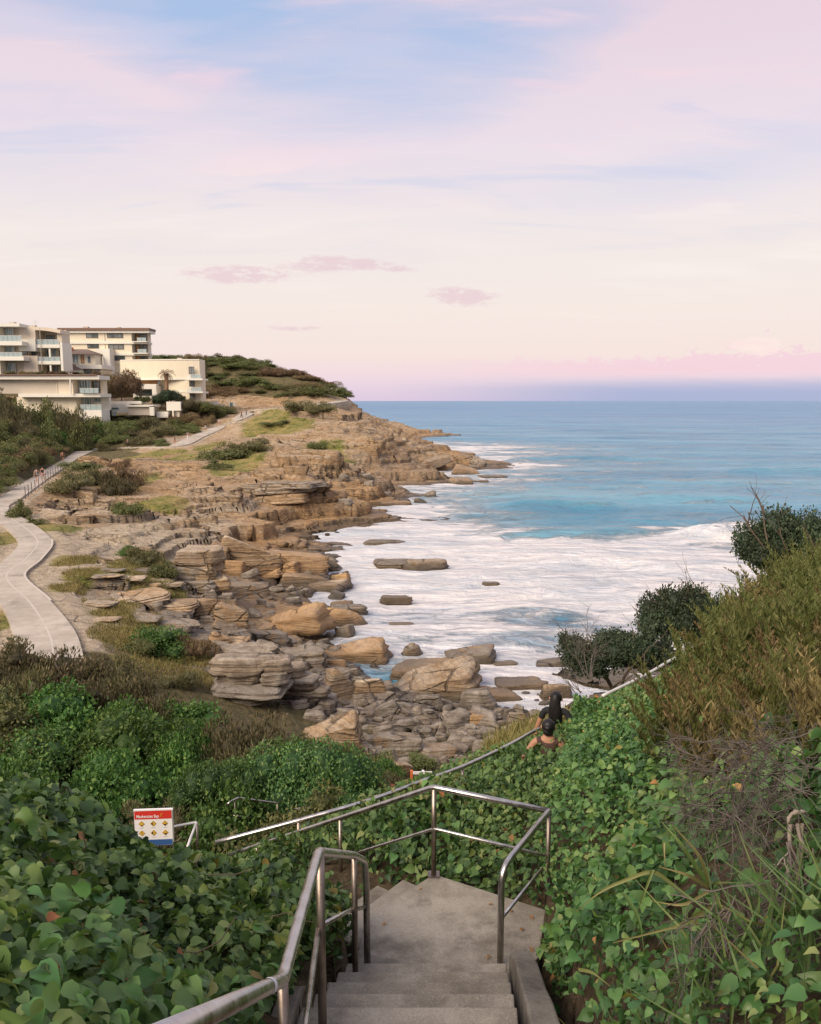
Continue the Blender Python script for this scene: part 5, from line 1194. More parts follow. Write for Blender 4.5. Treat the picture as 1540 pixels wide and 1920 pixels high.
# ---------------------------------------------------------------- creeper thickets of the near bank
def seg_side(x, y, a, b2): return (b2[0] - a[0]) * (y - a[1]) - (b2[1] - a[1]) * (x - a[0])
def lump(x, y): return .12 * fbm(x * 1.7, y * 1.7, 201, 3) + .09 * fbm(x * 4.6, y * 4.6, 202, 2)
def surf(x, y): return near_surface(x, y) + lump(x, y)
def surf_n(x, y):
    e = .08; gx_ = (surf(x + e, y) - surf(x - e, y)) / (2 * e); gy_ = (surf(x, y + e) - surf(x, y - e)) / (2 * e)
    return norm(np.stack([-gx_, -gy_, np.ones_like(gx_)], 1))
STX = [(-.74, -1), (-.74, 4.1), (-.60, 5.5), (-.62, 6.2), (-1.0, 6.7), (-2.0, 7.45), (-3.4, 8.4)]
def is_stair(x, y, m=0.0):
    P_ = [(-.66 - m, -1), (-.66 - m, 4.1), (-.50 - m, 5.6), (-.45 - m, 6.35), (-1.1, 6.75), (-1.6, 7.9), (-.9, 8.0), (.215, 7.10 + m), (1.16 + m * .6, 6.52 + m), (1.0 + m, 5.9), (.99 + m, 5.3), (.98 + m, 4.3), (.95 + m, 3.5), (.93 + m, -1)]
    return seg_in(P_, x, y)
def region(kind, x, y):
    st_ = is_stair(x, y); px0, py0, dpp = proj(np.stack([x, y, surf(x, y)], 1))
    inview = (px0 > -160) & (px0 < 2300) & (py0 < 2080)
    left = (x < -.3) & (seg_side(x, y, (-.55, 6.3), (-4.5, 9.2)) > 0)
    right = (seg_side(x, y, (.9, 0), (1.05, 6.3)) < 0) & (seg_side(x, y, (1.05, 6.0), (2.75, 13.2)) < 0)
    mid = ~left & ~right & (y > 6.2)
    if kind == 'left': return left & ~st_ & inview & (y < 9)
    if kind == 'mid': return mid & ~st_ & inview & (y < 11.5) & (x > -3.6)
    return right & ~st_ & inview & (y < 17.5)
def vine(kind, n_try, x0, x1, y0, y1, leafL, label, mats, nbig, seed):
    r = np.random.default_rng(seed)
    x = r.uniform(x0, x1, n_try); y = y0 + (y1 - y0) * r.random(n_try) ** .9
    k = region(kind, x, y); x, y = x[k], y[k]
    # bare holes where stems and soil show
    hole = fbm(x * 1.7, y * 1.7, 210 + seed, 3); k = hole > -.62
    for hx, hy, hd, hr in [(1465, 1620, 3.45, .42), (1450, 1500, 3.9, .42), (1490, 1760, 3.0, .34)]:
        hc2 = U(hx, hy, d=hd); k &= ~((np.hypot((x - hc2[0]), (y - hc2[1]) * .8) < hr * (1 + .4 * fbm(x * 3, y * 3, 9, 2))) & (r.random(len(x)) < .62))
    pass; x, y = x[k], y[k]; n = len(x)
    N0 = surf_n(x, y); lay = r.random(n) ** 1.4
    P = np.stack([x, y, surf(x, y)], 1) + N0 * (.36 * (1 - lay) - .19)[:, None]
    dist = np.sqrt(x * x + y * y)
    # sprays: leaves lean together in patches
    fx = fbm(x * 1.1, y * 1.1, 220, 2); fy = fbm(x * 1.1, y * 1.1, 221, 2)
    down = norm(np.stack([-N0[:, 0] * -1, N0[:, 1], np.zeros(n)], 1) * 0 + np.stack([N0[:, 0] * 1.2 + fx, N0[:, 1] * 1.2 + fy - .2, -.28 + 0 * fx], 1))
    ax = down + r.normal(size=(n, 3)) * [.75, .75, .32]; nr = N0 * .6 + np.array([0, -.22, .45]) + r.normal(size=(n, 3)) * .70
    L = leafL * (.45 + .80 * r.random(n) ** 1.5) * (1 + .25 * fbm(x * .8, y * .8, 230, 2)); W = L * r.uniform(.78, 1.0, n)
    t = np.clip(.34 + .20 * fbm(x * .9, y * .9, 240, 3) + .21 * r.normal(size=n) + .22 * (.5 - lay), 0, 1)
    P -= ax * (L * .5 / np.linalg.norm(ax, axis=1))[:, None]
    zc = U(0, 0, d=1)
    root = empty('creeper_thicket', (float(np.median(x)), float(np.median(y)), float(np.median(P[:, 2]))), label, 'creeper')
    odd = r.random(n); warm = np.zeros(n) if mats[1] is None else sstep(fbm(x * .55, y * .55, 250, 2) + .0, -.05, .22) * (r.random(n))
    mid_ = np.where(odd < .006, 2, np.where(odd < .014, 3, np.where(warm > .5, 1, 0)))
    px0, py0, dpp = proj(P); inside = (px0 > 10) & (px0 < 1530) & (py0 < 1915)
    score = np.where(inside & (lay < .45) & (mid_ < 2), L / dpp, 0); big = np.argsort(-score)[:nbig]; isb = np.zeros(n, bool); isb[big] = True
    rest = ~isb
    ms = [mats[0], mats[1] or mats[0], M['dead_leaf'], M['yellow_leaf']]
    parts = []; mi = []
    for q in range(4):
        s_ = rest & (mid_ == q)
        if not s_.any(): continue
        v, f, tt = leaves(P[s_], ax[s_], nr[s_], L[s_], W[s_], t[s_] if q < 2 else r.random(int(s_.sum())), 'heart' if kind == 'left' else 'ovate', .30); parts.append((v, f, tt, q))
    V_ = np.concatenate([p[0] for p in parts]); T_ = np.concatenate([p[2] for p in parts]); F4, F3, m4, m3, o_ = [], [], [], [], 0
    for v, f, tt, q in parts:
        F4.append(f[0] + o_); m4 += [q] * len(f[0]); F3.append(f[1] + o_); m3 += [q] * len(f[1]); o_ += len(v)
    me = mesh_np('leaf_mass', V_ - np.array(root.location), [np.concatenate(F4), np.concatenate(F3)], ms, True, dict(tint=T_), m4 + m3)
    tag(link('leaf_mass', me, root), kind='stuff')
    # the largest leaves one by one, on a handful of shared leaf shapes
    pool = []
    for i in range(8):
        v, f, tt = leaves(np.zeros((1, 3)), np.array([[1., 0, 0]]), np.array([[0, 0, 1.]]), np.array([1.]), np.array([.80 + .03 * i]), np.array([.10 + .09 * i]), 'heart', .20 + .05 * i)
        pool.append(mesh_np('leaf', v, f, [ms[0]], True, dict(tint=tt)))
    A_ = norm(ax); S_ = norm(np.cross(nr, A_)); N_ = np.cross(A_, S_)
    for i in big:
        ob = bpy.data.objects.new('leaf', pool[int(np.clip(t[i] * 8, 0, 7))]); COL.objects.link(ob); ob.parent = root
        m_ = Matrix(((A_[i][0], S_[i][0], N_[i][0]), (A_[i][1], S_[i][1], N_[i][1]), (A_[i][2], S_[i][2], N_[i][2])))
        ob.location = Vector(P[i]) - root.location; ob.rotation_euler = m_.to_euler(); ob.scale = (L[i],) * 3
    # bare stems threading through
    mb = MB()
    for _ in range(70):
        j = r.integers(n); p = Vector(P[j]); dr = Vector(A_[j]); pts = [p]
        for s_ in range(4): dr = (dr + Vector(r.normal(size=3) * .35)).normalized(); p = p + dr * float(r.uniform(.05, .12)); pts.append(p)
        mb.tube(pts, [.004, .004, .0035, .003, .002], 4, False)
    part_mb(mb, 'stem', M['bark'], root, True)['kind'] = 'stuff'
    return root
vine('left', 105000, -6.5, -.3, 1.2, 9, .082, 'dense dark green creeper with large leaves left of the stairs', [M['vine'], M['vine_mid']], 300, 1)
vine('mid', 40000, -3.6, 3.0, 6.2, 11.5, .082, 'green creeper thicket behind the landing corner and under the handrails', [M['vine_mid'], M['vine_warm']], 160, 2)
vine('right', 200000, .9, 9.0, 1.6, 17.5, .078, 'broad creeper thicket climbing the bank right of the stairs', [M['vine_mid'], M['vine_warm']], 300, 3)

# ---------------------------------------------------------------- feathery plants on the right bank
def feather_mesh(seed, mat, plumes=22, h=1.0):
    r = np.random.default_rng(seed); parts = []; Ps, As, Ns, Ls = [], [], [], []
    for i in range(plumes):
        b = np.array([r.normal() * .22, r.normal() * .22, 0]); lean = np.array([b[0] * .9, b[1] * .9, 0]) + r.normal(size=3) * [.14, .14, 0]
        hh = h * r.uniform(.45, 1.25) ** 1.1; m = 84; s = np.sort(r.random(m)) * .92 + .08
        c = b + np.array([0, 0, hh]) * s[:, None] + lean * (s ** 1.6)[:, None]
        th = r.random(m) * 6.28; out = np.stack([np.cos(th), np.sin(th), 0 * th], 1); w = .052 * np.sin(np.clip(s * 1.05, 0, 1) * math.pi) ** .7 + .02
        Ps.append(c); As.append(out * .36 + [0, 0, .9] + r.normal(size=(m, 3)) * .2); Ns.append(np.cross(out, r.normal(size=(m, 3)))); Ls.append(w * 1.9 * r.uniform(.7, 1.3, m))
    P = np.concatenate(Ps); A_ = np.concatenate(As); N_ = np.concatenate(Ns); L = np.concatenate(Ls)
    t = np.clip(.42 + .2 * (P[:, 2] / h - .5) + .22 * r.normal(size=len(P)), 0, 1)
    v, f, tt = leaves(P, A_, N_, L, L * .30, t, 'diamond', .1)
    return mesh_np('feathery_plant', v, f, [mat], False, dict(tint=tt))
FG = [feather_mesh(500 + i, M['fern_green']) for i in range(4)]; FB = [feather_mesh(520 + i, M['fern_brown']) for i in range(4)]
cnt = 0; got = []
for t in range(5000):
    if cnt >= 180: break
    y = rs.uniform(4.6, 13.5); x = rs.uniform(.27, .66) * y
    z = float(near_surface(np.array([x]), np.array([y]))[0]); px0, py0, dpp = proj((x, y, z)); a, b2 = px0[0], py0[0]
    if a > 1640 or a < 1240: continue
    low = np.interp(a, [1240, 1290, 1340, 1420, 1540, 1700], [1330, 1420, 1440, 1410, 1400, 1400]); hi_ = np.interp(a, [1240, 1300, 1350, 1400, 1540], [1400, 1330, 1250, 1120, 1085])
    if not (hi_ < b2 < low + 30 * rs.normal()): continue
    if any((x - q[0]) ** 2 + (y - q[1]) ** 2 < .20 ** 2 for q in got): continue
    got.append((x, y)); green = b2 < 1215 + 60 * rs.normal() or rs.random() < .40
    h = rs.uniform(.30, .68) * (1.15 if green else 1)
    o = link('feathery_plant', (FG if green else FB)[rs.integers(4)], None, (x, y, z - .06), (rs.normal() * .1, rs.normal() * .1, rs.uniform(0, 6)), (h * 1.05, h * 1.05, h))
    tag(o, ('tall ' if h > .55 else 'short ') + 'yellow green feathery upright plant on the upper right bank' if green else ('tall ' if h > .5 else 'short ') + 'brown feathery upright plant on the right bank above the creeper', 'plant', 'green feathery plants on the bank' if green else 'brown feathery plants on the bank'); cnt += 1

# ---------------------------------------------------------------- trees and bare bushes
def branch(mb, p, d, L, r, depth, rnd, spread=.5, sides=5, up=.0, tips=None, n=4, shrink=.68, kids=(2, 3)):
    pts = [p]; q = p.copy(); dd = d.copy(); rr = [r]
    for i in range(n):
        dd = (dd + Vector(rnd.normal(size=3) * .16) + Vector((0, 0, up))).normalized(); q = q + dd * (L / n); pts.append(q.copy()); rr.append(r * (1 - .45 * (i + 1) / n))
    mb.tube(pts, rr, sides if r > .006 else 3, False)
    if tips is not None and depth <= 1: tips.append((q.copy(), dd.copy()))
    if depth > 0:
        for k in range(int(rnd.integers(kids[0], kids[1] + 1))):
            i = int(rnd.integers(2, n + 1)); nd = (dd + Vector(rnd.normal(size=3) * spread)).normalized()
            branch(mb, pts[i], nd, L * shrink * float(rnd.uniform(.75, 1.15)), rr[i] * .72, depth - 1, rnd, spread, sides, up, tips, n, shrink, kids)
def dark_tree(px_, py_, w_px, h_px, d, label, seed, lean=0.0):
    c = Vector(U(px_, py_, d=d)); s = d / 1544; w = w_px * s; h = h_px * s; rnd = np.random.default_rng(seed)
    root = empty('coastal_tree', c, label, 'tree'); mb = MB(); tips = []
    for k in range(3):
        branch(mb, Vector((rnd.normal() * .05 * w, rnd.normal() * .05 * w, -.8)), Vector((rnd.normal() * .25 + lean, rnd.normal() * .2, 1)).normalized(), h * .46 + .6, .035 * h, 3, rnd, .55, 6, .02, tips, 4, .66)
    mb.build('trunk', M['bark'], root, True)
    for k in range(5):
        o = link('crown', SHR['darkcrown'][k % 3], root, ((k - 2) * .17 * w + lean * h * .3, rnd.normal() * .12 * w, h * (.16 + .13 * rnd.random() - .05 * abs(k - 2))), (rnd.normal() * .15, rnd.normal() * .15, rnd.uniform(0, 6)), (w * .34, w * .34, h * rnd.uniform(.52, .7)))
    return root
dark_tree(1295, 1215, 165, 140, 18.5, 'tall dark rounded coastal tree above the far handrail', 71)
dark_tree(1170, 1262, 175, 108, 17.0, 'shorter dark coastal tree next to the bare twigs', 72)
dark_tree(1500, 1085, 175, 160, 13.5, 'dark open crowned tree at the upper right edge of the bank', 73, .1)
dark_tree(1352, 1190, 70, 70, 17.8, 'small dark tree filling the gap beside the tall rounded one', 74)
for k in range(7):   # ragged twigs and leaf sprays over the right hand tree
    pass
def bare(name, base, d0, label, seed, L, r, depth, spread, mat, kids=(2, 4), cat='bare bush', nst=6, up=.03, dspread=.45, n=4, shrink=.7):
    rnd = np.random.default_rng(seed); root = empty(name, base, label, cat); mb = MB(); m2 = MB()
    for k in range(nst):
        d = (Vector(d0) + Vector(rnd.normal(size=3) * dspread)).normalized()
        branch(mb if k < 3 else m2, Vector((rnd.normal() * .05, rnd.normal() * .05, 0)), d, L * float(rnd.uniform(.7, 1.1)), r, depth, rnd, spread, 5, up, None, n, shrink, kids)
    mb.build('branch', mat, root, True); m2.build('twigs', mat, root, True)['kind'] = 'stuff'; return root
bare('bare_bush', U(1105, 1275, d=15.5), (-.22, 0, 1), 'grey leafless twiggy bush left of the dark trees', 81, .72, .010, 3, .36, M['deadwood'], nst=7, dspread=.26)
bare('bare_bush', U(1085, 1300, d=13.5), (-.75, .1, .65), 'thin leafless twigs leaning out over the walkers', 82, .40, .007, 2, .32, M['deadwood'], nst=6, dspread=.22)
# bleached uprooted branch hanging on the right bank
def hang(seed, p0_, steer, L, r0, depth, mb, rnd):
    branch(mb, p0_, steer, L, r0, depth, rnd, .42, 5, -.03, None, 5, .74, (2, 4))
dc = Vector(U(1482, 1522, d=3.3)); dw = empty('dead_branch', dc, 'bleached dead branch with root like twigs hanging down the right bank', 'dead branch'); rnd = np.random.default_rng(91)
mb = MB()
tip = smooth_line([(-.015, -.04, -.06), (-.03, -.05, -.005), (.004, -.05, .028), (.04, -.05, .018)], .02, 4)
mb.tube([p + Vector(rnd.normal(size=3) * .004) for p in tip], [.006 + .004 * rnd.random() for _ in tip], 7)
for bx_, dx_ in ((-.02, -.10), (.01, .02), (.03, .10)):
    branch(mb, Vector((bx_, -.05, -.03)), Vector((dx_, -.22, -1)).normalized(), .34, .0095, 3, rnd, .30, 6, -.04, None, 7, .66, (2, 3))
mb.build('stem', M['palewood'], dw, True)
mb = MB()
for k in range(34):
    a = rnd.uniform(-.07, .08); z0_ = rnd.uniform(-.42, -.08); hang(0, Vector((a, -.09, z0_)), Vector((rnd.normal() * .62 - .12, -.25 + rnd.normal() * .2, -.8)).normalized(), rnd.uniform(.12, .2), .0046, 3, mb, rnd)
tw_ = mb.build('twigs', M['deadwood'], dw, True); tw_['kind'] = 'stuff'
mb = MB()
for k in range(130):
    o_ = Vector((rnd.uniform(-.32, .2), rnd.uniform(-.12, .05), rnd.uniform(-.2, .22))); hang(0, o_, Vector((-.6 + rnd.normal() * .5, -.1, .12 + rnd.normal() * .4)).normalized(), rnd.uniform(.12, .22), .0040, 2, mb, rnd)
c = U(1440, 1480, d=3.55); tb = empty('twig_tangle', c, 'tangle of fine grey twigs behind the bleached dead branch', 'dead branch')
o = mb.build('twigs', M['deadwood'], tb, True)
mb = MB()
for k in range(70):
    o_ = Vector((rnd.uniform(-.35, .15), rnd.uniform(-.10, .05), rnd.uniform(-.3, .12))); hang(0, o_, Vector((-.3 + rnd.normal() * .6, -.1, -.5 + rnd.normal() * .4)).normalized(), rnd.uniform(.14, .24), .0042, 2, mb, rnd)
c = U(1480, 1700, d=2.95); tb = empty('twig_tangle', c, 'tangle of thin hanging twigs low on the right bank', 'dead branch')
o = mb.build('twigs', M['deadwood'], tb, True)
# strap leaved plant: long folded blades
DS = -.28
sc_ = Vector(U(1335, 1668, d=3.75 + DS)); sp = empty('strap_leaf_plant', sc_, 'strap leaved plant with long bent yellow green blades on the right bank', 'plant'); rnd = np.random.default_rng(95)
def blade(pts, w, tint, par=sp):
    P_ = [Vector(p) for p in smooth_line(pts, .06, 4)]; n_ = len(P_); vs = []; ts = []
    for i, p in enumerate(P_):
        t = (P_[min(i + 1, n_ - 1)] - P_[max(i - 1, 0)]).normalized(); s_ = t.cross(Vector((.25, -1, .45))).normalized(); ww = w * (1 - (i / (n_ - 1)) ** 2.5 * .85)
        vs += [p - s_ * ww, p + Vector((0, .004, -.006)) * 1, p + s_ * ww]; ts += [tint + .1 * (i / n_)] * 3
    fs = np.array([(3 * i + k, 3 * i + k + 1, 3 * i + k + 4, 3 * i + k + 3) for i in range(n_ - 1) for k in range(2)])
    link('blade', mesh_np('blade', np.array([v[:] for v in vs]), fs, [M['strap']], True, dict(tint=np.clip(ts, 0, 1))), par)
def L_(x, y, d): return Vector(U(x, y, d=d + DS)) - sc_
for pts, w, t in [([L_(1335, 1668, 3.75), L_(1275, 1580, 3.72), L_(1240, 1540, 3.8)], .011, .35), ([L_(1335, 1665, 3.75), L_(1310, 1600, 3.7), L_(1262, 1548, 3.72)], .010, .75), ([L_(1330, 1668, 3.75), L_(1332, 1655, 3.6), L_(1352, 1700, 3.45), L_(1402, 1812, 3.3)], .012, .62),
                  ([L_(1335, 1668, 3.75), L_(1338, 1655, 3.7), L_(1390, 1655, 3.66)], .010, .5), ([L_(1345, 1695, 3.65), L_(1280, 1735, 3.5), L_(1150, 1768, 3.5)], .011, .72), ([L_(1345, 1695, 3.65), L_(1310, 1750, 3.5), L_(1240, 1840, 3.4)], .010, .3),
                  ([L_(1300, 1690, 3.65), L_(1225, 1630, 3.6), L_(1130, 1668, 3.6), L_(1080, 1710, 3.6)], .009, .68), ([L_(1245, 1580, 3.7), L_(1247, 1625, 3.66)], .007, .9), ([L_(1225, 1630, 3.6), L_(1195, 1712, 3.55)], .009, .5), ([L_(1170, 1675, 3.6), L_(1200, 1720, 3.55), L_(1208, 1790, 3.5)], .009, .25),
                  ([L_(1360, 1525, 3.95), L_(1322, 1592, 3.85)], .007, .7), ([L_(1085, 1818, 3.4), L_(1110, 1822, 3.36), L_(1145, 1850, 3.3)], .007, .6), ([L_(1325, 1790, 3.3), L_(1320, 1860, 3.15), L_(1345, 1925, 3.0)], .012, .45), ([L_(1290, 1790, 3.4), L_(1310, 1830, 3.2), L_(1240, 1880, 3.15)], .009, .3),
                  ([L_(1375, 1870, 3.0), L_(1368, 1960, 2.9)], .011, .4), ([L_(1400, 1840, 3.0), L_(1395, 1950, 2.9)], .009, .3), ([L_(1335, 1668, 3.75), L_(1290, 1640, 3.6), L_(1235, 1625, 3.6)], .008, .85), ([L_(1335, 1668, 3.75), L_(1280, 1700, 3.6), L_(1225, 1690, 3.6)], .007, .95), ([L_(1470, 1840, 3.0), L_(1530, 1870, 2.9)], .010, .2)]:
    blade(pts, w, t)

# ---------------------------------------------------------------- grass
def grass(name, pts, h, wd, label, par=None, seed=1, lean=.35):
    r = np.random.default_rng(seed); n = len(pts); d = r.normal(size=(n, 3)) * [lean, lean, 0] + [0, 0, 1]
    v, f, t = leaves(np.asarray(pts), d, r.normal(size=(n, 3)) * [1, 1, .1], h * r.uniform(.5, 1.3, n), wd, np.clip(.45 + .3 * r.normal(size=n), 0, 1), 'blade', .3)
    o = link(name, mesh_np(name, v, f, [M['grass']], False, dict(tint=t))); return tag(o, label, 'grass', None, 'stuff')
pts = []
r = np.random.default_rng(17)
xx = r.uniform(-20, -4, 90000); yy = r.uniform(27, 62, 90000); gm = blobs(xx, yy, GRASS) + .35 * fbm(xx * .9, yy * .9, 66, 3); ok = (gm > .5) & (path_near(xx, yy)[0] > 1.5); xx, yy = xx[ok], yy[ok]
grass('dry_grass', np.stack([xx, yy, Zs(xx, yy) - .02], 1), .20, .030, 'short dry yellow grass on the flat beside the path', seed=3)
xx = r.uniform(.2, 3.2, 22000); yy = r.uniform(9.0, 15, 22000); ok = (seg_side(xx, yy, (.75, 9.0), (2.25, 12.2)) > 0) & (seg_side(xx, yy, (-.5, 9.2), (.6, 9.6)) > 0); xx, yy = xx[ok], yy[ok]
grass('bank_grass', np.stack([xx, yy, near_surface(xx, yy) - .05], 1), .14, .012, 'dry yellow green grass on the slope outside the walkway rail', seed=4, lean=.6)
for gi, (gx_, gy_, gd_, n_, gh_, lb_) in enumerate([(1420, 1840, 2.75, 90, .34, 'long dark green grass blades at the bottom right corner of the bank'), (1230, 1800, 3.25, 40, .26, 'loose long grass blades in front of the strap leaved plant'), (1500, 1780, 2.8, 60, .36, 'long grass blades hanging under the dead branch'), (1085, 1860, 3.5, 60, .14, 'dry grass stalks and litter beside the concrete kerb')]):
    c = U(gx_, gy_, d=gd_); xx = c[0] + r.normal(size=n_) * .16; yy = c[1] + r.normal(size=n_) * .16
    d_b = r.normal(size=(n_, 3)) * [.5, .5, .1] + [0, -.1, .75]; v, f, t = leaves(np.stack([xx, yy, surf(xx, yy) + .02], 1), d_b, r.normal(size=(n_, 3)) * [.4, .4, .1] + [0, -1, .3], gh_ * r.uniform(.5, 1.3, n_), .011, np.clip(.22 + .22 * r.normal(size=n_), 0, 1), 'blade', .55)
    tag(link('long_grass', mesh_np('long_grass', v, f, [M['strap'] if gi < 3 else M['grass']], False, dict(tint=t))), lb_, 'grass', None, 'stuff')
fl_ = r.random((16, 2)); pool_ = []
for i in range(4):
    v, f, t = leaves(np.zeros((1, 3)), np.array([[1., 0, 0]]), np.array([[0, 0, 1.]]), np.array([1.]), np.array([.6]), np.array([.2 + .2 * i]), 'ovate', .35); pool_.append(mesh_np('fallen_leaf', v, f, [M['dead_leaf']], True, dict(tint=t)))
for i, (lx, ly, lz_) in enumerate([(-.40, 5.62, ZL), (-.36, 5.75, ZL), (-.30, 5.66, ZL), (.55, 5.70, ZL), (.62, 5.9, ZL), (.9, 6.2, ZL), (.85, 6.45, ZL), (1.0, 6.4, ZL), (.7, 6.55, ZL), (-.42, 5.2, ZL + .2), (-.46, 4.9, ZL + .4), (-.5, 4.6, ZL + .6), (.60, 5.3, ZL + .2), (.1, 6.8, ZL), (-.2, 6.3, ZL), (.95, 6.0, ZL)]):
    o = link('fallen_leaf', pool_[i % 4], None, (lx, ly, lz_ + .012), (r.normal() * .2, r.normal() * .2, r.uniform(0, 6)), r.uniform(.035, .06)); tag(o, 'small withered brown leaf lying on the concrete of the stairs', 'leaf', 'fallen leaves on the stairs')
xx = r.uniform(-.5, .5, 1400) ; yy = r.uniform(-.6, .6, 1400); c = U(965, 1392, d=14.2)
grass('tall_grass', np.stack([c[0] + xx * 1.1, c[1] + yy * 1.0, near_surface(c[0] + xx * 1.1, c[1] + yy) - .05], 1), .42, .022, 'tall bright green grass tuft on the skyline left of the walkers', seed=5, lean=.25)
# ---------------------------------------------------------------- houses above the path
class House:
    """boxes measured in picture units on a plane d metres away, kept at their real size"""
    def __init__(s, name, label, cx, by, d):
        s.d = d; c = U(cx, by, d=d); s.o = Vector(c); s.root = empty(name, c, label, 'building' if name != 'house' else 'house')
    def X(s, px_): 
        return U(px_, 752, d=s.d)[0] - s.o.x
    def Z(s, py_): return U(770, py_, d=s.d)[2] - s.o.z
    def bx(s, x0, y0, x1, y1, f, b, mb=None):
        """x0..x1, y0 (top)..y1 (foot), front f and back b metres behind the plane"""
        m_ = mb or MB(); b = min(b, max(f + .5, 5.0)); m_.box(s.X(x0), s.X(x1), f, b, s.Z(y1), s.Z(y0)); return m_
    def part(s, name, mat, x0, y0, x1, y1, f, b, par=None): return s.bx(x0, y0, x1, y1, f, b).build(name, M[mat], par or s.root)
    def window(s, x0, y0, x1, y1, f, n=2, glass='glass', frame='frame', curtain=None):
        fm_ = MB(); X0, X1, Z0, Z1 = s.X(x0), s.X(x1), s.Z(y1), s.Z(y0); t = .09
        fm_.box(X0, X1, f - .10, f + .12, Z0, Z0 + t); fm_.box(X0, X1, f - .10, f + .12, Z1 - t, Z1)
        for k in range(n + 1):
            xk = X0 + (X1 - X0 - t) * k / n; fm_.box(xk, xk + t, f - .10, f + .12, Z0 + t, Z1 - t)
        w = fm_.build('window', M[frame], s.root)
        for k in range(n):
            xa = X0 + (X1 - X0 - t) * k / n + t; xb = X0 + (X1 - X0 - t) * (k + 1) / n
            p_ = MB(); p_.box(xa, xb, f - .03, f + .06, Z0 + t, Z1 - t); p_.build('pane', M[curtain if curtain and k == 0 else glass], w)
        return w
    def balustrade(s, x0, y0, x1, y1, f, n=3):
        X0, X1, Z0, Z1 = s.X(x0), s.X(x1), s.Z(y1), s.Z(y0); r_ = MB(); r_.box(X0, X1, f - .03, f + .05, Z1, Z1 + .06); b_ = r_.build('balustrade', M['frame_w'], s.root)
        for k in range(n):
            g = MB(); g.box(X0 + (X1 - X0) * k / n + .04, X0 + (X1 - X0) * (k + 1) / n - .04, f, f + .025, Z0, Z1 - .003); g.build('pane', M['bglass'], b_)
# low long house with a flat roof, nearest
h = House('house', 'low long flat roofed house with teal glass doors and two balconies', 100, 772, 172)
h.part('roof', 'render_white', -60, 704, 192, 711.5, -1.2, 14); h.part('roof_garden_edge', 'roofedge', -55, 702, 188, 704, -1.6, 13)
h.part('wall', 'render_grey', -60, 711.5, 108, 738, 0, 10); h.part('side_panel', 'render_sand', 108, 711.5, 139, 738, -.15, 9); h.part('wall', 'render_cream', 139, 711.5, 186, 738, 3.4, 10)
h.window(141, 712, 163, 737, 2.4, 4, 'tglass', 'frame_w'); h.window(163.5, 714, 178, 736, 3.3, 2, 'glass', 'frame'); h.balustrade(157, 728.5, 192, 737, -1.8, 4)
h.part('floor_slab', 'render_white', 40, 738, 193, 744.5, -1.2, 10); h.part('lower_wall', 'render_cream', 30, 744.5, 142, 800, .4, 9); h.part('lower_wall', 'render_white', 142, 744.5, 192, 800, 4, 9)
h.window(143, 745, 162, 765, 3, 4, 'tglass', 'frame_w'); h.window(163, 746, 177, 754, 3.9, 2, 'tglass', 'frame_w'); h.balustrade(152, 759, 192, 769, -.6, 4); h.part('terrace_base', 'render_white', 150, 769, 192, 802, -.8, 6); h.part('post', 'render_white', 139.4, 711.5, 141.2, 738, -1.9, -1.6)
mb = MB(); mb.tube([(h.X(120) , 4, h.Z(702)), (h.X(120), 4, h.Z(696))], .05, 6); mb.build('umbrella_pole', M['frame'], h.root); mb = MB(); mb.tube([(h.X(127), 3, h.Z(697.2)), (h.X(127), 3, h.Z(695.2)), (h.X(127), 3, h.Z(693.6))], [1.35, .95, .1], 12); mb.build('umbrella_canopy', M['frame'], h.root)
# first apartment block with glass balconies
h = House('apartment_building', 'white apartment block at the left edge with three glass fronted balconies', 20, 706, 190)
h.part('wall', 'render_sand', -50, 611, 46, 706, 3.2, 14); h.part('pier', 'render_cream', -50, 611, 5.5, 706, -.2, 3.2); h.part('roof', 'render_white', -50, 606.5, 47, 612.5, -.5, 14)
for y in (640, 668.5): h.part('floor_slab', 'render_white', 5.5, y, 50 + (y > 650) * 1.5, y + 7.5, -.6, 3.2)
for y in (629.5, 661): h.balustrade(7, y, 49, y + 10.5, -.45, 5)
for y in (614, 647.8, 680): h.window(7, y, 23, y + 25.5, 2.6, 4, 'tglass', 'frame_w')
h.window(35.5, 624, 43, 632, 3.1, 1, 'glass'); h.window(35, 648, 46, 663.5, 3.0, 1, 'glass')
# second block
h = House('apartment_building', 'sand coloured apartment block with a blank front wall and open corner balconies', 84, 704, 193)
h.part('wall', 'render_sand', 46, 612.5, 75.5, 636, -.5, 10); h.part('wall', 'render_white', 44.5, 636, 75.5, 658.5, -.8, 10); h.part('wall', 'render_grey', 46, 658.5, 75.5, 667, 2.4, 10); h.part('wall', 'render_sand', 50, 667, 77, 704, -.5, 10)
h.part('strip_window', 'glass', 46.5, 659.5, 64, 665.8, 2.2, 2.4); h.part('back_wall', 'render_cream', 75.5, 616, 116, 704, 4.4, 10); h.part('pier', 'render_sand', 112.5, 618, 121, 642, .4, 10); h.part('pier', 'render_white', 119, 642, 123.5, 704, -.3, 9)
mb = MB(); pr = [(75.5, 613.2, 619), (90, 613.6, 619.8), (104, 615, 621.5), (116, 617.5, 624), (122, 619.5, 625.5)]
for (a, t0, b0), (c_, t1, b1) in zip(pr[:-1], pr[1:]):
    mb.add([(h.X(a), -.6, h.Z(t0)), (h.X(c_), -.6, h.Z(t1)), (h.X(c_), -.6, h.Z(b1)), (h.X(a), -.6, h.Z(b0)), (h.X(a), 5, h.Z(t0)), (h.X(c_), 5, h.Z(t1)), (h.X(c_), 5, h.Z(b1)), (h.X(a), 5, h.Z(b0))], [(0, 3, 2, 1), (4, 5, 6, 7), (0, 1, 5, 4), (3, 7, 6, 2), (1, 2, 6, 5), (0, 4, 7, 3)])
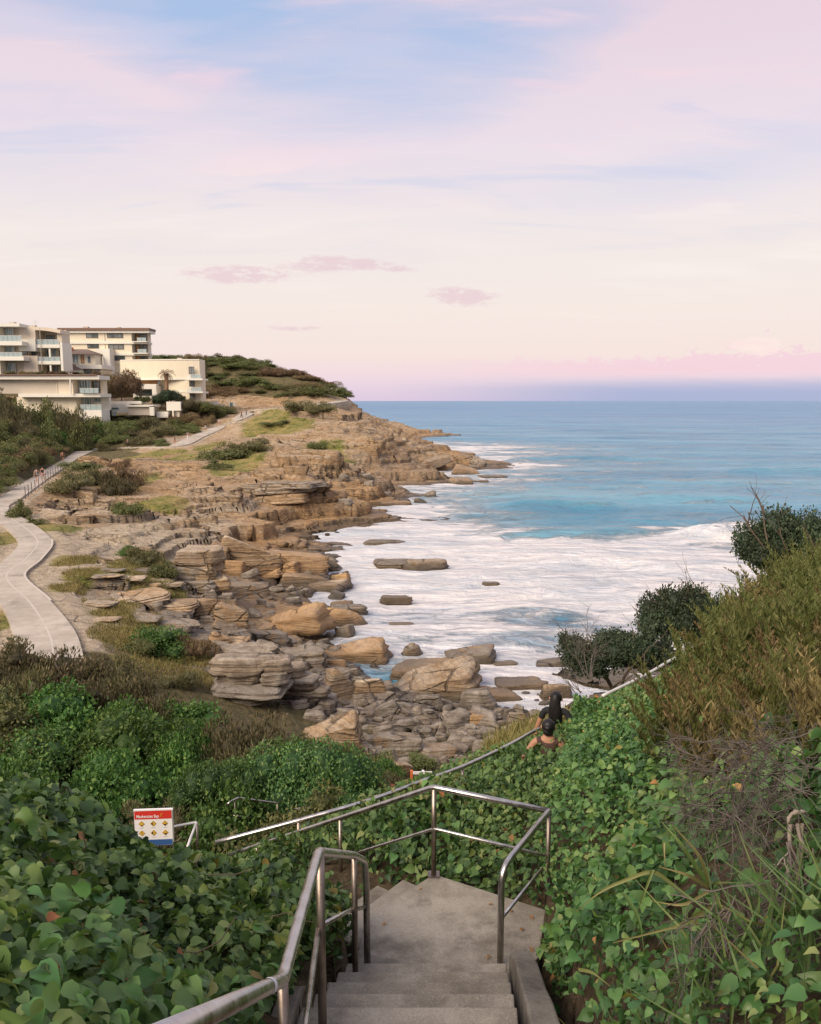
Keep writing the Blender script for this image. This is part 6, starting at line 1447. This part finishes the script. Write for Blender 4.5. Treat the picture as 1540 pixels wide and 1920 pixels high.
mb.build('roof', M['render_sand'], h.root)
for y in (646, 677): h.part('floor_slab', 'render_white', 75.5, y, 119, y + 6.2, -.4, 4.4)
for y in (637, 669.5): h.balustrade(76, y, 118, y + 9, -.25, 4)
h.window(78.5, 626, 95, 645.5, 4.3, 3, 'tglass'); h.window(77, 652.5, 97, 676.5, 4.3, 3, 'tglass', 'frame_w'); h.window(78, 685, 97, 702, 4.3, 2, 'glass'); h.window(102, 686, 114, 699, 4.3, 1, 'glass'); h.window(102, 655, 113, 668, 4.3, 1, 'glass'); h.part('column', 'render_white', 97.5, 652, 100.5, 704, -.2, .2)
# tall block with brown roof edge
h = House('apartment_building', 'tallest cream apartment block with a brown flat roof edge and orange curtained corner windows', 200, 706, 222)
h.part('roof_edge', 'roofedge', 117.5, 615.2, 287, 619.2, -1.0, 13); h.part('roof', 'render_white', 120, 619.2, 286, 624.2, -.6, 12.5); h.part('wall', 'render_cream', 122, 624.2, 252, 706, 0, 12); h.part('corner_wall', 'render_cream', 252, 624.2, 277, 706, 2.6, 12)
for y in (640, 661.8): h.part('floor_band', 'render_white', 121.6, y, 279, y + 4.6, -.35, 12)
h.part('floor_band', 'render_cream', 121.8, 678, 277, 682, -.25, 12)
for x0, y0, x1, y1, n in [(168, 623.5 + .8, 190, 633.5, 2), (207, 624.8, 236.5, 633.5, 3), (169.5, 645, 190.5, 653, 2), (208, 645, 237, 654.8, 3), (219, 665.5, 238, 676, 2)]: h.window(x0, y0, x1, y1, -.02, n)
h.window(203.5, 662.8 + 4, 214.5, 678, -.05, 1, 'glass')
for y0, y1 in ((624.6, 639.6), (645, 661.4), (666.8, 677.6)): h.window(253, y0, 275, y1, 2.55, 3, 'glass', 'frame', 'curtain')
for y0 in (633.5, 655): h.balustrade(262, y0, 279, y0 + 6.4, -.1, 2)
h.part('balcony_slab', 'render_white', 255, 661.8, 283, 663.6, -1.2, 2.5); h.part('balcony_slab', 'render_white', 255, 640, 282, 641.6, -1.0, 2.5)
h.part('stair_wing', 'render_white', 190, 655, 219, 702, -2.6, -.01); h.window(205, 662, 215.5, 678.5, -2.66, 1, 'glass')
# old villa with hipped roofs between
h = House('house', 'old villa with dark hipped tile roofs squeezed between the apartment blocks', 160, 702, 204)
def hip(x0, x1, y_e, y_r, xr0, xr1, f, b_):
    m_ = MB(); zc_ = h.Z(y_e); zr = h.Z(y_r); md = (f + b_) / 2
    m_.add([(h.X(x0), f, zc_), (h.X(x1), f, zc_), (h.X(x1), b_, zc_), (h.X(x0), b_, zc_), (h.X(xr0), md, zr), (h.X(xr1), md, zr)], [(0, 1, 5, 4), (1, 2, 5), (2, 3, 4, 5), (3, 0, 4), (0, 3, 2, 1)])
    return m_.build('roof', M['rooftile'], h.root)
hip(118, 186, 664.5, 653, 130, 158, -1.0, 8); h.part('wall', 'render_cream', 122, 664.5, 182, 700, 0, 7); h.window(141, 665.5, 152, 682, -.02, 2, 'tglass', 'frame_w'); h.window(156, 666, 162, 681, -.02, 1, 'curtain', 'frame'); h.window(168, 667, 175, 681, -.02, 1, 'glass', 'frame_w'); h.part('chimney', 'orange', 126, 650, 134, 660, 1.5, 3)
hip(110, 170, 694, 675, 118, 130, -4.6, -.05); h.part('lower_wall', 'render_white', 124, 694, 168, 705, -4.2, -.06)
h.part('terrace_slab', 'render_white', 157, 685, 204, 692.5, -3.6, 6); h.part('lower_wall', 'render_cream', 164, 692.5, 200, 706, -2.4, 6); h.window(166, 693.5, 183, 704, -2.5, 2, 'glass'); h.window(187, 694, 196, 705, -2.5, 1, 'glass')
h.part('side_wall', 'render_white', 186, 652, 199, 685, 4, 8)
# curved cream building on the right
h = House('apartment_building', 'curved cream building with stacked white corner balconies behind the palm', 310, 756, 196)
ang = np.linspace(0, 1, 15)
def curved(name, mat, y0, y1, bulge=0.0, x0=217, x1=375, dy=0.0):
    vs = []; 
    for t in ang:
        x_ = x0 + (x1 - x0) * t; f = 4.2 - 4.2 * math.sin(t * math.pi * .62) + .4 * t - bulge; vs += [(h.X(x_), f, h.Z(y1)), (h.X(x_), f, h.Z(y0)), (h.X(x_), 6, h.Z(y0)), (h.X(x_), 6, h.Z(y1))]
    n_ = len(ang); m_ = MB(); m_.add(vs, [(4 * i + k, 4 * i + 4 + k, 4 * i + 4 + (k + 1) % 4, 4 * i + (k + 1) % 4) for i in range(n_ - 1) for k in range(4)] + [(0, 1, 2, 3), tuple(range(4 * n_ - 1, 4 * n_ - 5, -1))]); return m_.build(name, M[mat], h.root)
curved('wall', 'render_cream', 675, 708, 0); curved('wall', 'render_cream', 712, 733, 0, 288); curved('wall', 'render_cream', 736, 760, 0, 288); curved('floor_band', 'render_white', 708, 712, .12); curved('floor_band', 'render_white', 733, 736, .12, 288); curved('parapet', 'render_white', 673, 675, .1)
h.part('recess_wall', 'render_cream', 238, 700, 288, 745, 4.6, 12)
h.part('loggia_wall', 'curtain', 243, 702.5, 286, 720, 4.3, 4.55)
h.part('terrace_parapet', 'render_white', 250, 720, 296, 729.5, -.8, 4); h.part('terrace_wall', 'render_white', 288, 729.5, 296, 746, -.8, 4); h.part('terrace_floor', 'render_white', 256, 742.5, 288, 747, -.8, 4); h.part('terrace_wall', 'render_white', 252, 729.5, 258, 742.5, -.8, 4); h.window(259, 731, 287, 741.5, 1.0, 3, 'glass')
for y0, y1 in ((687.5, 705), (713, 725), (737, 750)): h.window(357, y0, 367, y1, -.35, 2, 'glass', 'frame')
for y0 in (706, 730): h.part('balcony_slab', 'render_white', 354, y0 + 4, 386, y0 + 7.2, -2.4, 3); h.part('balcony_wall', 'render_white', 357, y0 - 3.5, 364, y0 + 4, -2.3, -2.0); h.balustrade(364.3, y0 - 3, 383, y0 + 4, -2.25, 3)
h.window(293, 713.5, 298.5, 723, 1.45, 1, 'glass'); h.part('roof_top', 'roofedge', 298, 671.5, 318, 673, 5, 8)
# pool terrace walls in front
h = House('garden_wall', 'stepped white pool terrace walls with glass fence below the curved building', 250, 785, 180)
h.root['category'] = 'wall'
for nm, mt, x0, y0, x1, y1, f, b_ in [('wall', 'render_white', 192, 752, 262, 757, 1, 7), ('wall', 'render_white', 185, 757, 240, 774, 0, 6), ('wall', 'render_white', 239, 759, 291, 762.5, -1.2, 5), ('wall', 'render_grey', 241, 762.5, 284, 778, -.6, 5), ('pillar', 'render_white', 283, 761, 291, 779, -1.2, -.5), ('wall', 'render_white', 291, 772, 313, 783, .5, 5),
                                      ('wall', 'render_white', 308, 753, 335, 770, 1.5, 6), ('pillar', 'render_cream', 319, 770, 322, 783, 1.2, 1.8), ('wall', 'render_cream', 322, 770, 331, 782, 2, 5), ('pool_edge', 'tglass', 196, 764, 222, 767, -.2, 0)]: h.part(nm, mt, x0, y0, x1, y1, f, b_)
h.balustrade(192, 771, 222, 779, -1.6, 4)
# small ruin like walls near the upper path
h = House('garden_wall', 'short pale wall with a gate post at the bend of the upper path', 430, 770, 206); h.root['category'] = 'wall'
h.part('wall', 'render_white', 384, 752, 408, 764, 0, 1.2); h.part('wall', 'render_cream', 411, 757, 422, 766, -.5, .3); h.part('gate_post', 'render_white', 427.5, 752, 430, 766, 0, .3); h.part('gate_post', 'render_white', 437, 754, 441, 766, .2, .5); h.part('gate_post', 'orange', 437, 762, 440, 768, -.3, 0); h.part('gate_panel', 'tglass', 431, 755, 436.5, 762, .2, .3)
# palm and garden trees
pc = U(313, 756, d=188); pr_ = empty('palm_tree', pc, 'tall single palm with a ragged orange brown crown in front of the curved building', 'palm'); mb = MB()
hp = U(313, 700, d=188)[2] - pc[2]; mb.tube([(0, 0, -.5), (.05, 0, hp * .3), (.15, 0, hp * .6), (.1, 0, hp)], [.55, .42, .40, .5], 9); mb.build('trunk', M['palmtrunk'], pr_, True); rnd = np.random.default_rng(61)
pp_ = []
for k in range(44):
    a = rnd.uniform(0, 6.28); e0 = rnd.uniform(-.5, 1.25); Lf = rnd.uniform(1.5, 2.2); n_ = 9; c = []
    for i in range(n_ + 1):
        t = i / n_; e = e0 - 1.5 * t; c.append((Lf / n_) * np.array([math.cos(a) * math.cos(e), math.sin(a) * math.cos(e), math.sin(e)]))
    c = np.cumsum(c, axis=0) + [0.1, 0, hp]
    for i in range(1, n_ + 1):
        tdir = norm(c[i] - c[i - 1]); sd_ = norm(np.cross(tdir, [0, 0, 1]))
        for sg_ in (-1, 1): pp_.append((c[i], tdir * .5 + sd_ * sg_ * .8 - np.array([0, 0, .35]), .55 - .03 * i))
P_ = np.array([q[0] for q in pp_]); A_ = np.array([q[1] for q in pp_]); v, f, tt = leaves(P_, A_, rnd.normal(size=P_.shape) * .3 + [0, 0, 1], np.array([q[2] for q in pp_]), .10, np.clip(.5 + .25 * rnd.normal(size=len(P_)), 0, 1), 'diamond')
link('crown', mesh_np('crown', v, f, [M['rusty']], False, dict(tint=tt)), pr_)
def gtree(px_, py_, w_, h_, d, kind, label, trunk=True):
    c = U(px_, py_, d=d); s_ = d / 1544; root = empty('garden_tree', c, label, 'tree'); mb = MB(); rnd = np.random.default_rng(int(px_ * 7 + py_))
    branch(mb, Vector((0, 0, -.5)), Vector((.1, 0, 1)), h_ * s_ * .6, .16, 2, rnd, .5, 5, .02); mb.build('trunk', M['bark'], root, True)
    for k in range(3): link('crown', SHR[kind][k % 3], root, ((k - 1) * .24 * w_ * s_, rnd.normal() * .5, h_ * s_ * (.22 + .1 * rnd.random())), (0, 0, rnd.uniform(0, 6)), (w_ * s_ * .36, w_ * s_ * .36, h_ * s_ * .72))
gtree(228, 757, 66, 62, 182, 'rusty', 'large brown spreading tree between the low house and the curved building'); gtree(205, 752, 24, 46, 184, 'heath', 'narrow brown tree beside the glass balcony of the low house')
gtree(318, 758, 52, 26, 184, 'darkcrown', 'dark green shrubby tree at the foot of the palm'); gtree(268, 757, 30, 16, 183, 'olive', 'small olive garden tree by the terrace opening')
gtree(345, 775, 44, 30, 184, 'heath', 'brown bushy tree right of the terrace walls'); gtree(300, 762, 24, 22, 184, 'darkcrown', 'small dark tree left of the palm foot'); gtree(378, 778, 60, 26, 186, 'olive', 'olive wind bent tree below the curved building'); gtree(415, 785, 50, 24, 192, 'heath', 'low brown tree at the bend of the upper path')
for i, (x_, w_, k) in enumerate([(10, 22, 'heath'), (40, 30, 'rusty'), (66, 20, 'olive'), (95, 22, 'rusty'), (112, 22, 'heath'), (140, 24, 'olive'), (175, 20, 'rusty')]):
    c = U(x_, 702.5, d=174); shrub(k, c[0], 176, c[2], w_ * .056, 1.1, 'low planting along the flat roof of the long house', 'roof garden plants', name='roof_plant')
# fence and retaining wall on the seaward side of the path
i0 = int(np.argmin(np.hypot(PF[:, 0] - U(24, 936, z=5)[0], PF[:, 1] - U(24, 936, z=5)[1]))); i1 = int(np.argmin(np.abs(PF[:, 1] - 112)))
S = PF[i0:i1]; T = np.gradient(S[:, :2], axis=0); T /= np.linalg.norm(T, axis=1)[:, None]; Nn = np.stack([T[:, 1], -T[:, 0]], 1); E = np.c_[S[:, :2] + Nn * 1.35, S[:, 2]]
fc = empty('path_fence', tuple(E[0]), 'wire mesh fence with thin posts along the seaward edge of the path', 'fence')
for q in range(0, len(E), 5):
    mb = MB(); mb.tube([(0, 0, -.3), (0, 0, 1.15)], .035, 6); mb.build('post', M['steel_post'], fc).location = Vector(E[q]) - Vector(E[0])
mb = MB(); mb.tube([Vector(e) - Vector(E[0]) + Vector((0, 0, 1.15)) for e in E], .022, 5); mb.build('top_rail', M['rail_pale'], fc); mb = MB()
for zz2 in (.15, .35, .55, .75, .95): mb.tube([Vector(e) - Vector(E[0]) + Vector((0, 0, zz2)) for e in E], .008, 3)
mb.build('wires', M['rail_pale'], fc)
rw = empty('retaining_wall', tuple(E[0]), 'rough sandstone retaining wall under the fenced path', 'wall'); rn = np.random.default_rng(77)
bmesh_pool = []
for k in range(6):
    v = IV.copy(); v = np.sign(v) * np.abs(v) ** .45; v = v * (1 + .08 * fbm3(v * 2 + k, k, 2))[:, None] if False else v
    mb = MB(); bmesh_pool.append(mesh_np('stone', v[:] * [.5, .5, .5] if False else IV3 / np.maximum(np.max(np.abs(IV3), axis=1, keepdims=True), 1e-6) * .5 * (1 - .10 * (np.linalg.norm(IV3 / np.max(np.abs(IV3), axis=1, keepdims=True), axis=1, keepdims=True) - 1)) + .02 * rn.normal(size=IV3.shape), IF3, [M['rock']], True, dict(orange_stone=np.full(len(IV3), .6 if k % 2 else .1), grey_stone=np.zeros(len(IV3)))))
for q in range(0, len(E) - 2, 1):
    z_ = -.02
    for row in range(3):
        hgt = rn.uniform(.28, .42); o = link('stone', bmesh_pool[rn.integers(6)], rw, Vector(E[q]) - Vector(E[0]) + Vector((Nn[q][0] * .12 + (row % 2) * T[q][0] * .25, Nn[q][1] * .12 + (row % 2) * T[q][1] * .25, z_ - hgt / 2)), (0, 0, math.atan2(T[q][1], T[q][0]) + rn.normal() * .04), (rn.uniform(.46, .56), .42, hgt * .97)); z_ -= hgt

# roof clutter and downpipes
for bld, items in [('tallest', [(150, 612.5, 8, 2.5), (215, 612, 14, 3.2), (262, 613, 6, 2)]), ('first', [])]: pass
def clutter(lab, x_, y_, w_, h_, d, kind):
    c_ = U(x_, y_ + h_, d=d + 2.5); s_ = d / 1544; mb = MB(); mb.box(-w_ * s_ / 2, w_ * s_ / 2, 0, 1.2, 0, h_ * s_)
    r_ = [o for o in bpy.data.objects if o.parent is None and o.get('label', '').startswith(lab)][0]
    o = mb.build(kind, M['render_grey'], r_); o.location = Vector(c_) - r_.location
clutter('tallest', 160, 612.2, 10, 3, 222, 'lift_motor_room'); clutter('tallest', 222, 613, 5, 2.2, 222, 'air_unit'); clutter('white apartment', 22, 603.4, 9, 3.2, 190, 'air_unit'); clutter('sand coloured', 62, 609.6, 7, 3, 193, 'air_unit')
clutter('curved cream', 336, 670.8, 8, 2.4, 196, 'air_unit')
for lab, x_, y0, y1, d in [('tallest', 196, 626, 655, 221.9), ('sand coloured', 74.3, 615, 703, 192.4), ('low long', 107, 712, 738, 171.8)]:
    r_ = [o for o in bpy.data.objects if o.parent is None and o.get('label', '').startswith(lab)][0]; a_ = Vector(U(x_, y0, d=d)); b_ = Vector(U(x_, y1, d=d)); b_.x = a_.x; b_.y = a_.y
    mb = MB(); mb.tube([a_ - r_.location, b_ - r_.location], .06, 6); mb.build('downpipe', M['render_grey'], r_)
a_ = Vector(U(66, 600, d=196)); b_ = Vector(U(66, 614, d=196)); r_ = [o for o in bpy.data.objects if o.parent is None and o.get('label', '').startswith('sand coloured')][0]
mb = MB(); mb.tube([a_ - r_.location, b_ - r_.location], .03, 5)
for k in range(4): mb.tube([a_ - r_.location + Vector((-.7, 0, -.25 * k)), a_ - r_.location + Vector((.7, 0, -.25 * k))], .015, 4)
mb.build('antenna', M['alu'], r_)
# ---------------------------------------------------------------- people
def skin_obj(name, verts, edges, radii, mat, sub=2):
    me = bpy.data.meshes.new(name); bm = bmesh.new(); L = bm.verts.layers.skin.verify(); vs = []
    for i, p in enumerate(verts):
        q = bm.verts.new(p); r_ = radii[i]; q[L].radius = r_ if hasattr(r_, '__len__') else (r_, r_); q[L].use_root = (i == 0); vs.append(q)
    for a, b_ in edges: bm.edges.new((vs[a], vs[b_]))
    bm.to_mesh(me); bm.free(); o = bpy.data.objects.new(name, me); COL.objects.link(o)
    m_ = o.modifiers.new('s', 'SKIN'); m_.use_smooth_shade = True; m_.branch_smoothing = .4
    if sub: s_ = o.modifiers.new('d', 'SUBSURF'); s_.levels = sub; s_.render_levels = sub
    dg = bpy.context.evaluated_depsgraph_get(); dg.update(); me2 = bpy.data.meshes.new_from_object(o.evaluated_get(dg)); bpy.data.objects.remove(o)
    me2.name = name; me2.materials.clear(); me2.materials.append(mat); me2.polygons.foreach_set('use_smooth', [True] * len(me2.polygons)); return me2
def figure(pose, hgt=1.70, female=False):
    """joints of a walker facing +y, standing on z = 0"""
    s = hgt / 1.70; J = dict(pelvis=(0, 0, .93), waist=(0, .01, 1.07), chest=(0, .015, 1.27), neck0=(0, .0, 1.43), neck=(0, .015, 1.50), head=(0, .03, 1.585), top=(0, .02, 1.655))
    for sd_, sx_ in (('l', -1), ('r', 1)):
        J['hip' + sd_] = (.09 * sx_, 0, .88); J['sh' + sd_] = ((.165 if female else .185) * sx_, 0, 1.395)
        J.update({k + sd_: v for k, v in pose[sd_].items()})
    return {k: tuple(c * s for c in v) for k, v in J.items()}, s
def arm(sx_, fwd=0.0, out=.05, bend=0.0):
    e = (.20 * sx_ + out * sx_, fwd * .5, 1.12); w = (.21 * sx_ + out * 1.3 * sx_, fwd + bend, .88 + bend * .5); h_ = (w[0], w[1] + .04, w[2] - .085); return dict(elbow=e, wrist=w, hand=h_)
def leg(sx_, f, lift=0.0): return dict(knee=(.095 * sx_, f * .55 + .03, .50 + lift * .3), ankle=(.09 * sx_, f - .03, .09 + lift), toe=(.095 * sx_, f + .13, .03 + lift))
def make_person(label, pose, cloth, loc, rz, hgt=1.70, female=False, group=None, lod=2, hair='short'):
    J, s = figure(pose, hgt, female); root = empty('person', loc, label, 'person', group, rz)
    order = ['pelvis', 'waist', 'chest', 'neck0', 'neck', 'head', 'top']; rad = [(.115, .095), (.10, .08) if female else (.115, .088), (.125, .095) if female else (.14, .10), (.075, .065), (.05, .05), (.082, .095), (.055, .065)]
    V_ = [J[k] for k in order]; E_ = [(i, i + 1) for i in range(6)]; R_ = list(rad)
    idx = {k: i for i, k in enumerate(order)}
    for sd_ in 'lr':
        for a, b_, r_ in [('neck0', 'sh', .05), ('sh', 'elbow', .038), ('elbow', 'wrist', .026), ('wrist', 'hand', (.018, .03))]:
            V_.append(J[b_ + sd_]); R_.append(r_ if hasattr(r_, '__len__') else (r_, r_)); idx[b_ + sd_] = len(V_) - 1
            E_.append((idx[a] if a == 'neck0' else idx[a + sd_], idx[b_ + sd_]))
        for a, b_, r_ in [('pelvis', 'hip', .085), ('hip', 'knee', .058), ('knee', 'ankle', .036), ('ankle', 'toe', (.035, .028))]:
            V_.append(J[b_ + sd_]); R_.append(r_ if hasattr(r_, '__len__') else (r_, r_)); idx[b_ + sd_] = len(V_) - 1
            E_.append((idx['pelvis'] if a == 'pelvis' else idx[a + sd_], idx[b_ + sd_]))
    R_ = [tuple(q * s for q in r_) for r_ in R_]
    link('body', skin_obj('body', V_, E_, R_, M[cloth.get('skin', 'skin_tan')], lod), root)
    if lod > 1:
        for sd_ in 'lr':      # fingers
            h_ = Vector(J['hand' + sd_]); w = Vector(J['wrist' + sd_]); d = (h_ - w).normalized(); side = Vector((0, 1, 0)); mb = MB()
            for k in range(4):
                o_ = h_ + side * (.012 * (k - 1.5)) * s; L_f = (.07, .08, .075, .06)[k] * s; mb.tube([o_, o_ + d * L_f * .5, o_ + d * L_f * .85 + Vector((.012 if sd_ == 'l' else -.012, 0, 0)), o_ + d * L_f + Vector((.025 if sd_ == 'l' else -.025, 0, .004))], [.0085 * s, .008 * s, .007 * s, .005 * s], 6)
            mb.tube([w + d * .03, w + d * .06 + side * .035, w + d * .09 + side * .04], [.010 * s, .009 * s, .006 * s], 6); mb.build('hand', M[cloth.get('skin', 'skin_tan')], root, True)
    g = 1.16
    tp = [J['pelvis'], J['waist'], J['chest'], J['neck0']]; tv = tp + [J['shl'], J['shr']]; te = [(0, 1), (1, 2), (2, 3), (3, 4), (3, 5)]; tr = [(.122 * s, .105 * s), (.108 * s, .09 * s) if female else (.125 * s, .1 * s), (.133 * s, .104 * s) if female else (.15 * s, .11 * s), (.083 * s, .072 * s), (.055 * s, .055 * s), (.055 * s, .055 * s)]
    if cloth.get('sleeves'):
        for j, sd_ in enumerate('lr'):
            e = tuple(np.array(J['sh' + sd_]) * .45 + np.array(J['elbow' + sd_]) * .55); tv.append(e); te.append((4 + j, len(tv) - 1)); tr.append((.050 * s, .050 * s))
    link('top', skin_obj('top', tv, te, tr, M[cloth['top']], lod), root)
    frac = cloth.get('legs', .45); sv = [tuple(np.array(J['pelvis']) + [0, 0, .05])]; se = []; sr = [(.126 * s, .108 * s)]
    for sd_ in 'lr':
        k = np.array(J['hip' + sd_]) * (1 - min(frac, 1)) + np.array(J['knee' + sd_]) * min(frac, 1); sv += [J['hip' + sd_], tuple(k)]; n_ = len(sv); se += [(0, n_ - 2), (n_ - 2, n_ - 1)]; sr += [(.096 * s, .096 * s), (.072 * s, .072 * s)]
        if frac > 1: sv.append(tuple(np.array(J['ankle' + sd_]) + [0, 0, .03])); se.append((n_ - 1, n_)); sr.append((.045 * s, .045 * s))
    link('shorts' if frac < 1 else 'trousers', skin_obj('shorts', sv, se, sr, M[cloth['bottom']], lod), root)
    q = []; hc_ = np.array(J['head']) + np.array([0, -.022, .022]) * s
    def blob(c_, r_): q.append((IV3 * np.array(r_) * s * (1 + .05 * fbm3(IV3 * 3 + hgt * 9, 5, 2))[:, None] + np.array(c_), [IF3], np.zeros(len(IV3))))
    blob(hc_, (.090, .096, .098))
    if hair == 'long':
        blob(hc_ + np.array([0, -.062, -.14]) * s, (.086, .050, .23)); blob(hc_ + np.array([.02, -.07, -.20]) * s, (.075, .045, .20)); blob(hc_ + np.array([-.025, -.066, -.17]) * s, (.075, .045, .20))
    if hair == 'bun': blob(hc_ + np.array([0, -.105, .01]) * s, (.045, .04, .042)); blob(hc_ + np.array([0, -.05, -.06]) * s, (.07, .045, .06))
    v_, f_, _t = join(q); link('hair', mesh_np('hair', v_, f_, [M[cloth.get('hair', 'hair')]], True), root)
    for sd_ in 'lr':
        t_ = Vector(J['toe' + sd_]); a_ = Vector(J['ankle' + sd_]); mb = MB(); mb.tube([a_ + Vector((0, -.045, -.055)), a_ + Vector((0, .02, -.045)), t_ + Vector((0, -.02, 0)), t_ + Vector((0, .045, -.008))], [.034 * s, .044 * s, .042 * s, .024 * s], 8); mb.build('shoe', M['cloth_white'], root, True)
    # face
    hd = Vector(J['head'])
    if lod > 1:
        mb = MB(); mb.tube([hd + Vector((0, .085, .012)), hd + Vector((0, .112, -.018)), hd + Vector((0, .09, -.028))], [.008, .015, .008], 6); mb.build('nose', M[cloth.get('skin', 'skin_tan')], root, True)
        mb = MB()
        for k in (-1, 1): mb.tube([hd + Vector((.034 * k - .012, .086, .014)), hd + Vector((.034 * k + .012, .086, .014))], .006, 6)
        mb.build('eyes', M['black'], root, True); mb = MB(); mb.tube([hd + Vector((-.022, .087, -.05)), hd + Vector((.022, .087, -.05))], .006, 5); mb.build('mouth', M['cloth_red'], root, True); mb = MB()
        for k in (-1, 1): mb.tube([hd + Vector((.083 * k, -.005, .015)), hd + Vector((.09 * k, -.012, -.025))], [.016, .010], 6)
        mb.build('ears', M[cloth.get('skin', 'skin_tan')], root, True)
    return root
# two walkers on the walkway, seen from behind over the creeper
hh1 = U(1029, 1349, d=9.9); g1 = hh1[2] - 1.66
hh2 = U(1043, 1297, d=11.5); g2 = hh2[2] - 1.66
make_person('person with dark tied back hair in a brown sleeveless top walking away behind the creeper', dict(l=dict(arm(-1, -.05, .13), **leg(-1, .16)), r=dict(arm(1, .16, .07, .08), **leg(1, -.18, .04))), dict(top='cloth_brown', bottom='cloth_black', skin='skin_tan', legs=.5), (hh1[0], 9.9, g1), R(-14), 1.66, True, lod=2, hair='bun')
p2_ = make_person('person with long black hair and black top walking ahead of the brown top', dict(l=dict(arm(-1, .1, .07), **leg(-1, -.14, .04)), r=dict(arm(1, -.05, .10), **leg(1, .16))), dict(top='cloth_black', bottom='cloth_white', skin='skin_tan', legs=.55, sleeves=1), (hh2[0], 11.5, g2), R(-16), 1.66, True, lod=2, hair='long')
# bag straps of the nearer walker
# tiny walkers on the coastal path
def walk(ph): f = .2 * ph; return dict(l=dict(arm(-1, -f * .8, .04, .05), **leg(-1, f)), r=dict(arm(1, f * .8, .04, .05), **leg(1, -f, .03)))
FAR = [(70, 908, 'person in dark green top and black shorts jogging down the fenced path', dict(top='cloth_grey', bottom='cloth_black', skin='skin'), 1, 'short', R(200)),
       (81, 905, 'person in black top and pink shorts jogging beside another on the fenced path', dict(top='cloth_black', bottom='cloth_red', skin='skin'), -1, 'bun', R(195)),
       (118, 868, 'lone runner in dark shorts on the narrow upper part of the path', dict(top='skin_tan', bottom='cloth_black', skin='skin_tan'), 1, 'short', R(200)),
       (161, 841, 'person in white shirt and beige shorts at the bend of the path', dict(top='cloth_white', bottom='cloth_white', skin='skin', sleeves=1), 1, 'short', R(210)),
       (170, 840, 'person in grey top and dark shorts beside the white shirt at the bend', dict(top='cloth_white', bottom='cloth_blue', skin='skin'), -1, 'short', R(200)),
       (240, 838, 'person in pale top and dark trousers alone on the level stretch of path', dict(top='cloth_grey', bottom='cloth_black', skin='skin', legs=1.2), 1, 'short', R(80)),
       (328, 829, 'person in dark top with bare legs at the foot of the path rise', dict(top='cloth_black', bottom='cloth_red', skin='skin'), 1, 'short', R(250)),
       (353, 826, 'person in beige clothes on the seaward side of the path rise', dict(top='cloth_grey', bottom='cloth_white', skin='skin', legs=1.2), -1, 'short', R(20)),
       (386, 806, 'person in white half way up the path rise', dict(top='cloth_white', bottom='cloth_grey', skin='skin', sleeves=1), 1, 'short', R(240)),
       (411, 799, 'person in white top high on the path rise', dict(top='cloth_white', bottom='cloth_red', skin='skin', sleeves=1), -1, 'short', R(230)),
       (453, 786, 'dark dressed person where the path reaches the top', dict(top='cloth_black', bottom='cloth_black', skin='skin', legs=1.2), 1, 'short', R(240)),
       (462, 781, 'second person just beyond the dark dressed one at the top of the path', dict(top='cloth_grey', bottom='cloth_blue', skin='skin', legs=1.2), -1, 'short', R(240))]
for px_, py_, lab, cl, ph, hr_, rz in FAR:
    u_ = (px_ - 770) / 1544.0; k = np.array([abs(proj(q)[0][0] - px_) + 2.2 * abs(proj(q)[1][0] - py_) for q in PF]); q = PF[int(np.argmin(k))]
    x_ = u_ * (q[1] * cp_ - (q[2] - EYE) * sp_); x_ = q[0] + np.clip(x_ - q[0], -1.3, 1.3)
    make_person(lab, walk(ph), cl, (x_, q[1], q[2] + .09), rz, random.uniform(1.64, 1.78), lod=1, hair=hr_)
